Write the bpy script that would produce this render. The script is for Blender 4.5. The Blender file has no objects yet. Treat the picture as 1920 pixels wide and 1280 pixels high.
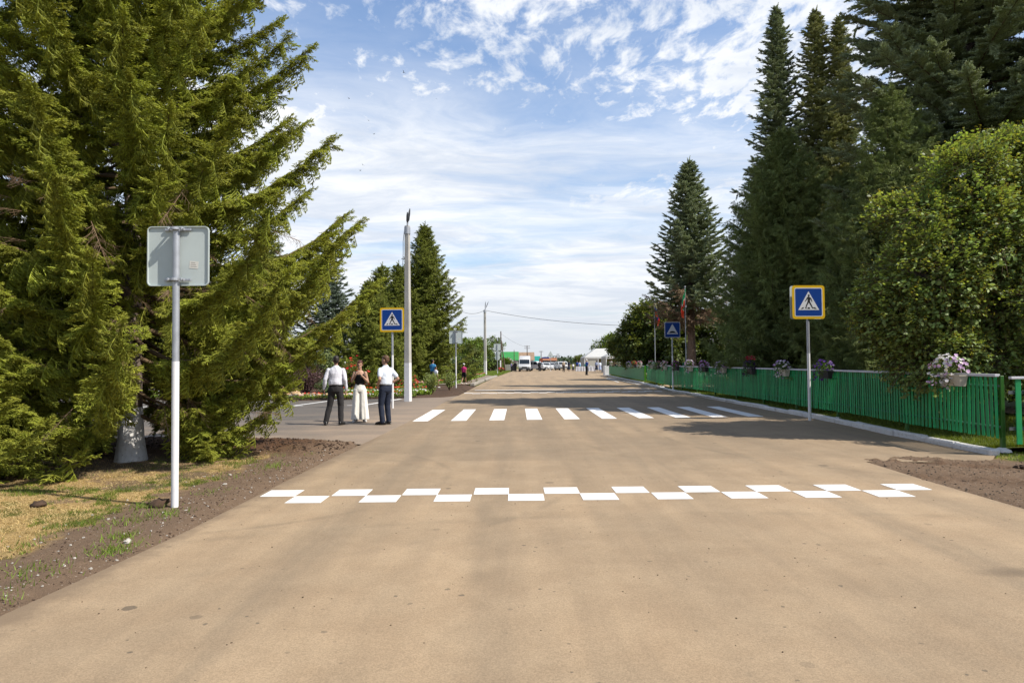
import bpy, bmesh, math, random
import numpy as np
from mathutils import Vector, Matrix, Euler, Quaternion, noise as mnoise

SC = bpy.context.scene
COL = SC.collection
R = math.radians
rnd = random.Random(7)
nrs = np.random.RandomState(7)

# ------------------------------------------------------------------ camera
cam_d = bpy.data.cameras.new('camera')
cam = bpy.data.objects.new('camera', cam_d)
COL.objects.link(cam)
SC.camera = cam
cam_d.sensor_width = 36.0
cam_d.lens = 24.0
cam_d.clip_start = 0.05
cam_d.clip_end = 12000
cam.matrix_world = (Matrix.Translation((0, 0, 1.6)) @ Matrix.Rotation(R(90 + 1.716), 4, 'X')
                    @ Matrix.Rotation(R(-0.5), 4, 'Z'))

# ------------------------------------------------------------------ exposure
SC.view_settings.view_transform = 'Standard'
SC.view_settings.look = 'None'
SC.view_settings.exposure = 1.08
SC.view_settings.gamma = 1.0
SC.view_settings.use_curve_mapping = False
SC.cycles.max_bounces = 8
SC.cycles.transparent_max_bounces = 8
SC.cycles.transmission_bounces = 4

# ------------------------------------------------------------------ sun
SUN_EL = 48.0
to_sun = Vector((math.cos(R(SUN_EL)) * math.cos(R(-22)), math.cos(R(SUN_EL)) * math.sin(R(-22)), math.sin(R(SUN_EL))))
sd = bpy.data.lights.new('sun', 'SUN')
sd.energy = 3.6
sd.angle = R(0.53)
sd.color = (1.0, 0.93, 0.82)
sun = bpy.data.objects.new('sun', sd)
COL.objects.link(sun)
sun.rotation_euler = to_sun.to_track_quat('Z', 'Y').to_euler()

# ------------------------------------------------------------------ node helpers
def nd(nt, typ, **kw):
    n = nt.nodes.new(typ)
    for k, v in kw.items():
        if k.startswith('i_'):
            key = k[2:]
            key = int(key) if key.isdigit() else key.replace('_', ' ')
            n.inputs[key].default_value = v
        else:
            setattr(n, k, v)
    return n

def ln(nt, a, b):
    nt.links.new(a, b)

def vmath(nt, op, a, b=None):
    n = nd(nt, 'ShaderNodeVectorMath', operation=op)
    for i, s in enumerate((a, b)):
        if s is None: continue
        if hasattr(s, 'is_output'): ln(nt, s, n.inputs[i])
        else: n.inputs[i].default_value = s
    return n.outputs[0]

def fmath(nt, op, a, b=None, c=None, clamp=False):
    n = nd(nt, 'ShaderNodeMath', operation=op)
    n.use_clamp = clamp
    for i, s in enumerate((a, b, c)):
        if s is None: continue
        if hasattr(s, 'is_output'): ln(nt, s, n.inputs[i])
        else: n.inputs[i].default_value = s
    return n.outputs[0]

def mrange(nt, v, a, b, c=0.0, d=1.0, smooth=True):
    n = nd(nt, 'ShaderNodeMapRange')
    n.interpolation_type = 'SMOOTHSTEP' if smooth else 'LINEAR'
    ln(nt, v, n.inputs[0])
    for i, x in enumerate((a, b, c, d)):
        n.inputs[i + 1].default_value = x
    return n.outputs[0]

def mixc(nt, fac, a, b, mode='MIX'):
    n = nd(nt, 'ShaderNodeMix', data_type='RGBA', blend_type=mode)
    if hasattr(fac, 'is_output'): ln(nt, fac, n.inputs[0])
    else: n.inputs[0].default_value = fac
    for s, k in ((a, 6), (b, 7)):
        if hasattr(s, 'is_output'): ln(nt, s, n.inputs[k])
        else: n.inputs[k].default_value = (*s, 1) if len(s) == 3 else s
    return n.outputs[2]

def tnoise(nt, vec, scale, detail=4, rough=0.55, dist=0.0):
    n = nd(nt, 'ShaderNodeTexNoise')
    n.inputs['Scale'].default_value = scale
    n.inputs['Detail'].default_value = detail
    n.inputs['Roughness'].default_value = rough
    n.inputs['Distortion'].default_value = dist
    if vec is not None: ln(nt, vec, n.inputs['Vector'])
    return n.outputs[0]

def scaled(nt, vec, s, loc=(0, 0, 0), rot=(0, 0, 0)):
    n = nd(nt, 'ShaderNodeMapping')
    ln(nt, vec, n.inputs[0])
    n.inputs[1].default_value = loc
    n.inputs[2].default_value = rot
    n.inputs[3].default_value = s
    return n.outputs[0]

def nd_color(nt, P, s):
    n = nd(nt, 'ShaderNodeTexNoise'); n.inputs['Scale'].default_value = s; n.inputs['Detail'].default_value = 2
    ln(nt, P, n.inputs['Vector'])
    return n.outputs[1]

# ------------------------------------------------------------------ world: clear sky with high cloud
RX, RY = 9.2, 0.6
def make_world():
    w = bpy.data.worlds.new('World')
    SC.world = w
    w.use_nodes = True
    nt = w.node_tree
    nt.nodes.clear()
    out = nd(nt, 'ShaderNodeOutputWorld')
    bg = nd(nt, 'ShaderNodeBackground')
    bg.inputs[1].default_value = 0.112
    ln(nt, bg.outputs[0], out.inputs[0])
    sky = nd(nt, 'ShaderNodeTexSky', sky_type='NISHITA')
    sky.sun_disc = False
    sky.sun_elevation = R(SUN_EL)
    sky.sun_rotation = math.atan2(to_sun.x, to_sun.y)
    sky.air_density = 1.2
    sky.dust_density = 0.6
    sky.ozone_density = 1.6
    tc = nd(nt, 'ShaderNodeTexCoord')
    d = tc.outputs['Generated']
    sep = nd(nt, 'ShaderNodeSeparateXYZ')
    ln(nt, d, sep.inputs[0])
    x, y, z = sep.outputs
    zc = fmath(nt, 'MAXIMUM', z, 0.0)
    den = fmath(nt, 'ADD', zc, 0.10)
    px = fmath(nt, 'DIVIDE', x, den)
    py = fmath(nt, 'DIVIDE', y, den)
    comb = nd(nt, 'ShaderNodeCombineXYZ')
    ln(nt, px, comb.inputs[0]); ln(nt, py, comb.inputs[1])
    P = comb.outputs[0]
    # soft wide sheets of cirrus, drawn out sideways
    Ps = scaled(nt, P, (0.60, 1.1, 1), loc=(3.1, 1.7, 0), rot=(0, 0, R(-14)))
    wv = nd(nt, 'ShaderNodeVectorMath', operation='SCALE')
    wc = nd(nt, 'ShaderNodeTexNoise'); wc.inputs['Scale'].default_value = 0.9; wc.inputs['Detail'].default_value = 4
    ln(nt, Ps, wc.inputs['Vector'])
    ln(nt, wc.outputs[1], wv.inputs[0]); wv.inputs[3].default_value = 1.2
    Pw = vmath(nt, 'ADD', Ps, wv.outputs[0])
    sheet = mrange(nt, tnoise(nt, Pw, 1.0, 10, 0.60), 0.29, 0.60)
    wisps = mrange(nt, tnoise(nt, scaled(nt, Pw, (1.3, 2.0, 1)), 2.2, 8, 0.65), 0.30, 0.70, 0.55, 1.0)
    low = mrange(nt, z, 0.26, 0.42, 1.0, 0.28)
    sheet = fmath(nt, 'MULTIPLY', fmath(nt, 'MULTIPLY', sheet, wisps), low)
    # flocks of small cloudlets high up
    jit = nd_color(nt, P, 3.0)
    Pf = vmath(nt, 'ADD', P, vmath(nt, 'MULTIPLY', jit, (0.16, 0.16, 0)))
    Pf = scaled(nt, Pf, (1.0, 0.62, 1), rot=(0, 0, R(30)))
    puff = tnoise(nt, Pf, 16.0, 6, 0.62, 0.15)
    region = tnoise(nt, scaled(nt, P, (0.9, 1.0, 1), loc=(RX, RY, 0)), 0.85, 3, 0.5)
    puffd = fmath(nt, 'ADD', puff, fmath(nt, 'MULTIPLY', fmath(nt, 'SUBTRACT', region, 0.5), 1.5))
    flock = fmath(nt, 'MULTIPLY', mrange(nt, puffd, 0.40, 0.72), mrange(nt, z, 0.14, 0.30))
    cl = fmath(nt, 'MAXIMUM', fmath(nt, 'MULTIPLY', sheet, 0.92), fmath(nt, 'MULTIPLY', flock, 0.92))
    veil = mrange(nt, z, 0.0, 0.5, 0.62, 0.04, smooth=False)
    cl = fmath(nt, 'ADD', cl, veil, clamp=True)
    shade = tnoise(nt, Pw, 2.3, 6, 0.62)
    ccol = mixc(nt, mrange(nt, shade, 0.35, 0.65), (3.15, 3.45, 3.95), (4.35, 4.45, 4.6))
    blue = mixc(nt, 1.0, sky.outputs[0], (0.43, 0.59, 0.75), 'MULTIPLY')
    col = mixc(nt, cl, blue, ccol)
    hz = mrange(nt, z, 0.0, 0.15, 0.88, 0.0)
    col = mixc(nt, hz, col, (3.15, 3.32, 3.52))
    ln(nt, col, bg.inputs[0])
make_world()

# ------------------------------------------------------------------ materials
MATS = {}
K = 0.66        # overall scale of the built surfaces' base colours (the picture is exposed for the trees)
def pmat(name, col, rough=0.7, var=0.12, scale=6.0, bump=0.0, bscale=40.0, metallic=0.0, spec=0.35,
         col2=None, transl=0.0, emit=None, coat=0.0, objvar=0.0):
    """plain procedural surface: colour broken up by noise, fine relief"""
    if name in MATS: return MATS[name]
    col = tuple(c * K for c in col); col2 = tuple(c * K for c in col2) if col2 else None
    m = bpy.data.materials.new(name)
    m.use_nodes = True
    nt = m.node_tree
    b = nt.nodes['Principled BSDF']
    b.inputs['Roughness'].default_value = rough
    b.inputs['Metallic'].default_value = metallic
    b.inputs['Specular IOR Level'].default_value = spec
    b.inputs['Coat Weight'].default_value = coat
    tc = nd(nt, 'ShaderNodeTexCoord')
    v = tc.outputs['Object']
    f = tnoise(nt, v, scale, 5, 0.6)
    c2 = col2 if col2 else tuple(max(0, c * (1 - 2.2 * var)) for c in col)
    c = mixc(nt, mrange(nt, f, 0.3, 0.7), c2, col)
    if objvar:
        oi = nd(nt, 'ShaderNodeObjectInfo')
        k = mrange(nt, oi.outputs['Random'], 0, 1, 1 - objvar, 1 + objvar, smooth=False)
        hs = nd(nt, 'ShaderNodeHueSaturation')
        ln(nt, k, hs.inputs['Value']); ln(nt, c, hs.inputs['Color'])
        c = hs.outputs[0]
    ln(nt, c, b.inputs['Base Color'])
    if bump:
        bn = nd(nt, 'ShaderNodeBump')
        bn.inputs['Strength'].default_value = bump
        bn.inputs['Distance'].default_value = 0.01
        ln(nt, tnoise(nt, v, bscale, 4, 0.6), bn.inputs['Height'])
        ln(nt, bn.outputs[0], b.inputs['Normal'])
    if transl:
        out = nt.nodes['Material Output']
        tr = nd(nt, 'ShaderNodeBsdfTranslucent')
        ln(nt, mixc(nt, 1.0, c, (1.3, 1.25, 0.6), 'MULTIPLY'), tr.inputs[0])
        mx = nd(nt, 'ShaderNodeMixShader'); mx.inputs[0].default_value = transl
        ln(nt, b.outputs[0], mx.inputs[1]); ln(nt, tr.outputs[0], mx.inputs[2])
        ln(nt, mx.outputs[0], out.inputs[0])
    MATS[name] = m
    return m

def leafmat(name, col, col2, transl=0.25, rough=0.55, hue=0.02, val=0.35, spec=0.3):
    """foliage: colour differs from spray to spray and along each spray"""
    if name in MATS: return MATS[name]
    m = bpy.data.materials.new(name)
    m.use_nodes = True
    nt = m.node_tree
    b = nt.nodes['Principled BSDF']
    b.inputs['Roughness'].default_value = rough
    b.inputs['Specular IOR Level'].default_value = spec
    oi = nd(nt, 'ShaderNodeObjectInfo')
    geo = nd(nt, 'ShaderNodeNewGeometry')
    big = tnoise(nt, geo.outputs['Position'], 1.3, 3, 0.6)
    f = fmath(nt, 'ADD', fmath(nt, 'MULTIPLY', big, 0.8), fmath(nt, 'MULTIPLY', oi.outputs['Random'], 0.45))
    f = fmath(nt, 'ADD', f, fmath(nt, 'MULTIPLY', geo.outputs['Random Per Island'], 0.35))
    c = mixc(nt, mrange(nt, f, 0.45, 1.15), col2, col)
    hs = nd(nt, 'ShaderNodeHueSaturation')
    ln(nt, mrange(nt, geo.outputs['Random Per Island'], 0, 1, 1 - val, 1 + val, smooth=False), hs.inputs['Value'])
    ln(nt, mrange(nt, oi.outputs['Random'], 0, 1, 0.5 - hue, 0.5 + hue, smooth=False), hs.inputs['Hue'])
    ln(nt, c, hs.inputs['Color'])
    c = hs.outputs[0]
    ln(nt, c, b.inputs['Base Color'])
    out = nt.nodes['Material Output']
    tr = nd(nt, 'ShaderNodeBsdfTranslucent')
    ln(nt, mixc(nt, 1.0, c, (1.5, 1.35, 0.5), 'MULTIPLY'), tr.inputs[0])
    mx = nd(nt, 'ShaderNodeMixShader'); mx.inputs[0].default_value = transl
    ln(nt, b.outputs[0], mx.inputs[1]); ln(nt, tr.outputs[0], mx.inputs[2])
    ln(nt, mx.outputs[0], out.inputs[0])
    MATS[name] = m
    return m

def asphalt_mat():
    """road: bare asphalt under a film of pale dust, heavier near the junction, tyre streaks, drips, grit"""
    m = bpy.data.materials.new('road_asphalt'); m.use_nodes = True
    nt = m.node_tree; b = nt.nodes['Principled BSDF']
    geo = nd(nt, 'ShaderNodeNewGeometry'); P = geo.outputs['Position']
    sp = nd(nt, 'ShaderNodeSeparateXYZ'); ln(nt, P, sp.inputs[0])
    x, y, z = sp.outputs
    # how dusty
    big = tnoise(nt, P, 0.35, 5, 0.6)
    yy = fmath(nt, 'ADD', y, fmath(nt, 'MULTIPLY', tnoise(nt, P, 0.8, 4), 5.0))
    near = mrange(nt, yy, 9.0, 16.0, 1.0, 0.86)
    near2 = mrange(nt, yy, 20.0, 60.0, 1.0, 1.25)
    seam = mrange(nt, y, 11.12, 11.16, 1.0, 0.90)
    lanes = tnoise(nt, scaled(nt, P, (1.6, 0.10, 1)), 1.0, 4, 0.6)
    cross = tnoise(nt, scaled(nt, P, (0.10, 0.9, 1), rot=(0, 0, R(6))), 1.0, 4, 0.6)
    d = fmath(nt, 'MULTIPLY', near, near2)
    d = fmath(nt, 'MULTIPLY', d, seam)
    d = fmath(nt, 'MULTIPLY', d, mrange(nt, big, 0.3, 0.7, 0.84, 1.06))
    d = fmath(nt, 'MULTIPLY', d, mrange(nt, lanes, 0.3, 0.7, 0.80, 1.08))
    d = fmath(nt, 'MULTIPLY', d, mrange(nt, cross, 0.3, 0.7, 0.97, 1.03))
    base = mixc(nt, tnoise(nt, P, 90, 3, 0.7), (0.060, 0.054, 0.048), (0.12, 0.108, 0.094))
    dust = mixc(nt, mrange(nt, tnoise(nt, P, 1.7, 6, 0.65), 0.3, 0.7), (0.37, 0.270, 0.178), (0.43, 0.322, 0.216))
    col = mixc(nt, fmath(nt, 'MULTIPLY', d, 0.93, clamp=True), base, dust)
    # grit: stones showing through, light and dark
    v = nd(nt, 'ShaderNodeTexVoronoi'); v.inputs['Scale'].default_value = 130; ln(nt, P, v.inputs['Vector'])
    grit = mrange(nt, v.outputs['Distance'], 0.06, 0.30, 0.0, 1.0)
    sepc = nd(nt, 'ShaderNodeSeparateColor'); ln(nt, v.outputs['Color'], sepc.inputs[0])
    gv = mrange(nt, sepc.outputs[0], 0, 1, 0.84, 1.12, smooth=False)
    hs = nd(nt, 'ShaderNodeHueSaturation'); ln(nt, gv, hs.inputs['Value']); ln(nt, col, hs.inputs['Color']); col = hs.outputs[0]
    fine = tnoise(nt, P, 38, 6, 0.75)
    pit = mrange(nt, fine, 0.30, 0.42, 0.74, 1.0)
    hs = nd(nt, 'ShaderNodeHueSaturation'); ln(nt, pit, hs.inputs['Value']); ln(nt, col, hs.inputs['Color']); col = hs.outputs[0]
    # dark drips
    v2 = nd(nt, 'ShaderNodeTexVoronoi'); v2.inputs['Scale'].default_value = 1.7
    Pd = vmath(nt, 'ADD', P, vmath(nt, 'MULTIPLY', nd_color(nt, P, 14), (0.05, 0.05, 0)))
    ln(nt, Pd, v2.inputs['Vector'])
    s2 = nd(nt, 'ShaderNodeSeparateColor'); ln(nt, v2.outputs['Color'], s2.inputs[0])
    size = mrange(nt, s2.outputs[0], 0.25, 1.0, 0.0, 0.13, smooth=False)
    drip = fmath(nt, 'LESS_THAN', v2.outputs['Distance'], size)
    drip = fmath(nt, 'MULTIPLY', drip, mrange(nt, s2.outputs[1], 0.2, 0.9, 0.25, 0.75))
    drip = fmath(nt, 'MULTIPLY', drip, mrange(nt, y, 14, 20, 1.0, 0.0))
    col = mixc(nt, drip, col, (0.10, 0.082, 0.066))
    # small pits and crumbs of bitumen, gathered in patches
    v3 = nd(nt, 'ShaderNodeTexVoronoi'); v3.inputs['Scale'].default_value = 9.0; ln(nt, Pd, v3.inputs['Vector'])
    s3 = nd(nt, 'ShaderNodeSeparateColor'); ln(nt, v3.outputs['Color'], s3.inputs[0])
    pits = fmath(nt, 'LESS_THAN', v3.outputs['Distance'], mrange(nt, s3.outputs[0], 0.45, 1.0, 0.0, 0.17, smooth=False))
    pits = fmath(nt, 'MULTIPLY', pits, mrange(nt, tnoise(nt, P, 0.8, 3), 0.42, 0.60, 0.10, 0.8))
    col = mixc(nt, pits, col, (0.12, 0.098, 0.078))
    # wheel tracks: the film of dust worn thin along the direction of travel
    for (xc, w, a) in ((-1.7, 0.34, .16), (-0.15, 0.30, .13), (2.1, 0.36, .16), (3.7, 0.32, .14)):
        q = fmath(nt, 'ABSOLUTE', fmath(nt, 'SUBTRACT', fmath(nt, 'ADD', x, fmath(nt, 'MULTIPLY', tnoise(nt, scaled(nt, P, (0, 0.25, 0)), 1.0, 2), 0.8)), xc + 0.4))
        k = fmath(nt, 'MULTIPLY', mrange(nt, q, 0.05, w, a, 0.0), mrange(nt, tnoise(nt, scaled(nt, P, (5, 0.5, 1)), 1.0, 5, 0.7), 0.35, 0.65, 0.2, 1.4))
        col = mixc(nt, k, col, (0.15, 0.125, 0.10))
    # tyre arcs
    for (cx, cy, r, w, a) in ((-4.2, 9.6, 3.3, 0.09, 0.20), (-4.0, 9.9, 4.9, 0.10, 0.16), (2.0, -6, 13.2, 0.14, 0.14), (9.6, 14.2, 6.4, 0.10, 0.25), (9.4, 14.6, 8.1, 0.12, 0.18), (-9, 6, 8.8, 0.2, 0.12)):
        dx = fmath(nt, 'SUBTRACT', x, cx); dy = fmath(nt, 'SUBTRACT', y, cy)
        rr = fmath(nt, 'SQRT', fmath(nt, 'ADD', fmath(nt, 'MULTIPLY', dx, dx), fmath(nt, 'MULTIPLY', dy, dy)))
        q = fmath(nt, 'ABSOLUTE', fmath(nt, 'SUBTRACT', rr, r))
        k = fmath(nt, 'MULTIPLY', mrange(nt, q, 0.0, w, a * 1.3, 0.0), mrange(nt, tnoise(nt, P, 0.9, 5, 0.7), 0.42, 0.62))
        col = mixc(nt, k, col, (0.10, 0.086, 0.070))
    # soil trodden and washed over the left edge
    eg = fmath(nt, 'SUBTRACT', x, fmath(nt, 'SUBTRACT', fmath(nt, 'MULTIPLY', y, 0.031), 3.44))
    eg = fmath(nt, 'SUBTRACT', eg, fmath(nt, 'MULTIPLY', tnoise(nt, P, 3.5, 6, 0.75), 0.55))
    ek = fmath(nt, 'MULTIPLY', mrange(nt, eg, -0.22, 0.02, 0.85, 0.0), mrange(nt, y, 14, 16, 1.0, 0.0))
    col = mixc(nt, ek, col, (0.21, 0.155, 0.11))
    # soft oily stain
    for (cx, cy, rx, ry, a) in ((3.75, 5.15, 0.42, 0.16, 0.55), (0.7, 1.9, 0.9, 0.8, 0.12), (2.6, 2.6, 1.2, 1.4, 0.10)):
        dx = fmath(nt, 'DIVIDE', fmath(nt, 'SUBTRACT', x, cx), rx); dy = fmath(nt, 'DIVIDE', fmath(nt, 'SUBTRACT', y, cy), ry)
        rr = fmath(nt, 'SQRT', fmath(nt, 'ADD', fmath(nt, 'MULTIPLY', dx, dx), fmath(nt, 'MULTIPLY', dy, dy)))
        rr = fmath(nt, 'ADD', rr, fmath(nt, 'MULTIPLY', tnoise(nt, P, 6, 4), 0.7))
        col = mixc(nt, mrange(nt, rr, 0.4, 1.4, a, 0.0), col, (0.13, 0.10, 0.075))
    ln(nt, mixc(nt, 1.0, col, (0.775, 0.765, 0.725), 'MULTIPLY'), b.inputs['Base Color'])
    b.inputs['Roughness'].default_value = 0.88
    b.inputs['Specular IOR Level'].default_value = 0.22
    bn = nd(nt, 'ShaderNodeBump'); bn.inputs['Strength'].default_value = 0.55; bn.inputs['Distance'].default_value = 0.006
    ln(nt, fmath(nt, 'ADD', grit, fine), bn.inputs['Height'])
    ln(nt, bn.outputs[0], b.inputs['Normal'])
    return m

def lot_mat():
    m = bpy.data.materials.new('lot_asphalt'); m.use_nodes = True
    nt = m.node_tree; b = nt.nodes['Principled BSDF']
    geo = nd(nt, 'ShaderNodeNewGeometry'); P = geo.outputs['Position']
    sp = nd(nt, 'ShaderNodeSeparateXYZ'); ln(nt, P, sp.inputs[0])
    base = mixc(nt, tnoise(nt, P, 90, 3, 0.7), (0.060, 0.056, 0.053), (0.115, 0.107, 0.099))
    streak = tnoise(nt, scaled(nt, P, (0.16, 1.3, 1), rot=(0, 0, R(4))), 1.0, 5, 0.65)
    big = tnoise(nt, P, 0.4, 5, 0.6)
    d = fmath(nt, 'MULTIPLY', mrange(nt, streak, 0.35, 0.7, 0.2, 0.8), mrange(nt, big, 0.3, 0.7, 0.25, 1.0))
    d = fmath(nt, 'MULTIPLY', d, mrange(nt, sp.outputs[1], 16, 27, 1.0, 0.35))
    d = fmath(nt, 'ADD', d, mrange(nt, fmath(nt, 'ADD', sp.outputs[0], fmath(nt, 'MULTIPLY', big, 2.5)), -5.2, -1.7, 0.0, 0.62))
    col = mixc(nt, fmath(nt, 'MULTIPLY', d, 0.8, clamp=True), base, (0.35, 0.265, 0.19))
    fine = tnoise(nt, P, 40, 5, 0.7)
    hs = nd(nt, 'ShaderNodeHueSaturation'); ln(nt, mrange(nt, fine, 0.3, 0.7, 0.8, 1.15), hs.inputs['Value']); ln(nt, col, hs.inputs['Color'])
    ln(nt, mixc(nt, 1.0, hs.outputs[0], (0.78, 0.76, 0.73), 'MULTIPLY'), b.inputs['Base Color'])
    b.inputs['Roughness'].default_value = 0.85
    bn = nd(nt, 'ShaderNodeBump'); bn.inputs['Strength'].default_value = 0.4; bn.inputs['Distance'].default_value = 0.006
    ln(nt, fine, bn.inputs['Height']); ln(nt, bn.outputs[0], b.inputs['Normal'])
    return m

def verge_mat():
    """bare soil and thin turf; float attributes 'soil' and 'dark' say which where"""
    m = bpy.data.materials.new('verge'); m.use_nodes = True
    nt = m.node_tree; b = nt.nodes['Principled BSDF']
    geo = nd(nt, 'ShaderNodeNewGeometry'); P = geo.outputs['Position']
    a1 = nd(nt, 'ShaderNodeAttribute', attribute_name='soil'); a2 = nd(nt, 'ShaderNodeAttribute', attribute_name='dark')
    n1 = tnoise(nt, P, 3.0, 6, 0.7); n2 = tnoise(nt, P, 30, 5, 0.75); n3 = tnoise(nt, P, 0.9, 4, 0.6)
    dry = mixc(nt, n2, (0.29, 0.19, 0.075), (0.58, 0.43, 0.21))
    green = mixc(nt, n2, (0.055, 0.075, 0.015), (0.16, 0.17, 0.035))
    turf = mixc(nt, mrange(nt, fmath(nt, 'ADD', n3, fmath(nt, 'MULTIPLY', n1, 0.4)), 0.66, 0.80), dry, green)
    soil = mixc(nt, n2, (0.12, 0.080, 0.054), (0.30, 0.215, 0.150))
    soil = mixc(nt, mrange(nt, n1, 0.4, 0.7), soil, (0.19, 0.135, 0.095))
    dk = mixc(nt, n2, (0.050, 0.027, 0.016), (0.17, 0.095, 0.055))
    v = nd(nt, 'ShaderNodeTexVoronoi'); v.inputs['Scale'].default_value = 55; ln(nt, P, v.inputs['Vector'])
    sc = nd(nt, 'ShaderNodeSeparateColor'); ln(nt, v.outputs['Color'], sc.inputs[0])
    chip = fmath(nt, 'MULTIPLY', fmath(nt, 'GREATER_THAN', sc.outputs[0], 0.90), fmath(nt, 'LESS_THAN', v.outputs['Distance'], 0.36))
    soil = mixc(nt, fmath(nt, 'MULTIPLY', chip, 0.8), soil, (0.42, 0.36, 0.30))
    c = mixc(nt, a1.outputs['Fac'], turf, soil)
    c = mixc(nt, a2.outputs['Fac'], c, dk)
    ln(nt, mixc(nt, 1.0, c, (0.8, 0.78, 0.76), 'MULTIPLY'), b.inputs['Base Color'])
    b.inputs['Roughness'].default_value = 0.95; b.inputs['Specular IOR Level'].default_value = 0.1
    bn = nd(nt, 'ShaderNodeBump'); bn.inputs['Strength'].default_value = 0.9; bn.inputs['Distance'].default_value = 0.025
    ln(nt, fmath(nt, 'ADD', n2, tnoise(nt, P, 90, 3, 0.7)), bn.inputs['Height']); ln(nt, bn.outputs[0], b.inputs['Normal'])
    return m

def turf_mat(name, g1, g2, dry, amt=0.5):
    m = bpy.data.materials.new(name); m.use_nodes = True
    nt = m.node_tree; b = nt.nodes['Principled BSDF']
    geo = nd(nt, 'ShaderNodeNewGeometry'); P = geo.outputs['Position']
    n2 = tnoise(nt, P, 26, 5, 0.75); n3 = tnoise(nt, P, 0.5, 6, 0.65)
    c = mixc(nt, n2, g1, g2)
    c = mixc(nt, fmath(nt, 'MULTIPLY', mrange(nt, n3, 0.45, 0.62), amt), c, dry)
    ln(nt, mixc(nt, 1.0, c, (0.85, 0.85, 0.85), 'MULTIPLY'), b.inputs['Base Color']); b.inputs['Roughness'].default_value = 0.95; b.inputs['Specular IOR Level'].default_value = 0.1
    bn = nd(nt, 'ShaderNodeBump'); bn.inputs['Strength'].default_value = 0.8; bn.inputs['Distance'].default_value = 0.04
    ln(nt, n2, bn.inputs['Height']); ln(nt, bn.outputs[0], b.inputs['Normal'])
    return m

def paint_mat():
    """road marking paint, faintly worn through at the grit"""
    m = bpy.data.materials.new('marking_paint'); m.use_nodes = True
    nt = m.node_tree; b = nt.nodes['Principled BSDF']
    geo = nd(nt, 'ShaderNodeNewGeometry'); P = geo.outputs['Position']
    n = tnoise(nt, P, 60, 5, 0.8); n1 = tnoise(nt, P, 1.8, 4, 0.6)
    c = mixc(nt, mrange(nt, n1, 0.3, 0.7, 0.0, 0.35), (0.82, 0.82, 0.82), (0.70, 0.67, 0.62))
    c = mixc(nt, mrange(nt, n, 0.60, 0.72, 0.0, 0.6), c, (0.36, 0.30, 0.23))
    ln(nt, mixc(nt, 1.0, c, (0.8, 0.8, 0.8), 'MULTIPLY'), b.inputs['Base Color']); b.inputs['Roughness'].default_value = 0.7
    bn = nd(nt, 'ShaderNodeBump'); bn.inputs['Strength'].default_value = 0.3; bn.inputs['Distance'].default_value = 0.004
    ln(nt, n, bn.inputs['Height']); ln(nt, bn.outputs[0], b.inputs['Normal'])
    return m

def whitewash_mat():
    m = bpy.data.materials.new('whitewash'); m.use_nodes = True
    nt = m.node_tree; b = nt.nodes['Principled BSDF']
    geo = nd(nt, 'ShaderNodeNewGeometry'); P = geo.outputs['Position']
    n = tnoise(nt, P, 22, 6, 0.75); n1 = tnoise(nt, P, 3, 5, 0.7)
    c = mixc(nt, mrange(nt, n, 0.56, 0.66), (0.72, 0.71, 0.70), (0.30, 0.26, 0.22))
    c = mixc(nt, mrange(nt, n1, 0.5, 0.72, 0.0, 0.6), c, (0.52, 0.48, 0.43))
    ln(nt, mixc(nt, 1.0, c, (0.72, 0.72, 0.72), 'MULTIPLY'), b.inputs['Base Color']); b.inputs['Roughness'].default_value = 0.9
    bn = nd(nt, 'ShaderNodeBump'); bn.inputs['Strength'].default_value = 0.8; bn.inputs['Distance'].default_value = 0.015
    ln(nt, n, bn.inputs['Height']); ln(nt, bn.outputs[0], b.inputs['Normal'])
    return m

def bark_mat(name, c1, c2):
    m = bpy.data.materials.new(name); m.use_nodes = True
    nt = m.node_tree; b = nt.nodes['Principled BSDF']
    geo = nd(nt, 'ShaderNodeNewGeometry'); P = scaled(nt, geo.outputs['Position'], (1, 1, 0.35))
    n = tnoise(nt, P, 26, 6, 0.75)
    ln(nt, mixc(nt, mrange(nt, n, 0.3, 0.7), c1, c2), b.inputs['Base Color']); b.inputs['Roughness'].default_value = 0.95
    bn = nd(nt, 'ShaderNodeBump'); bn.inputs['Strength'].default_value = 1.0; bn.inputs['Distance'].default_value = 0.03
    ln(nt, n, bn.inputs['Height']); ln(nt, bn.outputs[0], b.inputs['Normal'])
    return m

# ------------------------------------------------------------------ object helpers
def link(o, parent=None):
    COL.objects.link(o)
    if parent is not None: o.parent = parent
    return o

def tag(o, label=None, cat=None, group=None, kind=None):
    if label: o['label'] = label
    if cat: o['category'] = cat
    if group: o['group'] = group
    if kind: o['kind'] = kind
    return o

def thing(name, label, cat, loc=(0, 0, 0), rz=0.0, group=None):
    o = bpy.data.objects.new(name, None)
    o.empty_display_size = 0.2
    o.location = loc; o.rotation_euler = (0, 0, rz)
    link(o)
    return tag(o, label, cat, group)

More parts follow.
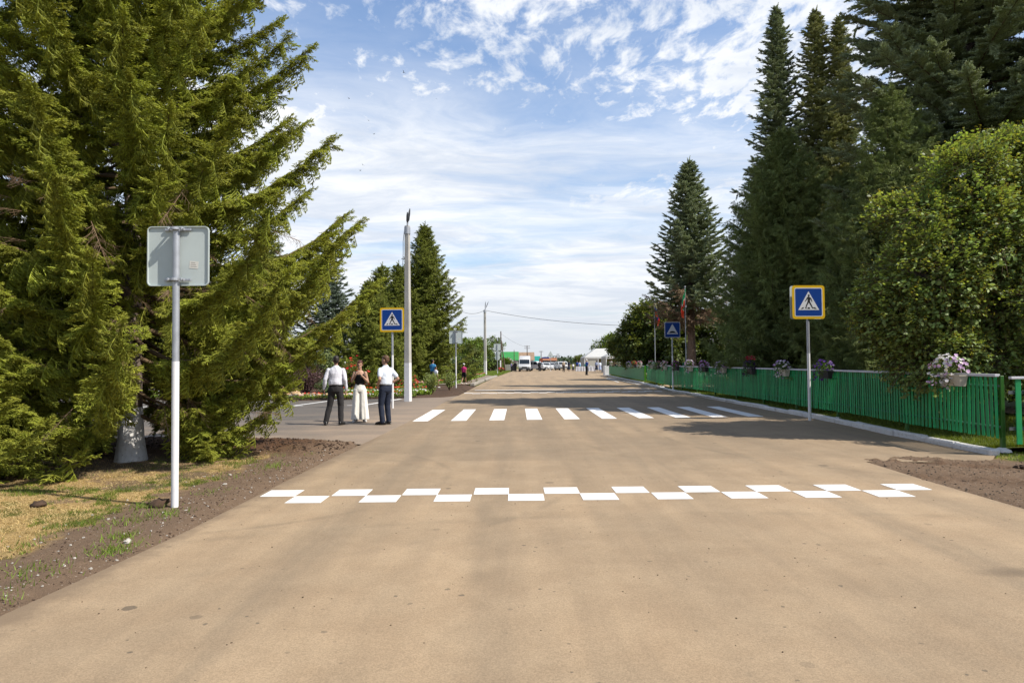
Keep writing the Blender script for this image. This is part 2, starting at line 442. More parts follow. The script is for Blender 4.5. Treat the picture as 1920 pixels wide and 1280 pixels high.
def mesh_np(name, V, F, mats, parent=None, mi=None, smooth=False, link_it=True):
    """V n x 3, F list/array of faces (all tris or mixed lists)"""
    me = bpy.data.meshes.new(name)
    V = np.asarray(V, dtype=np.float32)
    if isinstance(F, np.ndarray):
        nf, k = F.shape
        me.vertices.add(len(V)); me.vertices.foreach_set('co', V.ravel())
        me.loops.add(nf * k); me.loops.foreach_set('vertex_index', F.ravel().astype(np.int32))
        me.polygons.add(nf); me.polygons.foreach_set('loop_start', np.arange(0, nf * k, k, dtype=np.int32))
        me.update(calc_edges=True)
    else:
        me.from_pydata([tuple(v) for v in V], [], F)
        me.update()
    for m in (mats if isinstance(mats, (list, tuple)) else [mats]): me.materials.append(m)
    if mi is not None: me.polygons.foreach_set('material_index', np.asarray(mi, dtype=np.int32))
    if smooth: me.polygons.foreach_set('use_smooth', np.ones(len(me.polygons), dtype=bool))
    o = bpy.data.objects.new(name, me)
    if link_it: link(o, parent)
    return o

def basis(d):
    d = np.asarray(d, float); d = d / (np.linalg.norm(d) + 1e-12)
    a = np.array([0, 0, 1.0]) if abs(d[2]) < 0.95 else np.array([1.0, 0, 0])
    u = np.cross(a, d); u /= np.linalg.norm(u)
    return u, np.cross(d, u), d

class MB:
    def __init__(s): s.v = []; s.f = []; s.m = []; s.cur = 0
    def mat(s, i): s.cur = i; return s
    def add(s, V, F):
        n = len(s.v); s.v.extend([tuple(map(float, p)) for p in V])
        for f in F: s.f.append([n + i for i in f]); s.m.append(s.cur)
        return s
    def box(s, c, size, rz=0.0, rot=None):
        x, y, z = [k / 2 for k in size]
        P = [(-x, -y, -z), (x, -y, -z), (x, y, -z), (-x, y, -z), (-x, -y, z), (x, -y, z), (x, y, z), (-x, y, z)]
        M = rot if rot is not None else Matrix.Rotation(rz, 3, 'Z')
        P = [tuple(M @ Vector(p) + Vector(c)) for p in P]
        return s.add(P, [(0, 3, 2, 1), (4, 5, 6, 7), (0, 1, 5, 4), (1, 2, 6, 5), (2, 3, 7, 6), (3, 0, 4, 7)])
    def bbox(s, c, size, bev=0.01, rz=0.0, rot=None):
        """box with chamfered edges"""
        bm = bmesh.new(); bmesh.ops.create_cube(bm, size=1.0)
        for v in bm.verts: v.co = Vector((v.co.x * size[0], v.co.y * size[1], v.co.z * size[2]))
        bmesh.ops.bevel(bm, geom=list(bm.edges), offset=bev, segments=1, affect='EDGES')
        M = rot if rot is not None else Matrix.Rotation(rz, 3, 'Z')
        bm.verts.index_update()
        P = [tuple(M @ v.co + Vector(c)) for v in bm.verts]
        F = [[v.index for v in f.verts] for f in bm.faces]
        bm.free()
        return s.add(P, F)
    def tube(s, pts, rad, n=8, cap=True, flat=1.0):
        pts = [np.asarray(p, float) for p in pts]
        if not hasattr(rad, '__len__'): rad = [rad] * len(pts)
        rings = []
        u0 = None
        for i, p in enumerate(pts):
            d = pts[min(i + 1, len(pts) - 1)] - pts[max(i - 1, 0)]
            u, w, d = basis(d)
            if u0 is not None:
                u = u0 - d * np.dot(u0, d); u /= np.linalg.norm(u) + 1e-12; w = np.cross(d, u)
            u0 = u
            rings.append([p + rad[i] * (math.cos(2 * math.pi * k / n) * u + flat * math.sin(2 * math.pi * k / n) * w) for k in range(n)])
        return s.rings(rings, cap)
    def rings(s, rings, cap=True):
        n = len(rings[0]); V = [p for r in rings for p in r]; F = []
        for i in range(len(rings) - 1):
            for k in range(n):
                a = i * n + k; b = i * n + (k + 1) % n
                F.append((a, b, b + n, a + n))
        if cap:
            F.append(tuple(range(n))[::-1]); F.append(tuple(range((len(rings) - 1) * n, len(rings) * n)))
        return s.add(V, F)
    def prism(s, poly, z0, z1, M=None):
        """poly in xy extruded z0..z1 (M maps to the world)"""
        n = len(poly)
        P = [(p[0], p[1], z0) for p in poly] + [(p[0], p[1], z1) for p in poly]
        if M is not None: P = [tuple(M @ Vector(p)) for p in P]
        F = [tuple(range(n))[::-1], tuple(range(n, 2 * n))] + [(i, (i + 1) % n, n + (i + 1) % n, n + i) for i in range(n)]
        return s.add(P, F)
    def ell(s, c, r, n=10, m=7, M=None):
        V = []; F = []
        for i in range(m + 1):
            th = math.pi * i / m
            for k in range(n):
                ph = 2 * math.pi * k / n
                p = Vector((r[0] * math.sin(th) * math.cos(ph), r[1] * math.sin(th) * math.sin(ph), -r[2] * math.cos(th)))
                if M is not None: p = M @ p
                V.append(tuple(p + Vector(c)))
        for i in range(m):
            for k in range(n):
                a = i * n + k; b = i * n + (k + 1) % n
                F.append((a, b, b + n, a + n))
        return s.add(V, F)
    def build(s, name, mats, parent=None, smooth=False, kind=None, label=None, auto=False):
        me = bpy.data.meshes.new(name)
        me.from_pydata(s.v, [], s.f); me.update()
        for m in (mats if isinstance(mats, (list, tuple)) else [mats]): me.materials.append(m)
        me.polygons.foreach_set('material_index', np.array(s.m, dtype=np.int32))
        if smooth or auto:
            me.polygons.foreach_set('use_smooth', np.ones(len(me.polygons), dtype=bool))
            if auto: me.set_sharp_from_angle(angle=R(35))
        o = bpy.data.objects.new(name, me)
        link(o, parent)
        if kind: o['kind'] = kind
        if label: o['label'] = label
        return o

def copy_tree(o, parent=None):
    c = o.copy(); COL.objects.link(c); c.parent = parent
    for ch in list(o.children): copy_tree(ch, c)
    return c

def fbm(x, y, s=1.0, seed=0.0, oct=4):
    """cheap vectorised value noise"""
    out = np.zeros_like(x, dtype=float); amp = 1.0; tot = 0
    for o in range(oct):
        xs = x * s + seed * 17.3 + o * 31.7; ys = y * s - seed * 9.1 + o * 11.9
        xi = np.floor(xs).astype(np.int64); yi = np.floor(ys).astype(np.int64)
        fx = xs - xi; fy = ys - yi; fx = fx * fx * (3 - 2 * fx); fy = fy * fy * (3 - 2 * fy)
        def h(a, b):
            n = (a * 374761393 + b * 668265263) & 0xffffffff
            n = ((n ^ (n >> 13)) * 1274126177) & 0xffffffff
            return ((n ^ (n >> 16)) & 0xffff) / 65535.0
        v = (h(xi, yi) * (1 - fx) + h(xi + 1, yi) * fx) * (1 - fy) + (h(xi, yi + 1) * (1 - fx) + h(xi + 1, yi + 1) * fx) * fy
        out += amp * v; tot += amp; amp *= 0.5; s *= 2.03
    return out / tot

def sstep(a, b, x):
    t = np.clip((x - a) / (b - a), 0, 1)
    return t * t * (3 - 2 * t)

# ================================================================== THE SETTING
M_ROAD = asphalt_mat(); M_LOT = lot_mat(); M_VERGE = verge_mat(); M_PAINT = paint_mat(); M_WASH = whitewash_mat()
M_TURF = turf_mat('turf', (0.030, 0.048, 0.010), (0.13, 0.15, 0.035), (0.26, 0.20, 0.08), 0.6)
M_TURF_SHADE = turf_mat('park_turf', (0.030, 0.050, 0.010), (0.12, 0.155, 0.030), (0.14, 0.12, 0.05), 0.35)
M_MULCH = turf_mat('mulch', (0.035, 0.022, 0.016), (0.13, 0.085, 0.060), (0.07, 0.05, 0.035), 0.5)
M_SAND = turf_mat('sand_path', (0.30, 0.22, 0.14), (0.44, 0.34, 0.22), (0.36, 0.28, 0.18), 0.5)

def sheet(name, poly, z, mat, kind='structure'):
    mb = MB(); mb.add([(x, y, z) for x, y in poly], [tuple(range(len(poly)))])
    return mb.build(name, mat, kind=kind)

# the ground sheet, out to the horizon
g = MB(); g.add([(-6000, -6000, -0.05), (6000, -6000, -0.05), (6000, 6000, -0.05), (-6000, 6000, -0.05)], [(0, 1, 2, 3)])
g.build('ground', M_TURF, kind='structure')

LEFT = [(-3.6, -4), (-3.40, 2), (-3.30, 4.43), (-3.22, 5.44), (-3.15, 6.63), (-3.12, 8.5), (-3.09, 10.5), (-3.04, 12.5), (-2.97, 14.0),
        (-2.9, 16.5), (-2.80, 20), (-2.75, 27), (-2.55, 35), (-2.3, 52), (-1.6, 77), (-0.3, 110), (1.0, 150)]
RIGHT = [(12.5, 150), (12.0, 110), (11.2, 86), (10.3, 75), (9.85, 67.7), (9.15, 51.7), (8.9, 45), (8.20, 37), (8.18, 28), (8.2, 19), (7.95, 14.2),
         (7.95, 11.3), (7.4, 10.6), (6.4, 10.6), (5.5, 10.7), (5.42, 9), (5.4, 7), (5.5, 4), (5.8, -4)]
sheet('road', LEFT + RIGHT, 0.0, M_ROAD)
# parking lot opening off the left side
sheet('parking_lot', [(-2.6, 13.5), (-2.6, 33.0), (-3.2, 31.6), (-5.3, 30.9), (-7.2, 30.2), (-9.1, 29.7), (-11.1, 29.8), (-15.3, 31.2), (-24, 35), (-60, 52),
                      (-60, 12), (-12, 13.3), (-7.7, 14.1), (-4.6, 14.0)], -0.005, M_LOT)
# far square in front of the marquees
sheet('square', [(9.4, 78), (24, 76), (40, 110), (40, 150), (9.4, 150)], -0.006, M_ROAD)

def heightfield(name, x0, x1, y0, y1, step, fn, mat):
    nx = int((x1 - x0) / step) + 1; ny = int((y1 - y0) / step) + 1
    X, Y = np.meshgrid(np.linspace(x0, x1, nx), np.linspace(y0, y1, ny))
    Z, attrs = fn(X, Y)
    V = np.stack([X.ravel(), Y.ravel(), Z.ravel()], 1)
    i = np.arange((ny - 1) * nx).reshape(ny - 1, nx)[:, :-1].ravel()
    F = np.stack([i, i + 1, i + 1 + nx, i + nx], 1)
    o = mesh_np(name, V, F, mat, smooth=True)
    for k, a in attrs.items():
        at = o.data.attributes.new(k, 'FLOAT', 'POINT'); at.data.foreach_set('value', a.ravel().astype(np.float32))
    o['kind'] = 'structure'
    return o

LX = np.array([p[0] for p in LEFT]); LY = np.array([p[1] for p in LEFT])
def left_fields(X, Y):
    xr = np.interp(Y, LY, LX)
    yl = np.interp(X, [-40, -14, -10.5, -7.7, -6.2, -4.6, -3.6, -2.9], [13.2, 14.0, 14.35, 14.85, 14.95, 14.6, 14.15, 13.9])
    d = np.minimum(xr - X, yl - Y)
    d = d + (fbm(X, Y, 1.6, 1) - 0.5) * 0.16 + (fbm(X, Y, 9, 2) - 0.5) * 0.10
    dr = xr - X + (fbm(X, Y, 1.3, 3) - 0.5) * 0.5
    soil = 1 - sstep(0.95, 1.25, dr + (fbm(X, Y, 6, 4) - 0.5) * 0.5)
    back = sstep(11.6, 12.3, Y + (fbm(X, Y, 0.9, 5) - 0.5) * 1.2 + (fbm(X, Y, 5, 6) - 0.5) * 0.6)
    tree = 1 - sstep(0.7, 2.4, np.hypot(X + 6.4, (Y - 11.6)) + (fbm(X, Y, 2, 8) - 0.5) * 1.5)
    patch = sstep(0.56, 0.64, fbm(X, Y, 1.1, 9)) * 0.8
    return d, soil, back, np.maximum(tree * 0.9, patch)
def left_fn(X, Y):
    d, soil, back, bare = left_fields(X, Y)
    s = np.maximum(np.maximum(soil, back), bare)
    m = sstep(0.0, 0.35, d)
    lump = fbm(X, Y, 3.2, 11) - 0.4; clod = np.clip(fbm(X, Y, 11, 12) - 0.5, 0, 1)
    Z = -0.04 + m * (0.055 + 0.03 * (fbm(X, Y, 1.2, 13) - 0.5) + 0.02 * soil * clod * 2) + m * back * (0.06 + 0.09 * lump + 0.16 * clod * 0.6) * sstep(0, 0.9, d)
    Z = Z - 0.03 * (1 - sstep(-0.35, 0.0, d))
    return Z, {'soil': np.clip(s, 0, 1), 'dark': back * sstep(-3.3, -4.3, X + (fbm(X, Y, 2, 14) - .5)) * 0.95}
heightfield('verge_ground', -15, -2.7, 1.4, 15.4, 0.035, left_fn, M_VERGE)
heightfield('verge_ground_far_left', -60, -15, 0, 14.0, 0.5, lambda X, Y: (0 * X + 0.01, {'soil': 0 * X + 0.3, 'dark': 0 * X}), M_VERGE)

def right_fields(X, Y):
    xl = np.interp(Y, [4, 6, 7.07, 7.8, 8.6, 9.9, 11.1], [5.3, 5.25, 5.25, 5.3, 5.22, 5.3, 5.45])
    top = np.interp(X, [5, 5.4, 6.4, 7.0, 7.6, 8.1, 9], [10.9, 11.1, 11.35, 10.9, 11.0, 11.6, 11.6])
    d = np.minimum(X - xl, top - Y)
    d = d + (fbm(X, Y, 1.6, 21) - 0.5) * 0.16 + (fbm(X, Y, 9, 22) - 0.5) * 0.10
    turf = sstep(7.5, 7.9, X + (fbm(X, Y, 2.5, 23) - 0.5) * 0.9)
    return d, turf
def right_fn(X, Y):
    d, turf = right_fields(X, Y)
    m = sstep(0.0, 0.3, d)
    clod = np.clip(fbm(X, Y, 9, 25) - 0.5, 0, 1)
    rut = np.exp(-((np.hypot(X - 9.6, Y - 14.6) - 5.2) / 0.22) ** 2) + 0.6 * np.exp(-((np.hypot(X - 9.6, Y - 14.6) - 6.6) / 0.3) ** 2)
    Z = -0.04 + m * (0.05 + 0.03 * (fbm(X, Y, 1.2, 24) - .5) + 0.07 * clod - 0.035 * rut + 0.12 * rut * clod)
    return Z, {'soil': 1 - turf, 'dark': np.clip(rut * 0.55, 0, 1) * m}
heightfield('verge_ground_right', 4.9, 13.5, 3.0, 11.7, 0.03, right_fn, M_VERGE)
# low strip of turf and park ground behind the kerb
def park_fn(X, Y):
    return 0.055 + 0.05 * (fbm(X, Y, 0.8, 31) - 0.5) + 0.03 * (fbm(X, Y, 4, 32) - 0.5), {}
PATHL = [(7.95, 11.5), (8.0, 14.5), (8.18, 19), (8.18, 37), (8.95, 45), (9.25, 52), (9.95, 68), (10.4, 75)]
nY = 200; ys = np.linspace(11.62, 76, nY); xs0 = np.interp(ys, [p[1] for p in PATHL], [p[0] for p in PATHL]) - 0.02
cols = np.concatenate([np.linspace(0, 3, 22), np.linspace(3.3, 40, 30)])
X = xs0[:, None] + cols[None, :]; Y = ys[:, None] + 0 * X
Z, _ = park_fn(X, Y)
V = np.stack([X.ravel(), Y.ravel(), Z.ravel()], 1); nx = len(cols)
i = np.arange((nY - 1) * nx).reshape(nY - 1, nx)[:, :-1].ravel()
o = mesh_np('park_ground', V, np.stack([i, i + 1, i + 1 + nx, i + nx], 1), M_TURF_SHADE, smooth=True); o['kind'] = 'structure'
sheet('park_ground_near', [(11, -4), (60, -4), (60, 11.62), (13.3, 11.62), (13.3, 2.9), (11, 2.9)], 0.0, M_TURF_SHADE)
sheet('park_path', [(13.5, 14), (15.0, 14), (14.6, 30), (12.5, 45), (11.0, 45), (13.0, 30)], 0.11, M_SAND)
sheet('park_path_crossing', [(8.8, 37.5), (22, 39.5), (22, 43.5), (9.0, 42)], 0.115, M_SAND)

# flower bed ground and mulch beyond the parking lot
def bed_fn(X, Y):
    front = np.interp(X, [-60, -24, -15.3, -11.1, -9.1, -7.2, -5.3, -4, -3.2, -2.5], [52, 35, 31.2, 29.8, 29.7, 30.2, 30.9, 31.4, 31.8, 34])
    road = np.interp(Y, LY, LX)
    d = np.minimum(Y - front, road - X) + (fbm(X, Y, 1.5, 41) - .5) * 0.3
    d = np.where(Y > 45, np.minimum(d, -2.75 + 0.012 * (Y - 45) - X), d)
    m = sstep(0.0, 0.5, d)
    return -0.045 + m * (0.09 + 0.06 * (fbm(X, Y, 1.2, 42) - .3) + 0.05 * np.clip(fbm(X, Y, 6, 43) - .4, 0, 1)), {}
heightfield('flower_bed_ground', -30, -2.0, 29.4, 47, 0.12, bed_fn, M_MULCH)
sheet('lawn_far', [(-60, 47), (-2.6, 47), (-2.2, 75), (-1.7, 78), (-0.4, 109), (-0.3, 120), (-60, 120)], -0.010, turf_mat('lawn', (0.06, 0.085, 0.018), (0.17, 0.19, 0.045), (0.30, 0.26, 0.10), 0.5))
# footpath beside the bed, with its kerb blocks
sheet('footpath', [(-3.0, 46.5), (-2.45, 60), (-1.95, 74), (-3.6, 82), (-3.9, 75), (-4.9, 60), (-5.2, 46.5)], 0.10, M_LOT)
M_CONC = pmat('kerb_concrete', (0.46, 0.42, 0.36), 0.9, 0.15, 2.5, 0.5, 60)
def kerb_block(p, q, w=0.28, h=0.17):
    d = Vector((q[0] - p[0], q[1] - p[1], 0)); L = d.length
    mb = MB(); mb.bbox(((p[0] + q[0]) / 2, (p[1] + q[1]) / 2, h / 2 - 0.01), (L, w, h + 0.02), 0.02, rz=math.atan2(d.y, d.x)); return mb
kf = bpy.data.objects.new('footpath_kerb', None); link(kf); kf['kind'] = 'structure'
for (p, q) in (((-2.72, 46.3), (-2.45, 57.0)), ((-2.40, 58.2), (-1.75, 74.0))):
    kerb_block(p, q).build('kerb_stone', M_CONC, kf)

# ---- painted markings
def marking(name, quads, label=None):
    root = bpy.data.objects.new(name, None); link(root); root['kind'] = 'structure'
    for i, (kindname, q) in enumerate(quads):
        mb = MB()
        P = [(x, y, 0.0045) for x, y in q] + [(x, y, 0.001) for x, y in q]
        mb.add(P, [(0, 1, 2, 3), (0, 4, 5, 1), (1, 5, 6, 2), (2, 6, 7, 3), (3, 7, 4, 0)])
        mb.build(kindname, M_PAINT, root)
def wob(v): return v + rnd.uniform(-0.008, 0.008)
# chequered line in front: two staggered rows of squares
q = []
for i in range(10):
    x = -3.06 + i * 0.860; y = 8.28 + 0.0 * x
    a, b = wob(x), wob(x + 0.42)
    sk = 0.0
    yb = 8.29 + 0.008 * i * 0.86 * 0; 
    y0 = 8.300 - 0.005 * i; y1 = y0 + 0.40
    y0 += 0.012 * i; y1 += 0.012 * i
    q.append(('painted_square', [(a, y0), (b, y0), (b + 0.0, y1), (a + 0.0, y1)]))
    if i < 10:
        a2, b2 = wob(x + 0.425), wob(x + 0.845)
        q.append(('painted_square', [(a2, y0 - 0.395), (b2, y0 - 0.395), (b2, y0 - 0.002), (a2, y0 - 0.002)]))
q = q[:19] + [q[19]] if False else q[:20]
marking('chequered_road_marking', [x for k, x in enumerate(q) if k != 19] )
# zebra
q = []
for i in range(10):
    x0 = -2.74 + i * 1.045 ; y0 = 18.72 + i * 0.068; y1 = 23.2 + i * 0.045
    q.append(('zebra_stripe', [(wob(x0), y0), (wob(x0 + 0.42), y0 + .01), (wob(x0 + 0.40 + 0.05), y1), (wob(x0 + 0.03), y1)]))
marking('zebra_crossing', q)
q = []
for i in range(12):
    x = -2.5 + i * 0.86; y0 = 35.3 + 0.05 * i
    q.append(('painted_square', [(x, y0), (x + 0.42, y0), (x + 0.42, y0 + 0.42), (x, y0 + 0.42)]))
    q.append(('painted_square', [(x + 0.43, y0 - 0.43), (x + 0.85, y0 - 0.43), (x + 0.85, y0 - 0.005), (x + 0.43, y0 - 0.005)]))
marking('far_chequered_road_marking', q)
marking('far_line_marking', [('painted_line', [(-2.15 + i * 1.7, 38.9), (-2.15 + i * 1.7 + (1.7 if i < 4 else 1.5), 38.9), (-2.15 + i * 1.7 + (1.7 if i < 4 else 1.5), 39.25), (-2.15 + i * 1.7, 39.25)]) for i in range(6)])
marking('lane_marking', [('painted_line', [(8.55, 46), (8.67, 46), (9.35, 66), (9.2, 66)]), ('painted_line', [(8.0, 51.8), (8.12, 51.8), (8.9, 64), (8.75, 64)])])
lotm = []
for x in (-5.2, -7.9, -10.8, -13.7):
    lotm.append(('painted_line', [(x - 0.55, 26.0), (x - 0.42, 26.0), (x + 0.30, 30.4 + 0.0), (x + 0.17, 30.4)]))
lotm.append(('painted_line', [(-9.0, 26.0), (-8.0, 26.0), (-8.0, 26.12), (-9.0, 26.12)]))
lotm.append(('painted_line', [(-6.3, 26.0), (-5.9, 26.0), (-5.9, 26.12), (-6.3, 26.12)]))
lotm.append(('painted_line', [(-20, 29.2), (-10.9, 28.95), (-10.9, 29.07), (-20, 29.32)]))
marking('parking_bay_lines', lotm)

# ---- whitewashed kerb along the fence
FENCE = [(8.10, 11.35), (8.14, 14.2), (8.38, 17.7), (8.45, 28), (8.47, 36.5), (9.1, 44.7), (9.5, 52), (10.2, 68), (10.65, 75)]
FX = [p[0] for p in FENCE]; FY = [p[1] for p in FENCE]
kr = bpy.data.objects.new('kerb', None); link(kr); kr['kind'] = 'structure'
y = 11.25
while y < 76:
    L = 1.0 if y < 47 else 2.0
    x0 = np.interp(y, FY, FX) - 0.17; x1 = np.interp(y + L, FY, FX) - 0.17
    mb = kerb_block((x0, y + 0.004), (x1, y + L - 0.004), 0.17 + rnd.uniform(-.01, .01), 0.11 + rnd.uniform(-0.02, 0.015))
    j = rnd.uniform(-0.012, 0.012)
    mb.v = [(a + j + rnd.uniform(-.006, .006), b, c + rnd.uniform(-.008, .008)) for a, b, c in mb.v]
    mb.build('kerb_stone', M_WASH, kr)
    y += L

# ---- hills on the horizon
hm = pmat('far_hill', (0.10, 0.13, 0.055), 0.95, 0.2, 0.004, col2=(0.05, 0.075, 0.03))
def hill_fn(X, Y):
    a = np.arctan2(X, Y)
    r = np.hypot(X, Y)
    h = 9 * fbm(a * 6 + 3, r * 0 + 1, 2.0, 51) + 7 * fbm(a * 30, r * 0 + 4, 1.0, 52) + 2
    return h
A = np.linspace(-1.4, 1.4, 240); RR = [900, 1100, 1400, 1900, 2500]; HH = [-2, 0.25, 0.6, 0.9, 0.0]
V = []
for r_, hk in zip(RR, HH):
    xx = r_ * np.sin(A); yy = r_ * np.cos(A); h = hill_fn(xx, yy) * max(hk, 0) * (r_ / 1500) - (2 if hk <= 0 else 0)
    V.append(np.stack([xx, yy, h], 1))
V = np.concatenate(V); n = len(A)
F = np.array([(r * n + k, r * n + k + 1, (r + 1) * n + k + 1, (r + 1) * n + k) for r in range(4) for k in range(n - 1)])
o = mesh_np('hills', V, F, hm, smooth=True); o['kind'] = 'structure'
def scatter_tris(name, P, h, w, mats, mi=None, lean=0.35, parent=None, kind='stuff', up=(0, 0, 1), seed=1):
    """blades: one narrow triangle each"""
    r = np.random.RandomState(seed); n = len(P)
    a = r.uniform(0, 2 * np.pi, n); s = np.stack([np.cos(a), np.sin(a), 0 * a], 1)
    b = r.uniform(0, 2 * np.pi, n); l = np.stack([np.cos(b), np.sin(b), 0 * b], 1) * r.uniform(0, lean, (n, 1))
    hh = h * r.uniform(0.5, 1.2, (n, 1)) if np.isscalar(h) else h[:, None] * r.uniform(0.5, 1.2, (n, 1))
    tip = P + hh * (np.array([0, 0, 1.0]) + l * 2)
    ww = w if np.isscalar(w) else w[:, None]
    V = np.stack([P - s * ww / 2, P + s * ww / 2, tip], 1).reshape(-1, 3)
    F = np.arange(3 * n).reshape(-1, 3)
    o = mesh_np(name, V, F, mats, parent, mi=mi)
    if kind: o['kind'] = kind
    return o

# a belt of far woods under the horizon
M_FARW = leafmat('far_wood', (0.045, 0.075, 0.030), (0.03, 0.05, 0.022), 0.1)
r = np.random.RandomState(3); P = []
for k in range(260):
    a = r.uniform(-0.75, 0.75); d = r.uniform(330, 620); s = r.uniform(2.0, 5.0)
    c = np.array([d * math.sin(a), d * math.cos(a), s * 0.5])
    q = r.normal(size=(60, 3)); q /= np.linalg.norm(q, axis=1)[:, None]
    P.append(c + q * np.array([s * 1.3, s * 1.3, s * 0.6]))
P = np.concatenate(P); n = len(P)
d3 = r.normal(size=(n, 3, 3)) * 0.8
o = mesh_np('far_woods', (P[:, None, :] + d3).reshape(-1, 3), np.arange(3 * n).reshape(-1, 3), M_FARW); o['kind'] = 'stuff'

# ================================================================== SIGNS AND POLES
M_GALV = pmat('galvanised_steel', (0.55, 0.58, 0.64), 0.45, 0.08, 9, metallic=0.5)
M_GALVD = pmat('sign_back_grey', (0.62, 0.70, 0.70), 0.5, 0.04, 3)
M_WHITE = pmat('white_paint', (0.98, 0.98, 1.0), 0.45, 0.04, 7)
M_STICK = pmat('sticker', (0.85, 0.84, 0.78), 0.6, 0.05, 9)
M_STICKG = pmat('sticker_print', (0.45, 0.42, 0.40), 0.6, 0.05, 9)
M_BLUE = pmat('sign_blue', (0.006, 0.055, 0.30), 0.35, 0.05, 5, spec=0.4)
M_YEL = pmat('sign_yellow', (0.80, 0.50, 0.01), 0.4, 0.04, 5)
M_SW = pmat('sign_white', (0.74, 0.76, 0.80), 0.4, 0.03, 5)
M_BLK = pmat('sign_black', (0.012, 0.012, 0.014), 0.5, 0.05, 5)

def rounded(w, h, r, n=5):
    P = []
    for cx, cy, a0 in ((w / 2 - r, h / 2 - r, 0), (-w / 2 + r, h / 2 - r, 90), (-w / 2 + r, -h / 2 + r, 180), (w / 2 - r, -h / 2 + r, 270)):
        for k in range(n + 1):
            a = R(a0 + 90 * k / n); P.append((cx + r * math.cos(a), cy + r * math.sin(a)))
    return P

def limb2(p, q, w0, w1):
    p = Vector(p); q = Vector(q); d = (q - p).normalized(); s = Vector((-d.y, d.x))
    return [tuple(p + s * w0 / 2), tuple(p - s * w0 / 2), tuple(q - s * w1 / 2), tuple(q + s * w1 / 2)]

FACE = Matrix.Rotation(R(90), 4, 'X')      # xy -> xz plane, +z -> -y (towards the camera)
def plate(polys, depth0, depth1, mat, name, parent, z, rz=0.0):
    mb = MB(); M = Matrix.Rotation(rz, 4, 'Z') @ Matrix.Translation((0, 0, z)) @ FACE
    for p in polys: mb.prism(p, depth0, depth1, M)
    return mb.build(name, mat, parent)

def pole_parts(t, top, white_to, r=0.038, sides=20):
    MB().tube([(0, 0, -0.3), (0, 0, white_to)], r * 1.03, sides).build('painted_base', M_WHITE, t, auto=True)
    MB().tube([(0, 0, white_to + .001), (0, 0, top)], r, sides).build('pole', M_GALV, t, auto=True)

def clamps(t, zs, w=0.30, yoff=-0.05):
    for z in zs:
        mb = MB()
        mb.bbox((0, yoff + 0.088, z), (w, 0.012, 0.028), 0.003)
        mb.tube([(0, yoff + 0.01, z - 0.014), (0, yoff + 0.01, z + 0.014)], 0.046, 16)
        for sx in (-0.075, 0.075):
            mb.bbox((sx, yoff + 0.05, z), (0.018, 0.09, 0.03), 0.003)
            mb.tube([(sx - .02, yoff + 0.02, z), (sx + .02, yoff + 0.02, z)], 0.008, 6)
        mb.build('clamp', M_GALV, t)

def back_sign(loc, zc, w, top, white_to, label, tilt=0.0, sticker=True, rz=0.0, shapes=None):
    t = thing('traffic_sign', label, 'traffic sign', loc, rz, 'traffic signs seen from behind')
    pole_parts(t, top, white_to)
    t.rotation_euler = (0, tilt, rz)
    for (kind, z, s) in (shapes or [('square', zc, w)]):
        if kind == 'square':
            P = rounded(s, s * 0.97, 0.05)
            mb = MB(); M = Matrix.Translation((0, 0.055, z)) @ FACE
            mb.prism(P, 0.0, -0.004, M)
            n = len(P); Q = rounded(s - 0.02, s * 0.97 - 0.02, 0.042)   # folded rim standing towards the pole
            ring = [tuple(M @ Vector((p[0], p[1], 0.018))) for p in P] + [tuple(M @ Vector((p[0], p[1], 0.018))) for p in Q] + \
                   [tuple(M @ Vector((p[0], p[1], 0.0))) for p in P] + [tuple(M @ Vector((p[0], p[1], 0.0))) for p in Q]
            F = []
            for i in range(n):
                j = (i + 1) % n
                F += [(i, j, n + j, n + i), (i, 2 * n + i, 2 * n + j, j), (n + i, n + j, 3 * n + j, 3 * n + i)]
            mb.add(ring, F)
        elif kind == 'round':
            mb = MB(); mb.prism([(s / 2 * math.cos(a), s / 2 * math.sin(a)) for a in np.linspace(0, 2 * np.pi, 28, endpoint=False)], 0, -0.02, Matrix.Translation((0, 0.055, z)) @ FACE)
        else:
            mb = MB(); mb.prism([(-s / 2, -s * .43), (s / 2, -s * .43), (0.03, s * .43), (-.03, s * .43)], 0, -0.02, Matrix.Translation((0, 0.055, z)) @ FACE)
        mb.build('panel', M_GALVD, t, auto=True)
    if shapes is None:
        clamps(t, (zc + w * 0.43, zc - w * 0.39), 0.30)
    if sticker:
        s = MB(); M = Matrix.Translation((w * 0.25, 0.0535, zc - 0.10)) @ Matrix.Rotation(R(5), 4, 'Y') @ FACE
        s.mat(0).prism([(-.05, -.042), (.05, -.042), (.05, .042), (-.05, .042)], 0, 0.001, M)
        s.mat(1)
        for k in range(3): s.prism([(-.035, .02 - k * .022), (.015 + .01 * k, .02 - k * .022), (.015 + .01 * k, .028 - k * .022), (-.035, .028 - k * .022)], 0.001, 0.0016, M)
        s.build('sticker', [M_STICK, M_STICKG], t)
    return t

back_sign((-3.79, 7.69, 0), 2.835, 0.70, 3.14, 1.64, 'large grey square sign seen from behind, nearest the camera beside the dry grass', tilt=R(0.0))
back_sign((-3.40, 41.3, 0), 3.13, 0.80, 3.5, 1.95, 'small grey square sign seen from behind, beyond the concrete post, on the mulch strip')
back_sign((-1.97, 91.5, 0), 3.6, 0.9, 4.0, 0.4, 'far sign pole with a square panel above a round one, on the lawn', sticker=False,
          shapes=[('square', 3.62, 0.95), ('triangle', 2.86, 0.75), ('round', 2.2, 0.72)])
back_sign((6.3, 112, 0), 3.0, 0.7, 2.6, 0.3, 'lone triangular sign seen from behind at the far end of the road', sticker=False, shapes=[('triangle', 2.85, 1.05)])

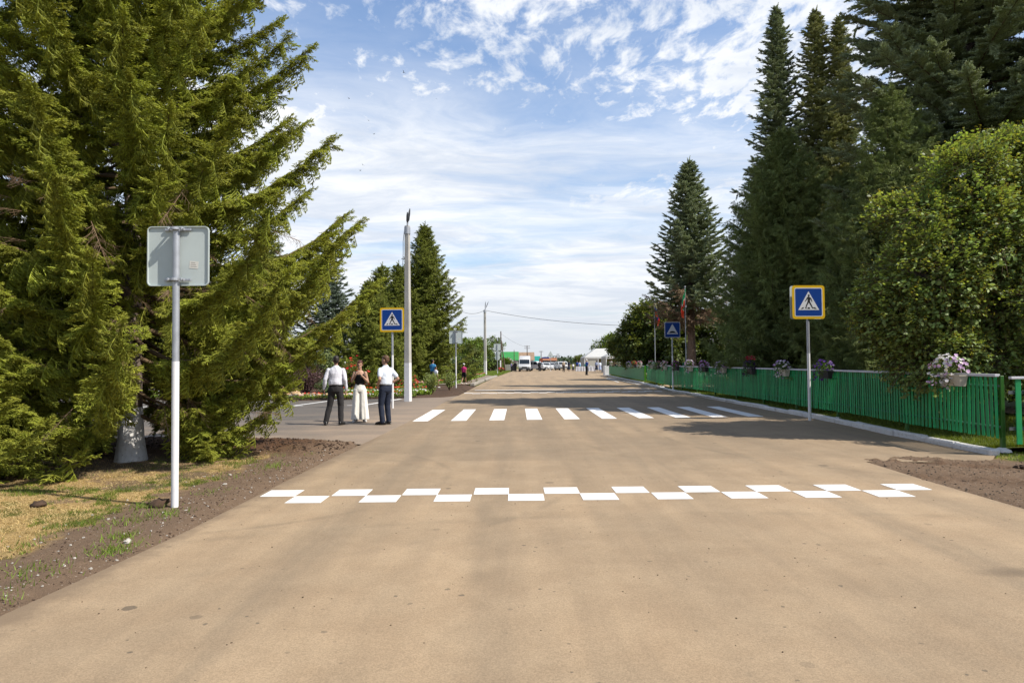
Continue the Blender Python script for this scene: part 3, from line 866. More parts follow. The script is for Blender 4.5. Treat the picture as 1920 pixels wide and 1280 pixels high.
def ped_polys():
    """walking man over a striped crossing, in units of the panel's inner half-size"""
    man = []
    man.append([(0.02 + 0.075 * math.cos(a), 0.49 + 0.078 * math.sin(a)) for a in np.linspace(0, 2 * np.pi, 14, endpoint=False)])
    man.append([(-0.10, 0.36), (-0.02, 0.41), (0.10, 0.37), (0.13, 0.18), (0.08, 0.0), (-0.09, 0.02), (-0.07, 0.18)])       # trunk
    man.append(limb2((-0.07, 0.35), (-0.17, 0.17), 0.085, 0.07)); man.append(limb2((-0.17, 0.18), (-0.28, 0.04), 0.07, 0.05))
    man.append(limb2((0.09, 0.34), (0.21, 0.20), 0.085, 0.07)); man.append(limb2((0.20, 0.21), (0.26, 0.02), 0.07, 0.05))
    man.append(limb2((-0.02, 0.05), (-0.12, -0.18), 0.12, 0.09)); man.append(limb2((-0.12, -0.14), (-0.24, -0.46), 0.09, 0.07))
    man.append(limb2((0.04, 0.05), (0.15, -0.16), 0.12, 0.09)); man.append(limb2((0.14, -0.13), (0.30, -0.45), 0.09, 0.07))
    man.append(limb2((-0.25, -0.44), (-0.15, -0.47), 0.06, 0.05)); man.append(limb2((0.28, -0.44), (0.38, -0.43), 0.06, 0.05))
    bars = [[(-0.62, -0.50), (-0.44, -0.50), (-0.34, -0.38), (-0.46, -0.38)], [(-0.10, -0.50), (0.10, -0.50), (0.08, -0.38), (-0.08, -0.38)],
            [(0.44, -0.50), (0.62, -0.50), (0.46, -0.38), (0.34, -0.38)]]
    return man, bars
def face_sign(kind, loc, zc, w, top, white_to, label, rz=0.0, double=False, yellow=True):
    t = thing('traffic_sign', label, 'traffic sign', loc, rz)
    pole_parts(t, top, white_to)
    y0 = 0.062
    b = w
    if double:
        mb = MB(); mb.prism(rounded(b, b, 0.06), 0, -0.012, Matrix.Translation((0, 0.062, zc)) @ FACE)
        mb.build('rear_panel', M_GALVD, t)
    M_ = lambda d0, d1, P, mat, nm: plate(P, d0, d1, mat, nm, t, zc)
    if yellow:
        M_(0.062, 0.050, [rounded(b, b, 0.07)], M_YEL, 'border'); k = b * 0.86
        M_(0.062, 0.0645, [rounded(k, k, 0.045)], M_SW, 'white_edge'); k2 = k * 0.945
    else:
        k = b; M_(0.050, 0.0645, [rounded(k, k, 0.05)], M_SW, 'white_edge'); k2 = k * 0.93
    M_(0.0646, 0.0665, [rounded(k2, k2, 0.035)], M_BLUE, 'panel')
    s = k2 / 2 * 1.0
    tri = [(-0.80, -0.58), (0.80, -0.58), (0.0, 0.80)]
    if kind == 'hump': tri = [(-0.78, -0.58), (0.78, -0.58), (0.0, 0.82)]
    M_(0.0666, 0.0685, [[(x * s, y * s) for x, y in tri]], M_SW, 'triangle')
    if kind == 'ped':
        man, bars = ped_polys()
        for i, P in enumerate(man):
            pass
        mb = MB(); M = Matrix.Translation((0, 0, zc)) @ FACE
        for i, P in enumerate(man): mb.prism([(x * s, y * s) for x, y in P], 0.0686, 0.0700 + 0.0001 * i, M)
        mb.build('walking_figure', M_BLK, t)
        for P in bars:
            MB().prism([(x * s, y * s) for x, y in P], 0.0686, 0.0699, M).build('stripe', M_BLK, t)
    else:
        M = Matrix.Translation((0, 0, zc)) @ FACE
        P = [(-0.58, -0.44), (0.58, -0.44), (0.58, -0.38), (0.42, -0.38)] + [(0.40 * math.cos(a), -0.38 + 0.22 * math.sin(a)) for a in np.linspace(0.15, np.pi - 0.15, 12)] + [(-0.42, -0.38), (-0.58, -0.38)]
        MB().prism([(x * s, y * s) for x, y in P], 0.0686, 0.0700, M).build('hump_symbol', M_BLK, t)
    for z in (zc + w * 0.3, zc - w * 0.3):
        mb = MB(); mb.bbox((0, -0.044, z), (0.2, 0.012, 0.03), 0.003); mb.tube([(0, 0, z - .014), (0, 0, z + .014)], 0.046, 14); mb.build('clamp', M_GALV, t)
    return t
face_sign('ped', (-4.25, 24.25, 0), 3.13, 0.86, 3.4, 1.88, 'yellow bordered pedestrian crossing sign on the left, beside the tall concrete post')
face_sign('ped', (7.79, 17.95, 0), 3.10, 0.88, 3.4, 1.76, 'yellow bordered pedestrian crossing sign on the right, in front of the green fence', rz=R(4), double=True)
face_sign('hump', (8.22, 35.0, 0), 3.17, 0.80, 3.5, 1.85, 'plain blue speed hump sign beside the green fence, under the flagpoles', yellow=False)

# ---- concrete posts with street lamps
M_POST = pmat('post_concrete', (0.60, 0.58, 0.54), 0.9, 0.10, 2.0, 0.3, 50)
M_DARK = pmat('dark_metal', (0.035, 0.037, 0.042), 0.5, 0.1, 8, metallic=0.4)
M_WIRE = pmat('cable', (0.03, 0.03, 0.032), 0.7)
def concrete_post(loc, h, wb, wt, white_to, label, rz, lamps):
    t = thing('concrete_post', label, 'street lamp', loc, rz)
    def sq(w, z, ch=0.18):
        a = w / 2; c = a * ch
        return [np.array(p + (z,)) for p in ((a - c, -a), (a, -a + c), (a, a - c), (a - c, a), (-a + c, a), (-a, a - c), (-a, -a + c), (-a + c, -a))]
    wm = wb + (wt - wb) * white_to / h
    MB().rings([sq(wb * 1.01, -0.3), sq(wm * 1.01, white_to)]).build('painted_base', M_WHITE, t)
    MB().rings([sq(wm, white_to + .001), sq(wt, h)]).build('post', M_POST, t)
    MB().tube([(0, 0, h - 0.35), (0, 0, h - 0.05)], wt * 0.72, 12).build('collar', M_GALV, t, auto=True)
    for (dx, dy, dz, L) in lamps:
        a = thing_part('lamp_arm', t)
        d = Vector((dx, dy, dz)).normalized()
        p0 = Vector((0, 0, h - 0.05)); p1 = p0 + d * L * 0.3; p2 = p0 + d * L
        mb = MB(); mb.tube([p0, p1], 0.03, 8)
        o = mb.build('lamp_arm', M_GALV, t, auto=True)
        h_ = MB(); u, w_, dd = basis(d)
        pts = [p1, p1 + d * L * 0.12, p1 + d * L * 0.45, p2]
        h_.tube([np.array(p) for p in pts], [0.035, 0.075, 0.07, 0.03], 10, flat=0.55)
        h_.build('lamp_head', M_DARK, o, auto=True)
    return t
def thing_part(*a): return None
lp = concrete_post((-4.36, 28.54, 0), 7.35, 0.26, 0.18, 1.60, 'tall concrete lamp post with whitewashed foot, beside the left pedestrian sign', R(-14),
              [(0.05, 0.45, 1.6, 0.85), (0.12, -0.25, 1.6, 0.62)])
MB().tube([(-0.13, 0, 7.2), (-0.19, 0, 6.7), (-0.20, 0.02, 6.2), (-0.22, 0, 5.5)], 0.012, 5).build('cable_tail', M_WIRE, lp)
lp2 = concrete_post((-3.34, 84.7, 0), 8.1, 0.34, 0.25, 1.75, 'farther concrete lamp post with two upright lamps, standing at the edge of the lawn', R(-10),
              [(0.55, 0.1, 1.3, 1.15), (0.06, 0.3, 1.3, 1.1)])
def cable(p, q, sag, label, grp=None, rad=0.014):
    pts = []
    for i in range(25):
        s = i / 24; v = Vector(p).lerp(Vector(q), s); v.z -= sag * 4 * s * (1 - s); pts.append(tuple(v))
    o = MB().tube(pts, rad, 5).build('overhead_cable', M_WIRE); tag(o, label, 'cable', grp)
cable((-3.2, 84.7, 8.0), (13.0, 74, 5.4), 0.35, 'thin cable running from the farther lamp post across the road to the right', rad=0.022)
cable((-3.45, 84.7, 8.0), (-6.2, 84, 7.9), 0.35, 'short slack cable from the farther lamp post into the spruce on the left', rad=0.02)
cable((-4.3, 28.6, 6.95), (-7.6, 52, 5.0), 0.15, 'cable running back from the tall concrete lamp post into the spruce', rad=0.012)

# ---- wooden utility poles far down the road
M_OLDW = pmat('weathered_wood', (0.17, 0.12, 0.09), 0.9, 0.2, 4, 0.5, 30)
def utility_pole(x, y, h, label, arm=0.0, brace=False, sleeve=False, arms=1, rad=0.11):
    t = thing('utility_pole', label, 'utility pole', (x, y, 0), 0, 'wooden utility poles beyond the square')
    MB().tube([(0, 0, -0.3), (0, 0, h)], [rad * 1.3, rad * 0.8], 10).build('pole', M_OLDW, t, auto=True)
    if brace: MB().tube([(0.75, 0.3, -0.3), (0.06, 0, h * 0.78)], [rad * 1.1, rad * 0.8], 8).build('brace', M_OLDW, t, auto=True)
    if sleeve: MB().tube([(-0.14, -.04, -0.3), (-0.14, -.04, 1.9)], 0.16, 10).build('painted_base', M_WHITE, t, auto=True)
    for k in range(arms if arm else 0):
        z = h - 0.25 - 0.5 * k
        a = MB().box((0, -.12, z), (arm, 0.1, 0.1)).build('crossarm', M_OLDW, t)
        for sx in (-0.42, 0, 0.42):
            MB().tube([(sx * arm, -.12, z + .05), (sx * arm, -.12, z + 0.22)], [0.05, 0.03], 6).build('insulator', M_SW, a)
utility_pole(-1.95, 120, 7.0, 'tall dark wooden utility pole with a leaning brace, left of the white van', brace=True, sleeve=True)
utility_pole(3.75, 170, 5.7, 'wooden utility pole with two crossarms rising behind the white van', arm=1.4, arms=2)
utility_pole(0.6, 200, 5.1, 'thin bare pole in front of the green roofed house')
utility_pole(8.5, 200, 4.8, 'utility pole with one crossarm above the low orange building', arm=1.3)
utility_pole(16.2, 250, 3.9, 'short far pole, left of a pair near the dark car', rad=0.12)
utility_pole(17.6, 262, 4.6, 'far pole with a crossarm, beside the shorter one near the dark car', arm=1.2, arms=2)
utility_pole(13.3, 250, 3.2, 'stubby far pole between the triangular sign and the dark car', rad=0.10)
cable((-1.95, 120, 6.6), (3.75, 170, 5.3), 0.4, 'far cable sloping down from the braced utility pole', rad=0.015)

# ---- flagpoles
M_FW = pmat('flag_white', (1.1, 1.1, 1.12), 0.8, 0.04, 9, transl=0.4)
M_FB = pmat('flag_blue', (0.04, 0.16, 1.0), 0.8, 0.06, 9, transl=0.4)
M_FR = pmat('flag_red', (1.1, 0.13, 0.07), 0.8, 0.06, 9, transl=0.4)
M_FG = pmat('flag_green', (0.03, 0.6, 0.22), 0.8, 0.06, 9, transl=0.4)
M_BIN = pmat('bracket_green', (0.01, 0.20, 0.10), 0.5, 0.1, 6)
def flagpole(loc, h, bands, fh, fw, label, seed, flab):
    t = thing('flagpole', label, 'flagpole', loc)
    MB().tube([(0, 0, -0.3), (0, 0, h)], [0.035, 0.022], 10).build('pole', M_GALV, t, auto=True)
    MB().ell((0, 0, h + 0.03), (0.045, 0.045, 0.045), 8, 6).build('finial', M_GALV, t, smooth=True)
    MB().bbox((0, -0.06, 1.25), (0.42, 0.10, 0.35), 0.01).build('bracket', M_BIN, t)
    # limp cloth hanging from the hoist in folds
    nu, nv = 26, 20; V = []; F = []; mi = []
    rr = random.Random(seed)
    for j in range(nv + 1):
        b = j / nv                                       # down the hoist
        for i in range(nu + 1):
            a = i / nu                                   # along the fly
            sag = a * fw * 0.95
            x = 0.03 + 0.30 * math.sin(a * 2.6) * (0.5 + 0.5 * b) * (1 if seed % 2 else -1)
            y = -0.05 + 0.10 * math.sin(a * 15 + b * 1.5)
            z = h - 0.08 - b * fh - sag * 0.62
            V.append((x, y, z))
    for j in range(nv):
        for i in range(nu):
            k = j * (nu + 1) + i
            F.append((k, k + 1, k + nu + 2, k + nu + 1)); b = (j + 0.5) / nv
            mi.append(0 if b < bands[0] else 1 if b < bands[1] else 2)
    return t, V, F, mi
for (loc, h, bands, fh, fw, label, seed, ms, fl) in (
        ((9.8, 46.8, 0.05), 5.65, (0.33, 0.66), 0.9, 1.3, 'slim flagpole with the white, blue and red flag hanging limp', 3, (M_FW, M_FB, M_FR), 'limp white, blue and red flag on the farther flagpole'),
        ((9.68, 38.0, 0.05), 5.62, (0.45, 0.53), 0.9, 1.3, 'slim flagpole with the green and red flag hanging limp', 4, (M_FG, M_FW, M_FR), 'limp green, white and red flag on the nearer flagpole')):
    t, V, F, mi = flagpole(loc, h, bands, fh, fw, label, seed, fl)
    o = mesh_np('flag', np.array(V), np.array(F), list(ms), t, mi=mi, smooth=True)

# ================================================================== THE FENCE
M_FENCE = pmat('fence_green', (0.007, 0.355, 0.11), 0.5, 0.10, 3.0, 0.15, 30, spec=0.4, objvar=0.28)
M_FPOST = pmat('fence_post_green', (0.030, 0.150, 0.012), 0.4, 0.12, 5, spec=0.5)
M_RAIL = pmat('fence_rail', (0.38, 0.40, 0.42), 0.4, 0.08, 6, metallic=0.7)
M_CAP = pmat('fence_cap', (0.70, 0.70, 0.76), 0.5, 0.05, 4)
def slat_mesh(h=1.02, w=0.068, d=0.013):
    mb = MB(); mb.bbox((0, 0, 0), (d, w, h), 0.003)
    me = bpy.data.meshes.new('slat'); me.from_pydata(mb.v, [], mb.f); me.update(); me.materials.append(M_FENCE)
    return me
def fx(y): return float(np.interp(y, FY, FX))
fence = thing('picket_fence', 'long green picket fence with a white top rail hung with flower boxes', 'fence', (8.10, 11.35, 0))
O = Vector((8.10, 11.35, 0))
SLAT = slat_mesh()
PITCH = 0.1165
n = 0; yy = 11.42; rest = MB()
while yy < 46.6:
    panel = int((yy - 11.4) / 2.85)
    dz = 0.012 * math.sin(panel * 2.3)
    ang = math.atan2(fx(yy + .3) - fx(yy - .3), 0.6)
    p = Vector((fx(yy) - 0.03, yy, 0.775 + dz + rnd.uniform(-0.006, 0.006)))
    if n < 300:
        s = bpy.data.objects.new('slat', SLAT); link(s, fence)
        s.location = p - O; s.rotation_euler = (R(rnd.uniform(-0.5, 0.5)), R(rnd.uniform(-1.2, 1.2)), -ang + R(rnd.uniform(-4, 4)))
    else:
        rest.box(p - O, (0.022, 0.082, 1.02))
    n += 1; yy += PITCH
rest.build('far_slats', M_FENCE, fence, kind='stuff')
posts = [11.38, 14.2, 17.7, 20.3, 23.0, 25.8, 28.6, 31.4, 34.2, 37.0, 39.8, 42.6, 46.6]
for a in posts:
    MB().bbox((0, 0, 0), (0.06, 0.06, 1.34), 0.004).build('post', M_FPOST, fence).location = Vector((fx(a) + 0.035, a, 0.63)) - O
    MB().tube([(0, 0, 0), (0, 0, 0.03), (0, 0, 0.07)], [0.14, 0.13, 0.05], 9).build('footing', M_WASH, fence).location = Vector((fx(a) + 0.02, a, 0.04)) - O
for a, b in zip(posts[:-1], posts[1:]):
    for z in (0.45, 1.13):
        MB().tube([Vector((fx(a), a, z)) - O, Vector((fx(b), b, z)) - O], 0.02, 4).build('rail', M_RAIL, fence)
    pa = Vector((fx(a) - 0.02, a, 1.305)); pb = Vector((fx(b) - 0.02, b, 1.305)); c = (pa + pb) / 2; L = (pb - pa).length
    MB().bbox((0, 0, 0), (L - 0.01, 0.085, 0.045), 0.004, rz=math.atan2(pb.y - pa.y, pb.x - pa.x)).build('top_rail', M_CAP, fence).location = c - O
# short return of the fence to the right, lit by the sun
side = thing('picket_fence', 'short sunlit end of green fence with wider gaps at the right edge', 'fence', (8.20, 11.15, 0))
SL2 = slat_mesh(1.06, 0.085, 0.022)
for k in range(16):
    s = bpy.data.objects.new('slat', SL2); link(s, side)
    s.location = (0.02 + k * 0.150, -0.03 - 0.012 * k, 0.72 + rnd.uniform(-.006, .006)); s.rotation_euler = (R(rnd.uniform(-.5, .5)), R(rnd.uniform(-.6, .6)), R(90 + rnd.uniform(-4, 4)))
for z in (0.44, 1.03):
    for dz in (0, ):
        MB().bbox((1.15, 0.02, z), (2.5, 0.03, 0.055), 0.004).build('rail', M_RAIL, side)
MB().bbox((1.15, -0.02, 1.27), (2.5, 0.07, 0.04), 0.004).build('top_rail', M_CAP, side)
MB().bbox((2.35, 0.05, 0.6), (0.06, 0.06, 1.3), 0.004).build('post', M_FPOST, side)
# the farther fence beyond the gate
ff = thing('picket_fence', 'farther green picket fence beyond the open gap and its bright post', 'fence', (9.3, 47.9, 0))
O2 = Vector((9.3, 47.9, 0)); mb = MB(); yy = 48.1
while yy < 74.8:
    mb.box(Vector((fx(yy) - .03, yy, 0.70)) - O2, (0.022, 0.088, 1.0)); yy += PITCH
mb.build('slats', M_FENCE, ff, kind='stuff')
for a in np.arange(48.0, 75.1, 3.0):
    MB().bbox((0, 0, 0), (0.07, 0.07, 1.3), 0.004).build('post', M_FPOST, ff).location = Vector((fx(a) + .03, a, 0.58)) - O2
MB().tube([Vector((fx(y) - .02, y, 1.22)) - O2 for y in (48, 56, 64, 70, 75)], 0.035, 4).build('top_rail', M_CAP, ff)
for z in (0.4, 1.0): MB().tube([Vector((fx(y) + .0, y, z)) - O2 for y in (48, 56, 64, 70, 75)], 0.02, 4).build('rail', M_RAIL, ff)
gp = MB().bbox((9.25, 47.6, 0.62), (0.10, 0.10, 1.30), 0.006).build('gate_post', pmat('gate_post_green', (0.06, 0.30, 0.01), 0.4, 0.1, 5)); tag(gp, 'bright green gate post standing in the gap between the two fences', 'post')
wb = MB().bbox((10.55, 76.6, 0.5), (0.55, 1.2, 1.15), 0.02).build('block', M_WHITE); tag(wb, 'white block at the far end of the green fence before the marquee', 'block')

# pale low fence inside the park, glimpsed through the slats
pf = thing('picket_fence', 'pale wooden low fence inside the park, seen through the green slats', 'fence', (15.6, 20, 0))
M_PALE = pmat('pale_wood', (0.50, 0.44, 0.34), 0.8, 0.1, 4)
mb = MB()
for k in range(110): mb.bbox((0.004 * k, -4 + k * 0.17, 0.62), (0.02, 0.09, 0.62), 0.003)
mb.build('pickets', M_PALE, pf, kind='stuff')
for z in (0.45, 0.8): MB().bbox((0.25, 5.3, z), (0.05, 18.8, 0.06), 0.004, rz=-0.024).build('rail', M_PALE, pf)
for k in range(7): MB().bbox((0.07 * k, -4 + k * 3.1, 0.45), (0.09, 0.09, 0.95), 0.004).build('post', M_PALE, pf)

# ---- flower boxes hung on the fence
M_BOXW = pmat('planter_cream', (0.66, 0.61, 0.50), 0.55, 0.05, 5)
M_BOXD = pmat('planter_dark', (0.05, 0.045, 0.05), 0.5, 0.1, 5)
M_PLEAF = leafmat('petunia_leaf', (0.085, 0.15, 0.02), (0.04, 0.08, 0.015), 0.25)
def petal_mat(name, c, c2):
    c = tuple(q * 0.72 for q in c); c2 = tuple(q * 0.72 for q in c2)
    return leafmat('petal_' + name, c, c2, 0.25, hue=0.01, val=0.18)
PM = {'white': petal_mat('white', (0.80, 0.78, 0.80), (0.70, 0.66, 0.72)), 'lilac': petal_mat('lilac', (0.62, 0.42, 0.68), (0.50, 0.30, 0.60)),
      'pink': petal_mat('pink', (0.75, 0.42, 0.50), (0.68, 0.30, 0.42)), 'magenta': petal_mat('magenta', (0.40, 0.06, 0.32), (0.28, 0.04, 0.24)),
      'red': petal_mat('red', (0.60, 0.02, 0.015), (0.45, 0.01, 0.02)), 'violet': petal_mat('violet', (0.13, 0.04, 0.32), (0.08, 0.03, 0.2)),
      'burgundy': petal_mat('burgundy', (0.10, 0.012, 0.035), (0.045, 0.006, 0.02)), 'plum': petal_mat('plum', (0.045, 0.010, 0.055), (0.02, 0.006, 0.03))}
def flower_verts(P, N, size, r, petals=5):
    """each bloom: a shallow trumpet of five petals"""
    V = []; F = []; c = 0
    for p, nrm in zip(P, N):
        u, w, d = basis(nrm); s = size * r.uniform(0.75, 1.2); a0 = r.uniform(0, 6.28)
        V.append(p - d * s * 0.35); base = c; c += 1
        K = petals * 2
        for k in range(K):
            a = a0 + 2 * math.pi * k / K; rr_ = s * (1.0 if k % 2 == 0 else 0.80)
            V.append(p + (math.cos(a) * u + math.sin(a) * w) * rr_ - d * (0.0 if k % 2 == 0 else s * 0.1)); c += 1
        for k in range(K): F.append((base, base + 1 + k, base + 1 + (k + 1) % K))
    return np.array(V), np.array(F)
def leaf_cards(P, N, size, r, jitter=0.7):
    """small bent leaves, two triangles each side of the rib"""
    n = len(P); N = N + r.normal(size=(n, 3)) * jitter; N /= np.linalg.norm(N, axis=1)[:, None]
    T = np.cross(N, r.normal(size=(n, 3))); T /= np.linalg.norm(T, axis=1)[:, None] + 1e-9
    B = np.cross(N, T); s = size * r.uniform(0.6, 1.25, (n, 1))
    a = P; b = P + T * s * 0.45 + B * s * 0.30 + N * s * 0.08; c = P + T * s - N * s * 0.12; d = P + T * s * 0.45 - B * s * 0.30 + N * s * 0.08
    V = np.stack([a, b, c, d], 1).reshape(-1, 3)
    i = np.arange(n) * 4
    F = np.concatenate([np.stack([i, i + 1, i + 2], 1), np.stack([i, i + 2, i + 3], 1)])
    return V, F
def flower_box(y, main, second, dark, label, seed, up=0.0, nb=75, red_top=False, size=1.0):
    r = np.random.RandomState(seed); x = fx(y) - 0.14
    t = thing('flower_box', label, 'flower box', (x, y, 1.28), 0, 'flower boxes hung on the green fence')
    mb = MB()                                    # trapezoid trough with an open top
    L, W0, W1, H = 0.50 * size, 0.10, 0.15, 0.19
    M_ = M_BOXD if dark else M_BOXW
    ring = lambda w, l, z: [np.array(p) for p in ((-w / 2, -l / 2, z), (w / 2, -l / 2, z), (w / 2, l / 2, z), (-w / 2, l / 2, z))]
    mb.rings([ring(W0, L * 0.9, -H * .95), ring(W1, L, 0.0), ring(W1 + .02, L + .02, 0.0), ring(W1 + .02, L + .02, 0.02), ring(W1 - .01, L - .01, 0.02), ring(W0, L * 0.9, -H * .8)])
    mb.build('trough', M_, t)
    MB().bbox((0.10, 0, -0.01), (0.10, 0.03, 0.012), 0.002).build('bracket', M_RAIL, t)
    n = nb
    ph = r.uniform(0, 2 * np.pi, n); th = r.uniform(-0.25, 1.3, n)
    D = np.stack([np.cos(th) * np.cos(ph), np.cos(th) * np.sin(ph), np.sin(th)], 1)
    rad = np.array([0.22, 0.38, 0.23]) * size; P = D * rad * r.uniform(0.75, 1.08, (n, 1)) + np.array([-0.03, 0.10, 0.09 + up])
    tr = r.uniform(size=n) < 0.28                 # trailing stems towards the near end
    P[tr] = np.stack([r.uniform(-0.22, -0.04, tr.sum()), r.uniform(-0.12, 0.46, tr.sum()), r.uniform(-0.24, 0.05, tr.sum())], 1)
    pick = (fbm(P[:, 1] * 1.0, P[:, 2], 7, seed) + 0.25 * (r.uniform(size=n) - 0.5)) < 0.5
    for sel, nm in ((pick, main), (~pick, second)):
        if sel.sum() == 0: continue
        V, F = flower_verts(P[sel], D[sel] + np.array([-0.5, -0.5, 0.3]), 0.034, r)
        o = mesh_np('blossoms', V, F, PM[nm], t); o['kind'] = 'stuff'
    if red_top:
        Q = np.stack([r.uniform(-.1, .05, 26), r.choice([-0.28, -0.05, 0.2], 26) + r.normal(0, 0.04, 26), 0.40 + r.normal(0, 0.04, 26)], 1)
        V, F = flower_verts(Q, Q * 0 + np.array([-.5, -.5, .8]) + r.normal(0, .4, Q.shape), 0.036, r); o = mesh_np('geranium_blossoms', V, F, PM['red'], t); o['kind'] = 'stuff'
        mb = MB()
        for q in Q[::3]: mb.tube([(q[0] * .3, q[1] * .5, 0.0), q], 0.004, 3)
        mb.build('stems', M_PLEAF, t, kind='stuff')
    nl = 520; ph = r.uniform(0, 2 * np.pi, nl); th = r.uniform(-0.3, 1.3, nl)
    D = np.stack([np.cos(th) * np.cos(ph), np.cos(th) * np.sin(ph), np.sin(th)], 1)
    P = D * rad * 0.92 * r.uniform(0.3, 1.0, (nl, 1)) + np.array([-0.03, 0.10, 0.07 + up])
    tr = r.uniform(size=nl) < 0.2; P[tr] = np.stack([r.uniform(-0.2, -0.06, tr.sum()), r.uniform(-0.12, 0.44, tr.sum()), r.uniform(-0.22, 0.05, tr.sum())], 1)
    V, F = leaf_cards(P, D, 0.05, r)
    o = mesh_np('leaves', V, F, PM[main] if main in ('burgundy', 'plum') and False else M_PLEAF, t); o['kind'] = 'stuff'
    return t
BOX = [(12.35, 'white', 'lilac', 0, 'large cream flower box of white and pale lilac petunias, nearest the fence end', 0.05, 130),
       (17.95, 'violet', 'violet', 1, 'dark flower box of violet petunias, just right of the right pedestrian sign', 0.0, 60),
       (20.75, 'white', 'lilac', 0, 'cream flower box of trailing white petunias, just left of the right pedestrian sign', 0.0, 75),
       (23.7, 'plum', 'plum', 1, 'dark flower box of near-black petunias under upright red geraniums', 0.0, 80),
       (26.9, 'white', 'lilac', 0, 'wide cream flower box of white and lilac petunias left of the black and red one', 0.0, 90),
       (29.5, 'magenta', 'lilac', 1, 'dark flower box of magenta petunias between two pale ones', 0.0, 80),
       (31.9, 'white', 'lilac', 0, 'cream flower box of white and pink petunias before the trunk of the tall spruce', 0.05, 80),
       (34.6, 'burgundy', 'magenta', 1, 'dark flower box of burgundy petunias just right of the speed hump sign pole', 0.0, 80),
       (37.6, 'white', 'pink', 0, 'cream flower box of pale pink petunias just left of the speed hump sign pole', 0.0, 80),
       (40.3, 'burgundy', 'plum', 1, 'small dark burgundy flower box below the nearer flagpole', 0.0, 70),
       (43.5, 'white', 'pink', 0, 'pale flower box at the gate end of the long fence', 0.03, 80),
       (49.2, 'pink', 'white', 0, 'first flower box beyond the gate, pale pink and white', 0.0, 80),
       (52.3, 'red', 'red', 1, 'bright red flower box on the farther fence', 0.05, 60),
       (55.5, 'white', 'lilac', 0, 'white flower box left of the bright red one on the farther fence', 0.0, 70),
       (59.0, 'violet', 'lilac', 1, 'violet flower box on the farther fence', 0.0, 70),
       (62.6, 'white', 'white', 0, 'white flower box left of the violet one on the farther fence', 0.0, 70),
       (66.4, 'pink', 'red', 1, 'pink and red flower box near the far end of the farther fence', 0.0, 70),
       (70.2, 'white', 'lilac', 0, 'greyish white flower box last but one on the farther fence', 0.0, 60),
       (74.2, 'burgundy', 'plum', 1, 'dark burgundy flower box at the very end of the farther fence', 0.0, 60)]
for i, (y_, a, b, dk, lab, up, nb) in enumerate(BOX):
    flower_box(y_, a, b, dk, lab, 100 + i, up, nb, red_top=(a == 'plum'), size=1.1 if i == 0 else 1.0)

# ================================================================== TREES
M_BARK = bark_mat('bark_grey', (0.06, 0.045, 0.035), (0.20, 0.155, 0.125))
M_BARKR = bark_mat('bark_brown', (0.07, 0.042, 0.030), (0.22, 0.15, 0.11))
M_TWIG = pmat('twig', (0.20, 0.135, 0.075), 0.9, 0.2, 6)
M_TWIGD = pmat('dead_twig', (0.32, 0.21, 0.13), 0.9, 0.2, 6)
M_NORWAY = leafmat('norway_needles', (0.380, 0.410, 0.060), (0.230, 0.265, 0.040), 0.45, hue=0.012, val=0.28)
M_NORWAYD = leafmat('dark_norway_needles', (0.270, 0.330, 0.115), (0.170, 0.220, 0.075), 0.40, hue=0.01, val=0.3)
M_MIDN = leafmat('mid_norway_needles', (0.270, 0.305, 0.050), (0.150, 0.185, 0.032), 0.40, hue=0.01, val=0.3)
M_BLUES = leafmat('blue_spruce_needles', (0.340, 0.395, 0.235), (0.220, 0.270, 0.155), 0.34, hue=0.012, val=0.3)
M_OLIVES = leafmat('olive_spruce_needles', (0.390, 0.405, 0.175), (0.250, 0.275, 0.115), 0.34, hue=0.012, val=0.3)
M_SILVER = leafmat('silver_spruce_needles', (0.235, 0.290, 0.215), (0.120, 0.160, 0.115), 0.18, hue=0.01, val=0.25)
M_DEADN = leafmat('dead_needles', (0.30, 0.20, 0.12), (0.17, 0.115, 0.075), 0.1, hue=0.01, val=0.3)
M_DARKB = leafmat('broad_leaf_dark', (0.150, 0.190, 0.050), (0.080, 0.110, 0.030), 0.36, rough=0.5, spec=0.35)
M_BROAD = leafmat('broad_leaf', (0.235, 0.310, 0.090), (0.115, 0.165, 0.052), 0.40, rough=0.5, spec=0.35)
M_FRUIT = leafmat('yellow_key_clusters', (0.42, 0.36, 0.05), (0.26, 0.26, 0.04), 0.3)

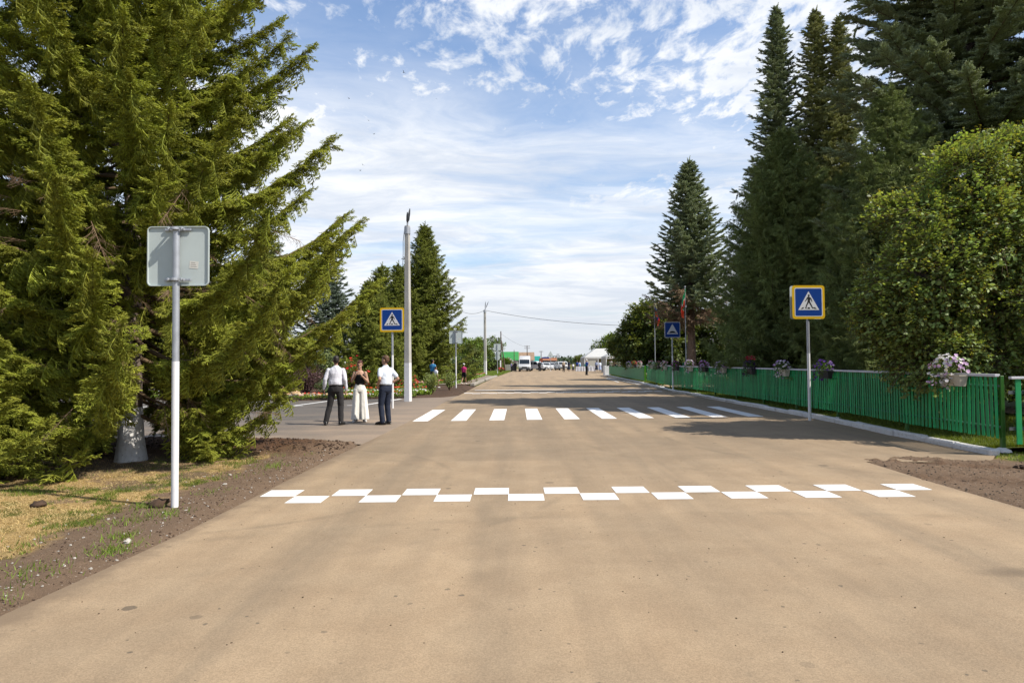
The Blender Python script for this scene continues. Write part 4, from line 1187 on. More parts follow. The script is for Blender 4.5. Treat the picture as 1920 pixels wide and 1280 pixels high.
def shoots_mesh(name, shoots, spacing, nlen, nw, mats, seed, forward=0.75, core=0.0062):
    """a spray: twig stems plus needles standing round each one"""
    r = np.random.RandomState(seed)
    V = []; F = []; mi = []; n0 = 0
    for (p, d, L, sr, needled) in shoots:
        u, w, dd = basis(d)
        q = p + dd * L
        # stem: thin three-sided; a needled shoot has a plump green core where the needle bases crowd together
        a3 = (0, 2.09, 4.19); a5 = (0, 1.257, 2.513, 3.770, 5.027)
        ring = lambda c, rad, aa: [c + rad * (math.cos(a) * u + math.sin(a) * w) for a in aa]
        if needled:
            cr = core
            V += ring(p, cr * 0.7, a5) + ring(p + dd * L * 0.45, cr, a5) + ring(p + dd * L * 0.85, cr * 0.8, a5) + [q]
            for o_ in (0, 5):
                F += [(n0 + o_ + i, n0 + o_ + (i + 1) % 5, n0 + o_ + 5 + (i + 1) % 5) for i in range(5)] + [(n0 + o_ + i, n0 + o_ + 5 + (i + 1) % 5, n0 + o_ + 5 + i) for i in range(5)]
            F += [(n0 + 10 + i, n0 + 10 + (i + 1) % 5, n0 + 15) for i in range(5)]
            mi += [0] * 25; n0 += 16
        else:
            V += ring(p, sr, a3) + ring(q, sr * 0.5, a3); F += [(n0 + i, n0 + (i + 1) % 3, n0 + 3 + (i + 1) % 3) for i in range(3)] + [(n0 + i, n0 + 3 + (i + 1) % 3, n0 + 3 + i) for i in range(3)]
            mi += [1] * 6; n0 += 6
        if not needled: continue
        k = max(6, int(L / spacing)); t = (np.arange(k) + r.uniform(0, 1, k)) / k; t = np.minimum(t, 1.0)
        ph = np.arange(k) * 2.399 + r.uniform(0, 6)
        rad = np.cos(ph)[:, None] * u + np.sin(ph)[:, None] * w
        base = p + dd * L * t[:, None]
        fwd = forward + 0.5 * np.maximum(0, (t - 0.85) / 0.15)[:, None]
        nd_ = rad * 0.85 + dd * fwd; nd_ /= np.linalg.norm(nd_, axis=1)[:, None]
        ln_ = nlen * r.uniform(0.75, 1.15, (k, 1)) * (1 - 0.25 * t[:, None])
        side = np.cross(nd_, rad); side /= np.linalg.norm(side, axis=1)[:, None] + 1e-9
        T = np.stack([base - side * nw / 2, base + side * nw / 2, base + nd_ * ln_], 1).reshape(-1, 3)
        V += list(T); F += [(n0 + 3 * i, n0 + 3 * i + 1, n0 + 3 * i + 2) for i in range(k)]; mi += [0] * k; n0 += 3 * k
    return mesh_np(name, np.array(V), np.array(F), mats, mi=mi, link_it=False, smooth=True)

def frond(name, style, mats, seed, dens=1.0, coarse=False):
    """a metre-long branch spray along +X, up = +Z"""
    r = np.random.RandomState(seed); S = []
    def axis(t): return np.array([t, 0.04 * math.sin(t * 4 + seed), (-0.16 * t * t if style == 'norway' else 0.05 * t)])
    pts = [axis(t) for t in np.linspace(0, 1, 6)]
    for a, b in zip(pts[:-1], pts[1:]):
        S.append((a, b - a, np.linalg.norm(b - a), 0.006 * (1.2 - a[0]), True))
    N = int((24 if style == 'stiff' else 13) * dens)
    for side in (-1, 1):
        for k in range(N):
            t = 0.04 + 0.93 * (k + r.uniform(0, 0.8)) / N
            p = axis(t)
            if style == 'norway':
                L = (0.26 * (1 - t) ** 0.7 + 0.14) * r.uniform(0.55, 1.2)
                d = np.array([r.uniform(0.4, 1.0), side * r.uniform(0.4, 1.0), r.uniform(-0.85, 0.25)])
            elif style == 'weeping':
                L = (0.34 * (1 - t) ** 0.6 + 0.16) * r.uniform(0.5, 1.25)
                d = np.array([r.uniform(0.2, 0.8), side * r.uniform(0.05, 0.6), r.uniform(-1.5, -0.4)])
            else:
                L = (0.27 * (1 - t) ** 0.8 + 0.08) * r.uniform(0.6, 1.15)
                d = np.array([0.85, side * r.uniform(0.4, 1.0), r.uniform(-0.15, 0.6)])
            d = d / np.linalg.norm(d)
            S.append((p, d, L, 0.0035, True))
            if L > 0.20:                                  # twigs on the twig
                for q in ((0.4, 0.75) if style != 'stiff' else (0.35, 0.6, 0.8)):
                    for s2 in (-1, 1):
                        if r.uniform() < 0.35: continue
                        u, w, dd = basis(d)
                        d2 = d * r.uniform(.6, 1) + u * s2 * r.uniform(.4, .8) + w * r.uniform(-.4, .4) + np.array([0, 0, -0.25 if style != 'stiff' else 0.15]); d2 /= np.linalg.norm(d2)
                        S.append((p + d * L * q, d2, L * (1.05 - q) * 0.7 + 0.05, 0.0025, True))
    if style == 'stiff':
        for k in range(10):
            t = r.uniform(0.1, 0.95); d = np.array([0.6, r.uniform(-.3, .3), r.uniform(0.5, 1.0)]); S.append((axis(t), d / np.linalg.norm(d), r.uniform(0.07, 0.14), 0.003, True))
    if coarse: return shoots_mesh(name, S, 0.022, 0.034, 0.014, mats, seed + 5, core=0.016)
    return shoots_mesh(name, S, 0.0085, 0.030 if style != 'stiff' else 0.028, 0.0080, mats, seed + 5, core=0.0135 if style != 'stiff' else 0.015)

def dead_twigs(name, seed):
    r = np.random.RandomState(seed); S = []
    for k in range(30):
        t = r.uniform(0, 1); d = np.array([0.7, r.uniform(-1, 1), r.uniform(-1.0, 0.2)]); d /= np.linalg.norm(d); L = r.uniform(0.1, 0.35)
        p = np.array([t, 0, -0.1 * t * t]); S.append((p, d, L, 0.003, False))
        for q in (0.4, 0.7):
            d2 = d + r.normal(0, 0.5, 3); S.append((p + d * L * q, d2 / np.linalg.norm(d2), L * 0.5, 0.002, False))
    S.append((np.zeros(3), np.array([1.0, 0, -0.1]), 1.0, 0.008, False))
    return shoots_mesh(name, S, 1, 1, 1, [M_DEADN, M_TWIGD], seed)

def leaf_spray(name, mats, seed, n=26, size=0.062, fruit=0.0):
    """a twig about 0.45 m long carrying broad leaves"""
    r = np.random.RandomState(seed); V = []; F = []; mi = []; c = 0
    mb = MB(); tw = []
    for k in range(4):
        d = np.array([1.0, r.uniform(-.8, .8), r.uniform(-.6, .5)]); d /= np.linalg.norm(d); tw.append((d, r.uniform(0.28, 0.48)))
    for d, L in tw: mb.tube([np.zeros(3), d * L * 0.5, d * L + np.array([0, 0, -0.03])], [0.005, 0.0035, 0.0015], 3, cap=False)
    V = [np.array(v) for v in mb.v]
    for f in mb.f: F.append((f[0], f[1], f[2])); F.append((f[0], f[2], f[3])); mi += [1, 1]
    c = len(V)
    for k in range(n):
        d, L = tw[r.randint(4)]; p = d * L * r.uniform(0.2, 1.05) + r.normal(0, 0.03, 3)
        nrm = np.array([r.normal(0, .45), r.normal(0, .45), 1.0]); nrm /= np.linalg.norm(nrm)
        t = np.array([r.normal(), r.normal(), -0.4]); t -= nrm * t.dot(nrm); t /= np.linalg.norm(t); b = np.cross(nrm, t)
        s = size * r.uniform(0.7, 1.2); w = 0.36
        P = [p, p + t * s * .35 + b * s * w + nrm * s * .10, p + t * s * .75 + b * s * w * .75 + nrm * s * .05, p + t * s - nrm * s * .10,
             p + t * s * .75 - b * s * w * .75 + nrm * s * .05, p + t * s * .35 - b * s * w + nrm * s * .10, p + t * s * 0.5]
        V += P
        for a, b2 in ((0, 1), (1, 2), (2, 3), (3, 4), (4, 5), (5, 0)): F.append((c + 6, c + a, c + b2)); mi.append(0)
        c += 7
    nf = int(n * fruit)
    for k in range(nf):
        d, L = tw[r.randint(4)]; p = d * L * r.uniform(0.5, 1.1) + np.array([0, 0, -0.02]) + r.normal(0, 0.02, 3)
        for q in range(4):
            e = r.normal(size=3) * 0.016; V += [p + e, p + e + r.normal(size=3) * .014, p + e + r.normal(size=3) * .014]; F.append((c, c + 1, c + 2)); mi.append(2); c += 3
    return mesh_np(name, np.array(V), np.array(F), mats, mi=mi, link_it=False)

def scatter_group(srcs):
    """geometry nodes: place one of the sprays on every vertex, turned and scaled by its attributes"""
    ng = bpy.data.node_groups.new('sprays', 'GeometryNodeTree')
    ng.interface.new_socket(name='Geometry', in_out='INPUT', socket_type='NodeSocketGeometry')
    ng.interface.new_socket(name='Geometry', in_out='OUTPUT', socket_type='NodeSocketGeometry')
    i = ng.nodes.new('NodeGroupInput'); o = ng.nodes.new('NodeGroupOutput')
    ins = ng.nodes.new('GeometryNodeGeometryToInstance')
    for s in reversed(srcs):
        oi = ng.nodes.new('GeometryNodeObjectInfo'); oi.inputs['Object'].default_value = s; oi.inputs['As Instance'].default_value = False
        ng.links.new(oi.outputs['Geometry'], ins.inputs[0])
    def one_by_one():
        pass
    ji = ng.nodes.new('GeometryNodeJoinGeometry')
    ng.nodes.remove(ins)
    for s in reversed(srcs):
        oi = [n for n in ng.nodes if n.bl_idname == 'GeometryNodeObjectInfo' and n.inputs['Object'].default_value == s][0]
        g2 = ng.nodes.new('GeometryNodeGeometryToInstance')
        ng.links.new(oi.outputs['Geometry'], g2.inputs[0]); ng.links.new(g2.outputs[0], ji.inputs[0])
    def attr(nm, t):
        a = ng.nodes.new('GeometryNodeInputNamedAttribute'); a.data_type = t; a.inputs['Name'].default_value = nm
        return a.outputs[0]
    e2r = ng.nodes.new('FunctionNodeEulerToRotation')
    ng.links.new(attr('rot', 'FLOAT_VECTOR'), e2r.inputs[0])
    iop = ng.nodes.new('GeometryNodeInstanceOnPoints')
    iop.inputs['Pick Instance'].default_value = True
    ng.links.new(i.outputs[0], iop.inputs['Points']); ng.links.new(ji.outputs[0], iop.inputs['Instance'])
    ng.links.new(attr('idx', 'INT'), iop.inputs['Instance Index'])
    ng.links.new(e2r.outputs[0], iop.inputs['Rotation']); ng.links.new(attr('scl', 'FLOAT'), iop.inputs['Scale'])
    ng.links.new(iop.outputs[0], o.inputs[0])
    return ng

def scatter_obj(name, items, group, parent, nvar):
    """items: (position, X direction, up hint, scale, variant)"""
    me = bpy.data.meshes.new(name)
    n = len(items)
    me.vertices.add(n)
    co = np.array([it[0] for it in items], dtype=np.float32); me.vertices.foreach_set('co', co.ravel())
    rot = np.zeros((n, 3), dtype=np.float32)
    for k, it in enumerate(items):
        x = Vector(it[1]).normalized(); z = Vector(it[2]); y = z.cross(x)
        if y.length < 1e-4: y = Vector((0, 1, 0)).cross(x)
        y.normalize(); z = x.cross(y)
        rot[k] = Matrix((x, y, z)).transposed().to_euler()
    a = me.attributes.new('rot', 'FLOAT_VECTOR', 'POINT'); a.data.foreach_set('vector', rot.ravel())
    a = me.attributes.new('scl', 'FLOAT', 'POINT'); a.data.foreach_set('value', np.array([it[3] for it in items], dtype=np.float32))
    a = me.attributes.new('idx', 'INT', 'POINT'); a.data.foreach_set('value', np.array([it[4] % nvar for it in items], dtype=np.int32))
    o = bpy.data.objects.new(name, me); link(o, parent)
    m = o.modifiers.new('sprays', 'NODES'); m.node_group = group
    o['kind'] = 'stuff'
    return o

def mk_group(style, mat, twig, nv=3, coarse=False, dens=1.0, seed=0):
    fr = [frond('%s_spray' % style, style, [mat, twig], 11 + k + seed, dens, coarse) for k in range(nv)]
    return scatter_group(fr)
# near tree: fronds and weeping sprays
nw_src = [frond('spray', 'norway', [M_NORWAY, M_TWIG], 11 + k) for k in range(3)] + [frond('spray', 'weeping', [M_NORWAY, M_TWIG], 21 + k) for k in range(2)] + [dead_twigs('dead_spray', 5)]
G_NORWAY = scatter_group(nw_src)
def gset(mat, twig=M_TWIG, coarse=False, third=None):
    s = [frond('spray', 'norway', [mat, twig], 31 + k, 0.8, coarse) for k in range(2)] + [frond('spray', 'weeping', [mat, twig], 41, 0.8, coarse)]
    return scatter_group(s)
G_DARK = gset(M_NORWAYD); G_MID = gset(M_MIDN, coarse=True)
def gstiff(mat, coarse=False): return scatter_group([frond('spray', 'stiff', [mat, M_TWIG], 51 + k, 0.85, coarse) for k in range(3)])
G_BLUE = gstiff(M_BLUES); G_OLIVE = gstiff(M_OLIVES); G_SILVER = gstiff(M_SILVER, True)
G_DEAD = scatter_group([frond('spray', 'norway', [M_DEADN, M_TWIGD], 61, 0.5, True), dead_twigs('dead_spray', 6)])

def spruce(label, x, y, H, R0, z0, group, nvar, seed, nb=90, pw=0.9, trunk_r=0.2, rise=(-0.05, 0.55), step=0.24, fs=0.62, weep=0.4, wash=0.0,
           dead=False, layered=0.0, tops=None, cat='spruce tree', bark=None, clip=None, tip_turn=0.5, start=0.18, dead_base=0, grp='spruce trees along the street', base_flare=1.0, lean=(0, 0), rough=0.74):
    t = thing('spruce_tree', label, cat, (x, y, 0), 0, grp)
    r = np.random.RandomState(seed)
    items = []; br = MB(); ditems = []
    br_n = 0
    for i in range(nb):
        u = ((i + 0.5) / nb) ** 0.92
        if layered: u = (round(u * layered) + r.uniform(-0.28, 0.28)) / layered; u = min(max(u, 0), 1)
        z = z0 + (H - z0 - 0.25) * u
        az = i * 2.39996 + r.uniform(-0.4, 0.4)
        L = (R0 * (1 - u) ** pw + 0.12) * r.uniform(rough, 1.12)
        if base_flare < 1 and u < 0.13: L *= base_flare + (1 - base_flare) * u / 0.13
        if rough < 0.7 or group in (G_BLUE, G_OLIVE): L *= 0.72 + 0.56 * float(fbm(np.array([az * 1.1]), np.array([z * 0.75]), 1.0, seed, 2)[0])
        a0 = rise[0] + (rise[1] - rise[0]) * u
        h = np.array([math.cos(az), math.sin(az), 0.0])
        P = []
        for s in np.linspace(0, 1, 7):
            dz = L * (a0 * s - 0.10 * math.sin(s * math.pi) * (1 - u) + tip_turn * 0.42 * s ** 3 * (1 - 0.4 * u))
            P.append(np.array([lean[0] * u, lean[1] * u, z]) + h * (L * s) + np.array([0, 0, dz]) + np.array([-h[1], h[0], 0]) * (0.10 * L * math.sin(s * 3 + i) * s))
        rb = 0.009 + 0.010 * L
        br.tube(P, [rb * (1 - 0.82 * s) for s in np.linspace(0, 1, 7)], 5, cap=False)
        m = max(3, int(L / step)); P = np.array(P)
        is_dead = dead and u < 0.13 and i % 3 != 0
        for k in range(m + 1):
            s = start + (1 - start) * k / m
            f = s * 6; j = min(int(f), 5); p = P[j] * (1 - (f - j)) + P[j + 1] * (f - j); tan = P[j + 1] - P[j]; tan /= np.linalg.norm(tan)
            side = np.cross(tan, [0, 0, 1.0]); side /= np.linalg.norm(side) + 1e-9
            sc = fs * (1.15 - 0.45 * s) * min(1.0, 0.45 + L * 0.4)
            if clip is not None and clip(p + np.array([x, y, 0])): continue
            lst = ditems if is_dead else items
            for sg in (-1, 1):
                d = tan * r.uniform(0.5, 0.9) + side * sg * r.uniform(0.55, 1.0) + np.array([0, 0, r.uniform(-0.45, 0.1) - 0.1 * (1 - u)])
                lst.append((p, d, (0, 0, 1), sc * r.uniform(0.75, 1.15), r.randint(0, 3 if nvar > 2 else nvar)))
            for _q in range(1):
                lst.append((p, tan + side * r.uniform(-.35, .35) + np.array([0, 0, 0.10]), (0, 0, 1), sc * r.uniform(0.6, 0.95), r.randint(0, 3 if nvar > 2 else nvar)))
            for _w in range(int(weep + r.uniform())):
                d = tan * 0.25 + side * r.uniform(-.4, .4) + np.array([0, 0, -1.0])
                lst.append((p, d, tuple(tan), sc * r.uniform(0.8, 1.35), (3 + r.randint(0, 2)) if nvar == 6 else 2))
            if layered and r.uniform() < 0.7:
                lst.append((p, tan + side * r.uniform(-.5, .5) + np.array([0, 0, 0.35]), (0, 0, 1), sc * 0.8, r.randint(0, 3)))
        (ditems if is_dead else items).append((P[-1], P[-1] - P[-3], (0, 0, 1), fs * 0.62 * r.uniform(.8, 1.2) * min(1, 0.5 + L * .3), r.randint(0, 3 if nvar > 2 else nvar)))
    top = np.array([lean[0], lean[1], H])
    for k in range(5): items.append((top - np.array([0, 0, 0.15 + .12 * k]), (0.25 * math.cos(k * 2.4), 0.25 * math.sin(k * 2.4), 1.0), (1, 0, 0), 0.42, k % 3))
    if nvar == 6:
        for k in range(dead_base * 4):                       # inner curtain of drooping sprays round the trunk
            az = r.uniform(0, 6.28); rr_ = R0 * r.uniform(0.10, 0.50); lo = z0 + 0.35 + 0.25 * rr_
            items.append(((rr_ * math.cos(az), rr_ * math.sin(az), lo + r.uniform(0, 1) ** 1.3 * 3.2), (math.cos(az) * .5 + r.uniform(-.3, .3), math.sin(az) * .5 + r.uniform(-.3, .3), -1.0), (math.cos(az), math.sin(az), 0.3), r.uniform(.35, .62), 3 + r.randint(0, 2)))
        for k in range(dead_base):
            az = r.uniform(0, 6.28); rr_ = R0 * r.uniform(0.15, 0.72); items.append(((rr_ * math.cos(az), rr_ * math.sin(az), z0 + r.uniform(-0.1, 3.5)), (math.cos(az + r.uniform(-1, 1)), math.sin(az + r.uniform(-1, 1)), r.uniform(-.8, .2)), (0, 0, 1), r.uniform(.5, 1.0), 5))
    scatter_obj('crown', items, group, t, nvar)
    if ditems: scatter_obj('dead_branches', [(a, b, c, d * 1.1, e) for a, b, c, d, e in ditems], G_DEAD, t, 2)['label'] = 'bare brown dead lower branches'
    o = br.build('branches', M_TWIG, t, smooth=True, kind='stuff')
    N = 12; zs = [-0.1, 0.0, 0.12, 0.35, 0.9] + list(np.linspace(1.4, H * 0.97, 8))
    rad = [trunk_r * (1.38 if zz < 0.05 else 1.28 if zz < 0.2 else 1.12 if zz < 0.5 else 1.0) * max(0.06, 1 - zz / H) for zz in zs]
    rings = []
    for zz, q in zip(zs, rad):
        cx = lean[0] * max(0, (zz - z0) / (H - z0)); cy = lean[1] * max(0, (zz - z0) / (H - z0))
        rings.append([np.array([cx + q * math.cos(a) * (1 + 0.10 * math.sin(3 * a + seed)), cy + q * math.sin(a) * (1 + 0.10 * math.cos(4 * a)), zz]) for a in np.linspace(0, 2 * np.pi, N, endpoint=False)])
    if wash:
        mb = MB(); sub = [q for q in rings if q[0][2] <= wash]
        mb.rings([[c * np.array([1.02, 1.02, 1]) for c in q] for q in sub]); mb.build('whitewashed_base', M_WASH, t, smooth=True)
    mb = MB(); mb.rings(rings); mb.build('trunk', bark or M_BARK, t, smooth=True)
    return t

# left: the big drooping spruces
spruce('huge yellowish green drooping spruce with whitewashed trunk base, behind the near grey sign', -6.39, 11.45, 12.9, 4.0, 0.80, G_NORWAY, 6, 1, nb=205, pw=0.88,
       trunk_r=0.185, start=0.30, rise=(-0.22, 0.5), step=0.155, fs=0.47, weep=1.25, wash=0.95, tip_turn=0.8, dead_base=90, base_flare=0.62)
spruce('second drooping spruce filling the left edge, its foliage sweeping down to the dry grass', -10.2, 10.9, 13.0, 4.1, 0.75, G_NORWAY, 6, 2, nb=150, pw=0.75,
       trunk_r=0.22, rise=(-0.16, 0.55), step=0.19, fs=0.48, weep=0.9, wash=0.9, tip_turn=0.8, dead_base=60)
# low sweeping boughs of the second spruce reach the ground: a small spruce sapling clump
spruce('young spruce with foliage down to the ground at the left edge, before the big ones', -7.4, 9.25, 2.4, 1.25, 0.12, G_NORWAY, 6, 3, nb=44, pw=0.7, trunk_r=0.04, rise=(-0.1, 0.5), step=0.2, fs=0.5, weep=0.5, tip_turn=0.5)
spruce('little ragged spruce sapling just right of the near sign pole', -4.95, 11.2, 1.0, 0.42, 0.06, G_NORWAY, 6, 4, nb=12, pw=0.7, trunk_r=0.02, rise=(-0.1, 0.5), step=0.2, fs=0.38, weep=0.5)
# middle distance left
spruce('tall pointed green spruce right behind the concrete lamp post', -6.6, 52, 12.2, 3.5, 0.5, G_MID, 3, 5, nb=170, pw=0.92, trunk_r=0.2, rise=(-0.12, 0.6), step=0.36, fs=0.85, weep=0.5, tip_turn=0.5)
spruce('pointed green spruce left of the yellow bordered sign, behind the rose bush', -8.9, 43, 6.9, 2.5, 0.2, G_MID, 3, 6, nb=110, pw=0.85, trunk_r=0.14, rise=(-0.1, 0.55), step=0.34, fs=0.75, weep=0.5)
spruce('bushy green spruce between the man and the lamp post, lower than its neighbours', -8.3, 50, 8.9, 2.4, 0.3, G_MID, 3, 7, nb=100, pw=0.85, trunk_r=0.15, rise=(-0.1, 0.55), step=0.36, fs=0.8, weep=0.5)
spruce('silvery blue spruce half hidden behind the huge drooping spruce', -12.1, 45, 9.5, 2.6, 0.6, G_SILVER, 3, 8, nb=100, pw=0.9, trunk_r=0.18, rise=(-0.05, 0.4), step=0.36, fs=0.85, weep=0.0)
for i, (x, y, h, rr_, lab) in enumerate([(-15.5, 43, 10, 3.2, 'dark green spruce behind the purple-brown shrub'), (-20.5, 42, 10.5, 3.4, 'dark green spruce behind the figure in the flower bed'),
                                        (-26, 45, 11, 3.6, 'dark green spruce across the parking lot, seen under the hanging boughs'), (-33, 46, 11, 3.8, 'dark green spruce across the parking lot at the far left'),
                                        (-11.0, 58, 10, 3.2, 'dark green spruce deep behind the rose bush')]):
    spruce(lab, x, y, h, rr_, 0.2, G_MID, 3, 20 + i, nb=80, pw=0.8, trunk_r=0.17, rise=(-0.1, 0.5), step=0.42, fs=0.95, weep=0.5)
# right
spruce('spruce with a bare lower trunk and dead brown boughs, behind the flagpoles', 10.9, 41.5, 13.9, 2.9, 4.0, G_BLUE, 3, 9, nb=190, pw=0.82, trunk_r=0.30, rise=(-0.05, 0.45), step=0.30, fs=0.75, weep=0.1, dead=True, bark=M_BARKR, tip_turn=0.4)
spruce('dense dark green spruce behind the fence, left of the right pedestrian sign', 10.7, 26.5, 10.6, 3.3, 0.35, G_DARK, 3, 10, nb=180, base_flare=0.45, pw=0.78, trunk_r=0.18, rise=(-0.10, 0.6), step=0.27, fs=0.70, weep=0.6, tip_turn=0.6)
spruce('second dark green spruce beside the dense one, behind the right pedestrian sign', 12.2, 23.8, 8.4, 2.6, 0.3, G_DARK, 3, 11, nb=150, pw=0.66, trunk_r=0.16, rise=(-0.10, 0.6), step=0.28, fs=0.70, weep=0.6, tip_turn=0.6)
spruce('tall narrow spruce, left one of the slim pair against the sky', 12.9, 32.5, 18.6, 2.6, 0.8, G_BLUE, 3, 12, nb=330, pw=0.85, trunk_r=0.2, rise=(0.0, 0.5), rough=0.5, step=0.30, fs=0.66, weep=0.1, tip_turn=0.4)
spruce('tall narrow olive spruce, right one of the slim pair against the sky', 14.55, 32.0, 18.2, 2.1, 0.8, G_OLIVE, 3, 13, nb=330, pw=0.62, trunk_r=0.2, rise=(0.0, 0.5), rough=0.5, step=0.30, fs=0.62, weep=0.1, tip_turn=0.4)
spruce('slim olive spruce top standing close beside the tall narrow pair', 15.4, 31.5, 17.6, 2.0, 0.8, G_OLIVE, 3, 14, nb=270, pw=0.7, trunk_r=0.16, rise=(0.0, 0.5), rough=0.5, step=0.30, fs=0.62, weep=0.1, tip_turn=0.4)
spruce('very large blue-green spruce with broad shelving boughs, top right', 14.9, 21.8, 20.0, 5.1, 2.2, G_BLUE, 3, 15, nb=280, pw=0.60, trunk_r=0.33, rise=(-0.04, 0.35), step=0.27, fs=0.82, weep=0.05, layered=26, tip_turn=0.25)
spruce('blue-green spruce beside the very large one, filling the top right corner', 19.3, 19.8, 19.0, 5.0, 2.2, G_BLUE, 3, 16, nb=240, pw=0.60, trunk_r=0.33, rise=(-0.04, 0.35), step=0.33, fs=0.9, weep=0.05, layered=22, tip_turn=0.25)
spruce('light tipped green spruce whose leader rises from behind the broadleaf tree', 10.85, 19.3, 9.3, 2.3, 0.3, G_DARK, 3, 17, nb=140, pw=0.78, trunk_r=0.14, rise=(-0.05, 0.75), step=0.27, fs=0.66, weep=0.5, tip_turn=0.8)
spruce('olive dark spruce deep between the bare-trunked spruce and the dense one', 12.9, 35, 11.8, 3.0, 0.4, G_DARK, 3, 18, nb=100, pw=0.75, trunk_r=0.18, rise=(-0.05, 0.6), step=0.32, fs=0.8, weep=0.4)

def ell_pts(r, n, c, rad, inner=0.55):
    q = r.normal(size=(n, 3)); q /= np.linalg.norm(q, axis=1)[:, None]
    return np.array(c) + q * np.array(rad) * (r.uniform(inner ** 3, 1, (n, 1)) ** (1 / 3)), q

def broadleaf(label, x, y, blobs, group, nvar, seed, per=60, trunk_r=0.15, fork=1.6, sc=1.0, grp='broadleaf trees in the park', name='broadleaf_tree', stems=1, bark=None, cat='tree', nclump=None, droop=0.25):
    """blobs: (centre, radii, weight) masses of foliage; each is itself made of uneven clumps on its own limb"""
    t = thing(name, label, cat, (x, y, 0), 0, grp); r = np.random.RandomState(seed)
    items = []; mb = MB(); tr = MB()
    for s in range(stems):
        off = np.array([0.0, 0.0, 0.0]) if stems == 1 else np.array([math.cos(s * 2.4) * trunk_r * 1.5, math.sin(s * 2.4) * trunk_r * 1.5, 0])
        tr.tube([off + np.array([0, 0, -0.2]), off, off * 1.2 + np.array([0.03, 0, fork * .5]), off * 1.6 + np.array([0.0, 0.03, fork])], [trunk_r * 1.4, trunk_r * 1.15, trunk_r, trunk_r * .85], 10)
    fk = np.array([0, 0.03, fork])
    for (c, rad, wgt) in blobs:
        c = np.array(c, float); rad = np.array(rad, float)
        mid = fk * 0.5 + c * 0.5 + r.normal(0, 0.15, 3)
        mb.tube([fk, mid, c], [trunk_r * .6, trunk_r * .38, trunk_r * .2], 6, cap=False)
        nc = int((nclump or 26) * wgt)
        cc, q = ell_pts(r, nc, c, rad * 1.0, 0.55)
        for p, qq in zip(cc, q):
            m2 = (c + p) / 2 + r.normal(0, 0.08, 3); mb.tube([c, m2, p], [trunk_r * .16, trunk_r * .1, 0.006], 4, cap=False)
            k = int(per * r.uniform(0.4, 1.5)); cr = np.linalg.norm(rad) * 0.17 * r.uniform(0.5, 1.7)
            pp, q2 = ell_pts(r, k, p, (cr * 1.2, cr * 1.2, cr * 0.75), 0.3)
            for a, b in zip(pp, q2):
                d = b * 0.8 + qq * 0.7 + np.array([0, 0, -droop]); items.append((a, d, (0, 0, 1), sc * r.uniform(0.7, 1.15), r.randint(nvar)))
    scatter_obj('crown', items, group, t, nvar)
    mb.build('branches', bark or M_BARK, t, smooth=True, kind='stuff'); tr.build('trunk', bark or M_BARK, t, smooth=True)
    return t
G_BROAD = scatter_group([leaf_spray('leaf_spray', [M_BROAD, M_TWIG, M_FRUIT], 71 + k, 22, 0.074, 0.14) for k in range(3)])
G_DKB = scatter_group([leaf_spray('leaf_spray', [M_DARKB, M_TWIG, M_FRUIT], 81 + k, 22, 0.11, 0.0) for k in range(3)])
M_LTB = leafmat('broad_leaf_light', (0.15, 0.22, 0.04), (0.07, 0.11, 0.02), 0.3)
G_LTB = scatter_group([leaf_spray('leaf_spray', [M_LTB, M_TWIG, M_FRUIT], 91 + k, 22, 0.11, 0.0) for k in range(2)])

broadleaf('large broadleaf tree with small yellowish key clusters, hanging over the green fence', 9.9, 14.5,
          [((0.0, -0.1, 4.2), (1.3, 1.3, 1.0), 1.0), ((-1.45, -0.5, 3.3), (0.9, 1.0, 0.8), .7), ((-1.1, -0.3, 4.4), (0.7, 0.8, 0.6), .45), ((1.8, -0.2, 4.5), (1.3, 1.4, 1.0), 1.0), ((-0.9, -0.1, 2.3), (1.1, 1.0, 0.8), 0.8),
           ((-1.55, -0.7, 1.75), (0.6, 0.8, 0.45), 0.4), ((1.0, -0.6, 2.8), (1.4, 1.2, 0.9), 0.9), ((3.3, 0.2, 3.5), (1.7, 1.5, 1.4), 1.1), ((0.5, 0.4, 5.5), (0.9, 0.9, 0.7), 0.55), ((1.7, 0.4, 5.9), (0.7, 0.7, 0.7), 0.4), ((2.9, 0.3, 6.1), (0.9, 0.9, 0.7), 0.5),
           ((-0.4, -0.3, 5.3), (0.5, 0.6, 0.5), 0.3), ((-0.3, -0.8, 1.5), (0.8, 0.5, 0.4), 0.35), ((3.9, 0.2, 5.3), (1.2, 1.1, 0.9), 0.7), ((-2.0, -0.5, 2.5), (0.5, 0.6, 0.5), 0.3)],
          G_BROAD, 3, 31, per=30, trunk_r=0.17, fork=1.5, sc=1.1, nclump=34)
broadleaf('dark leafy tree at the park corner, left of the flagpoles', 11.9, 58,
          [((0, 0, 3.9), (2.4, 2.2, 2.0), 1.2), ((-1.5, -0.5, 3.0), (1.6, 1.6, 1.5), 1), ((1.6, 0, 4.4), (2.0, 2.0, 1.8), 1), ((0.2, -.5, 5.1), (1.5, 1.4, 1.1), .7), ((-0.2, -.8, 2.0), (2.0, 1.4, 0.8), .8)],
          G_DKB, 3, 32, per=44, trunk_r=0.15, fork=1.3, sc=1.7, stems=3, nclump=24)
broadleaf('dark leafy tree right of the flagpoles behind the bare-trunked spruce', 15.6, 55,
          [((0, 0, 3.4), (2.6, 2.2, 2.0), 1.2), ((-1.9, -0.5, 3.2), (1.7, 1.6, 1.6), 1), ((1.8, 0, 3.2), (2.0, 2.0, 1.8), 1)],
          G_DKB, 3, 33, per=36, trunk_r=0.12, fork=1.0, sc=1.7, stems=4, nclump=20)
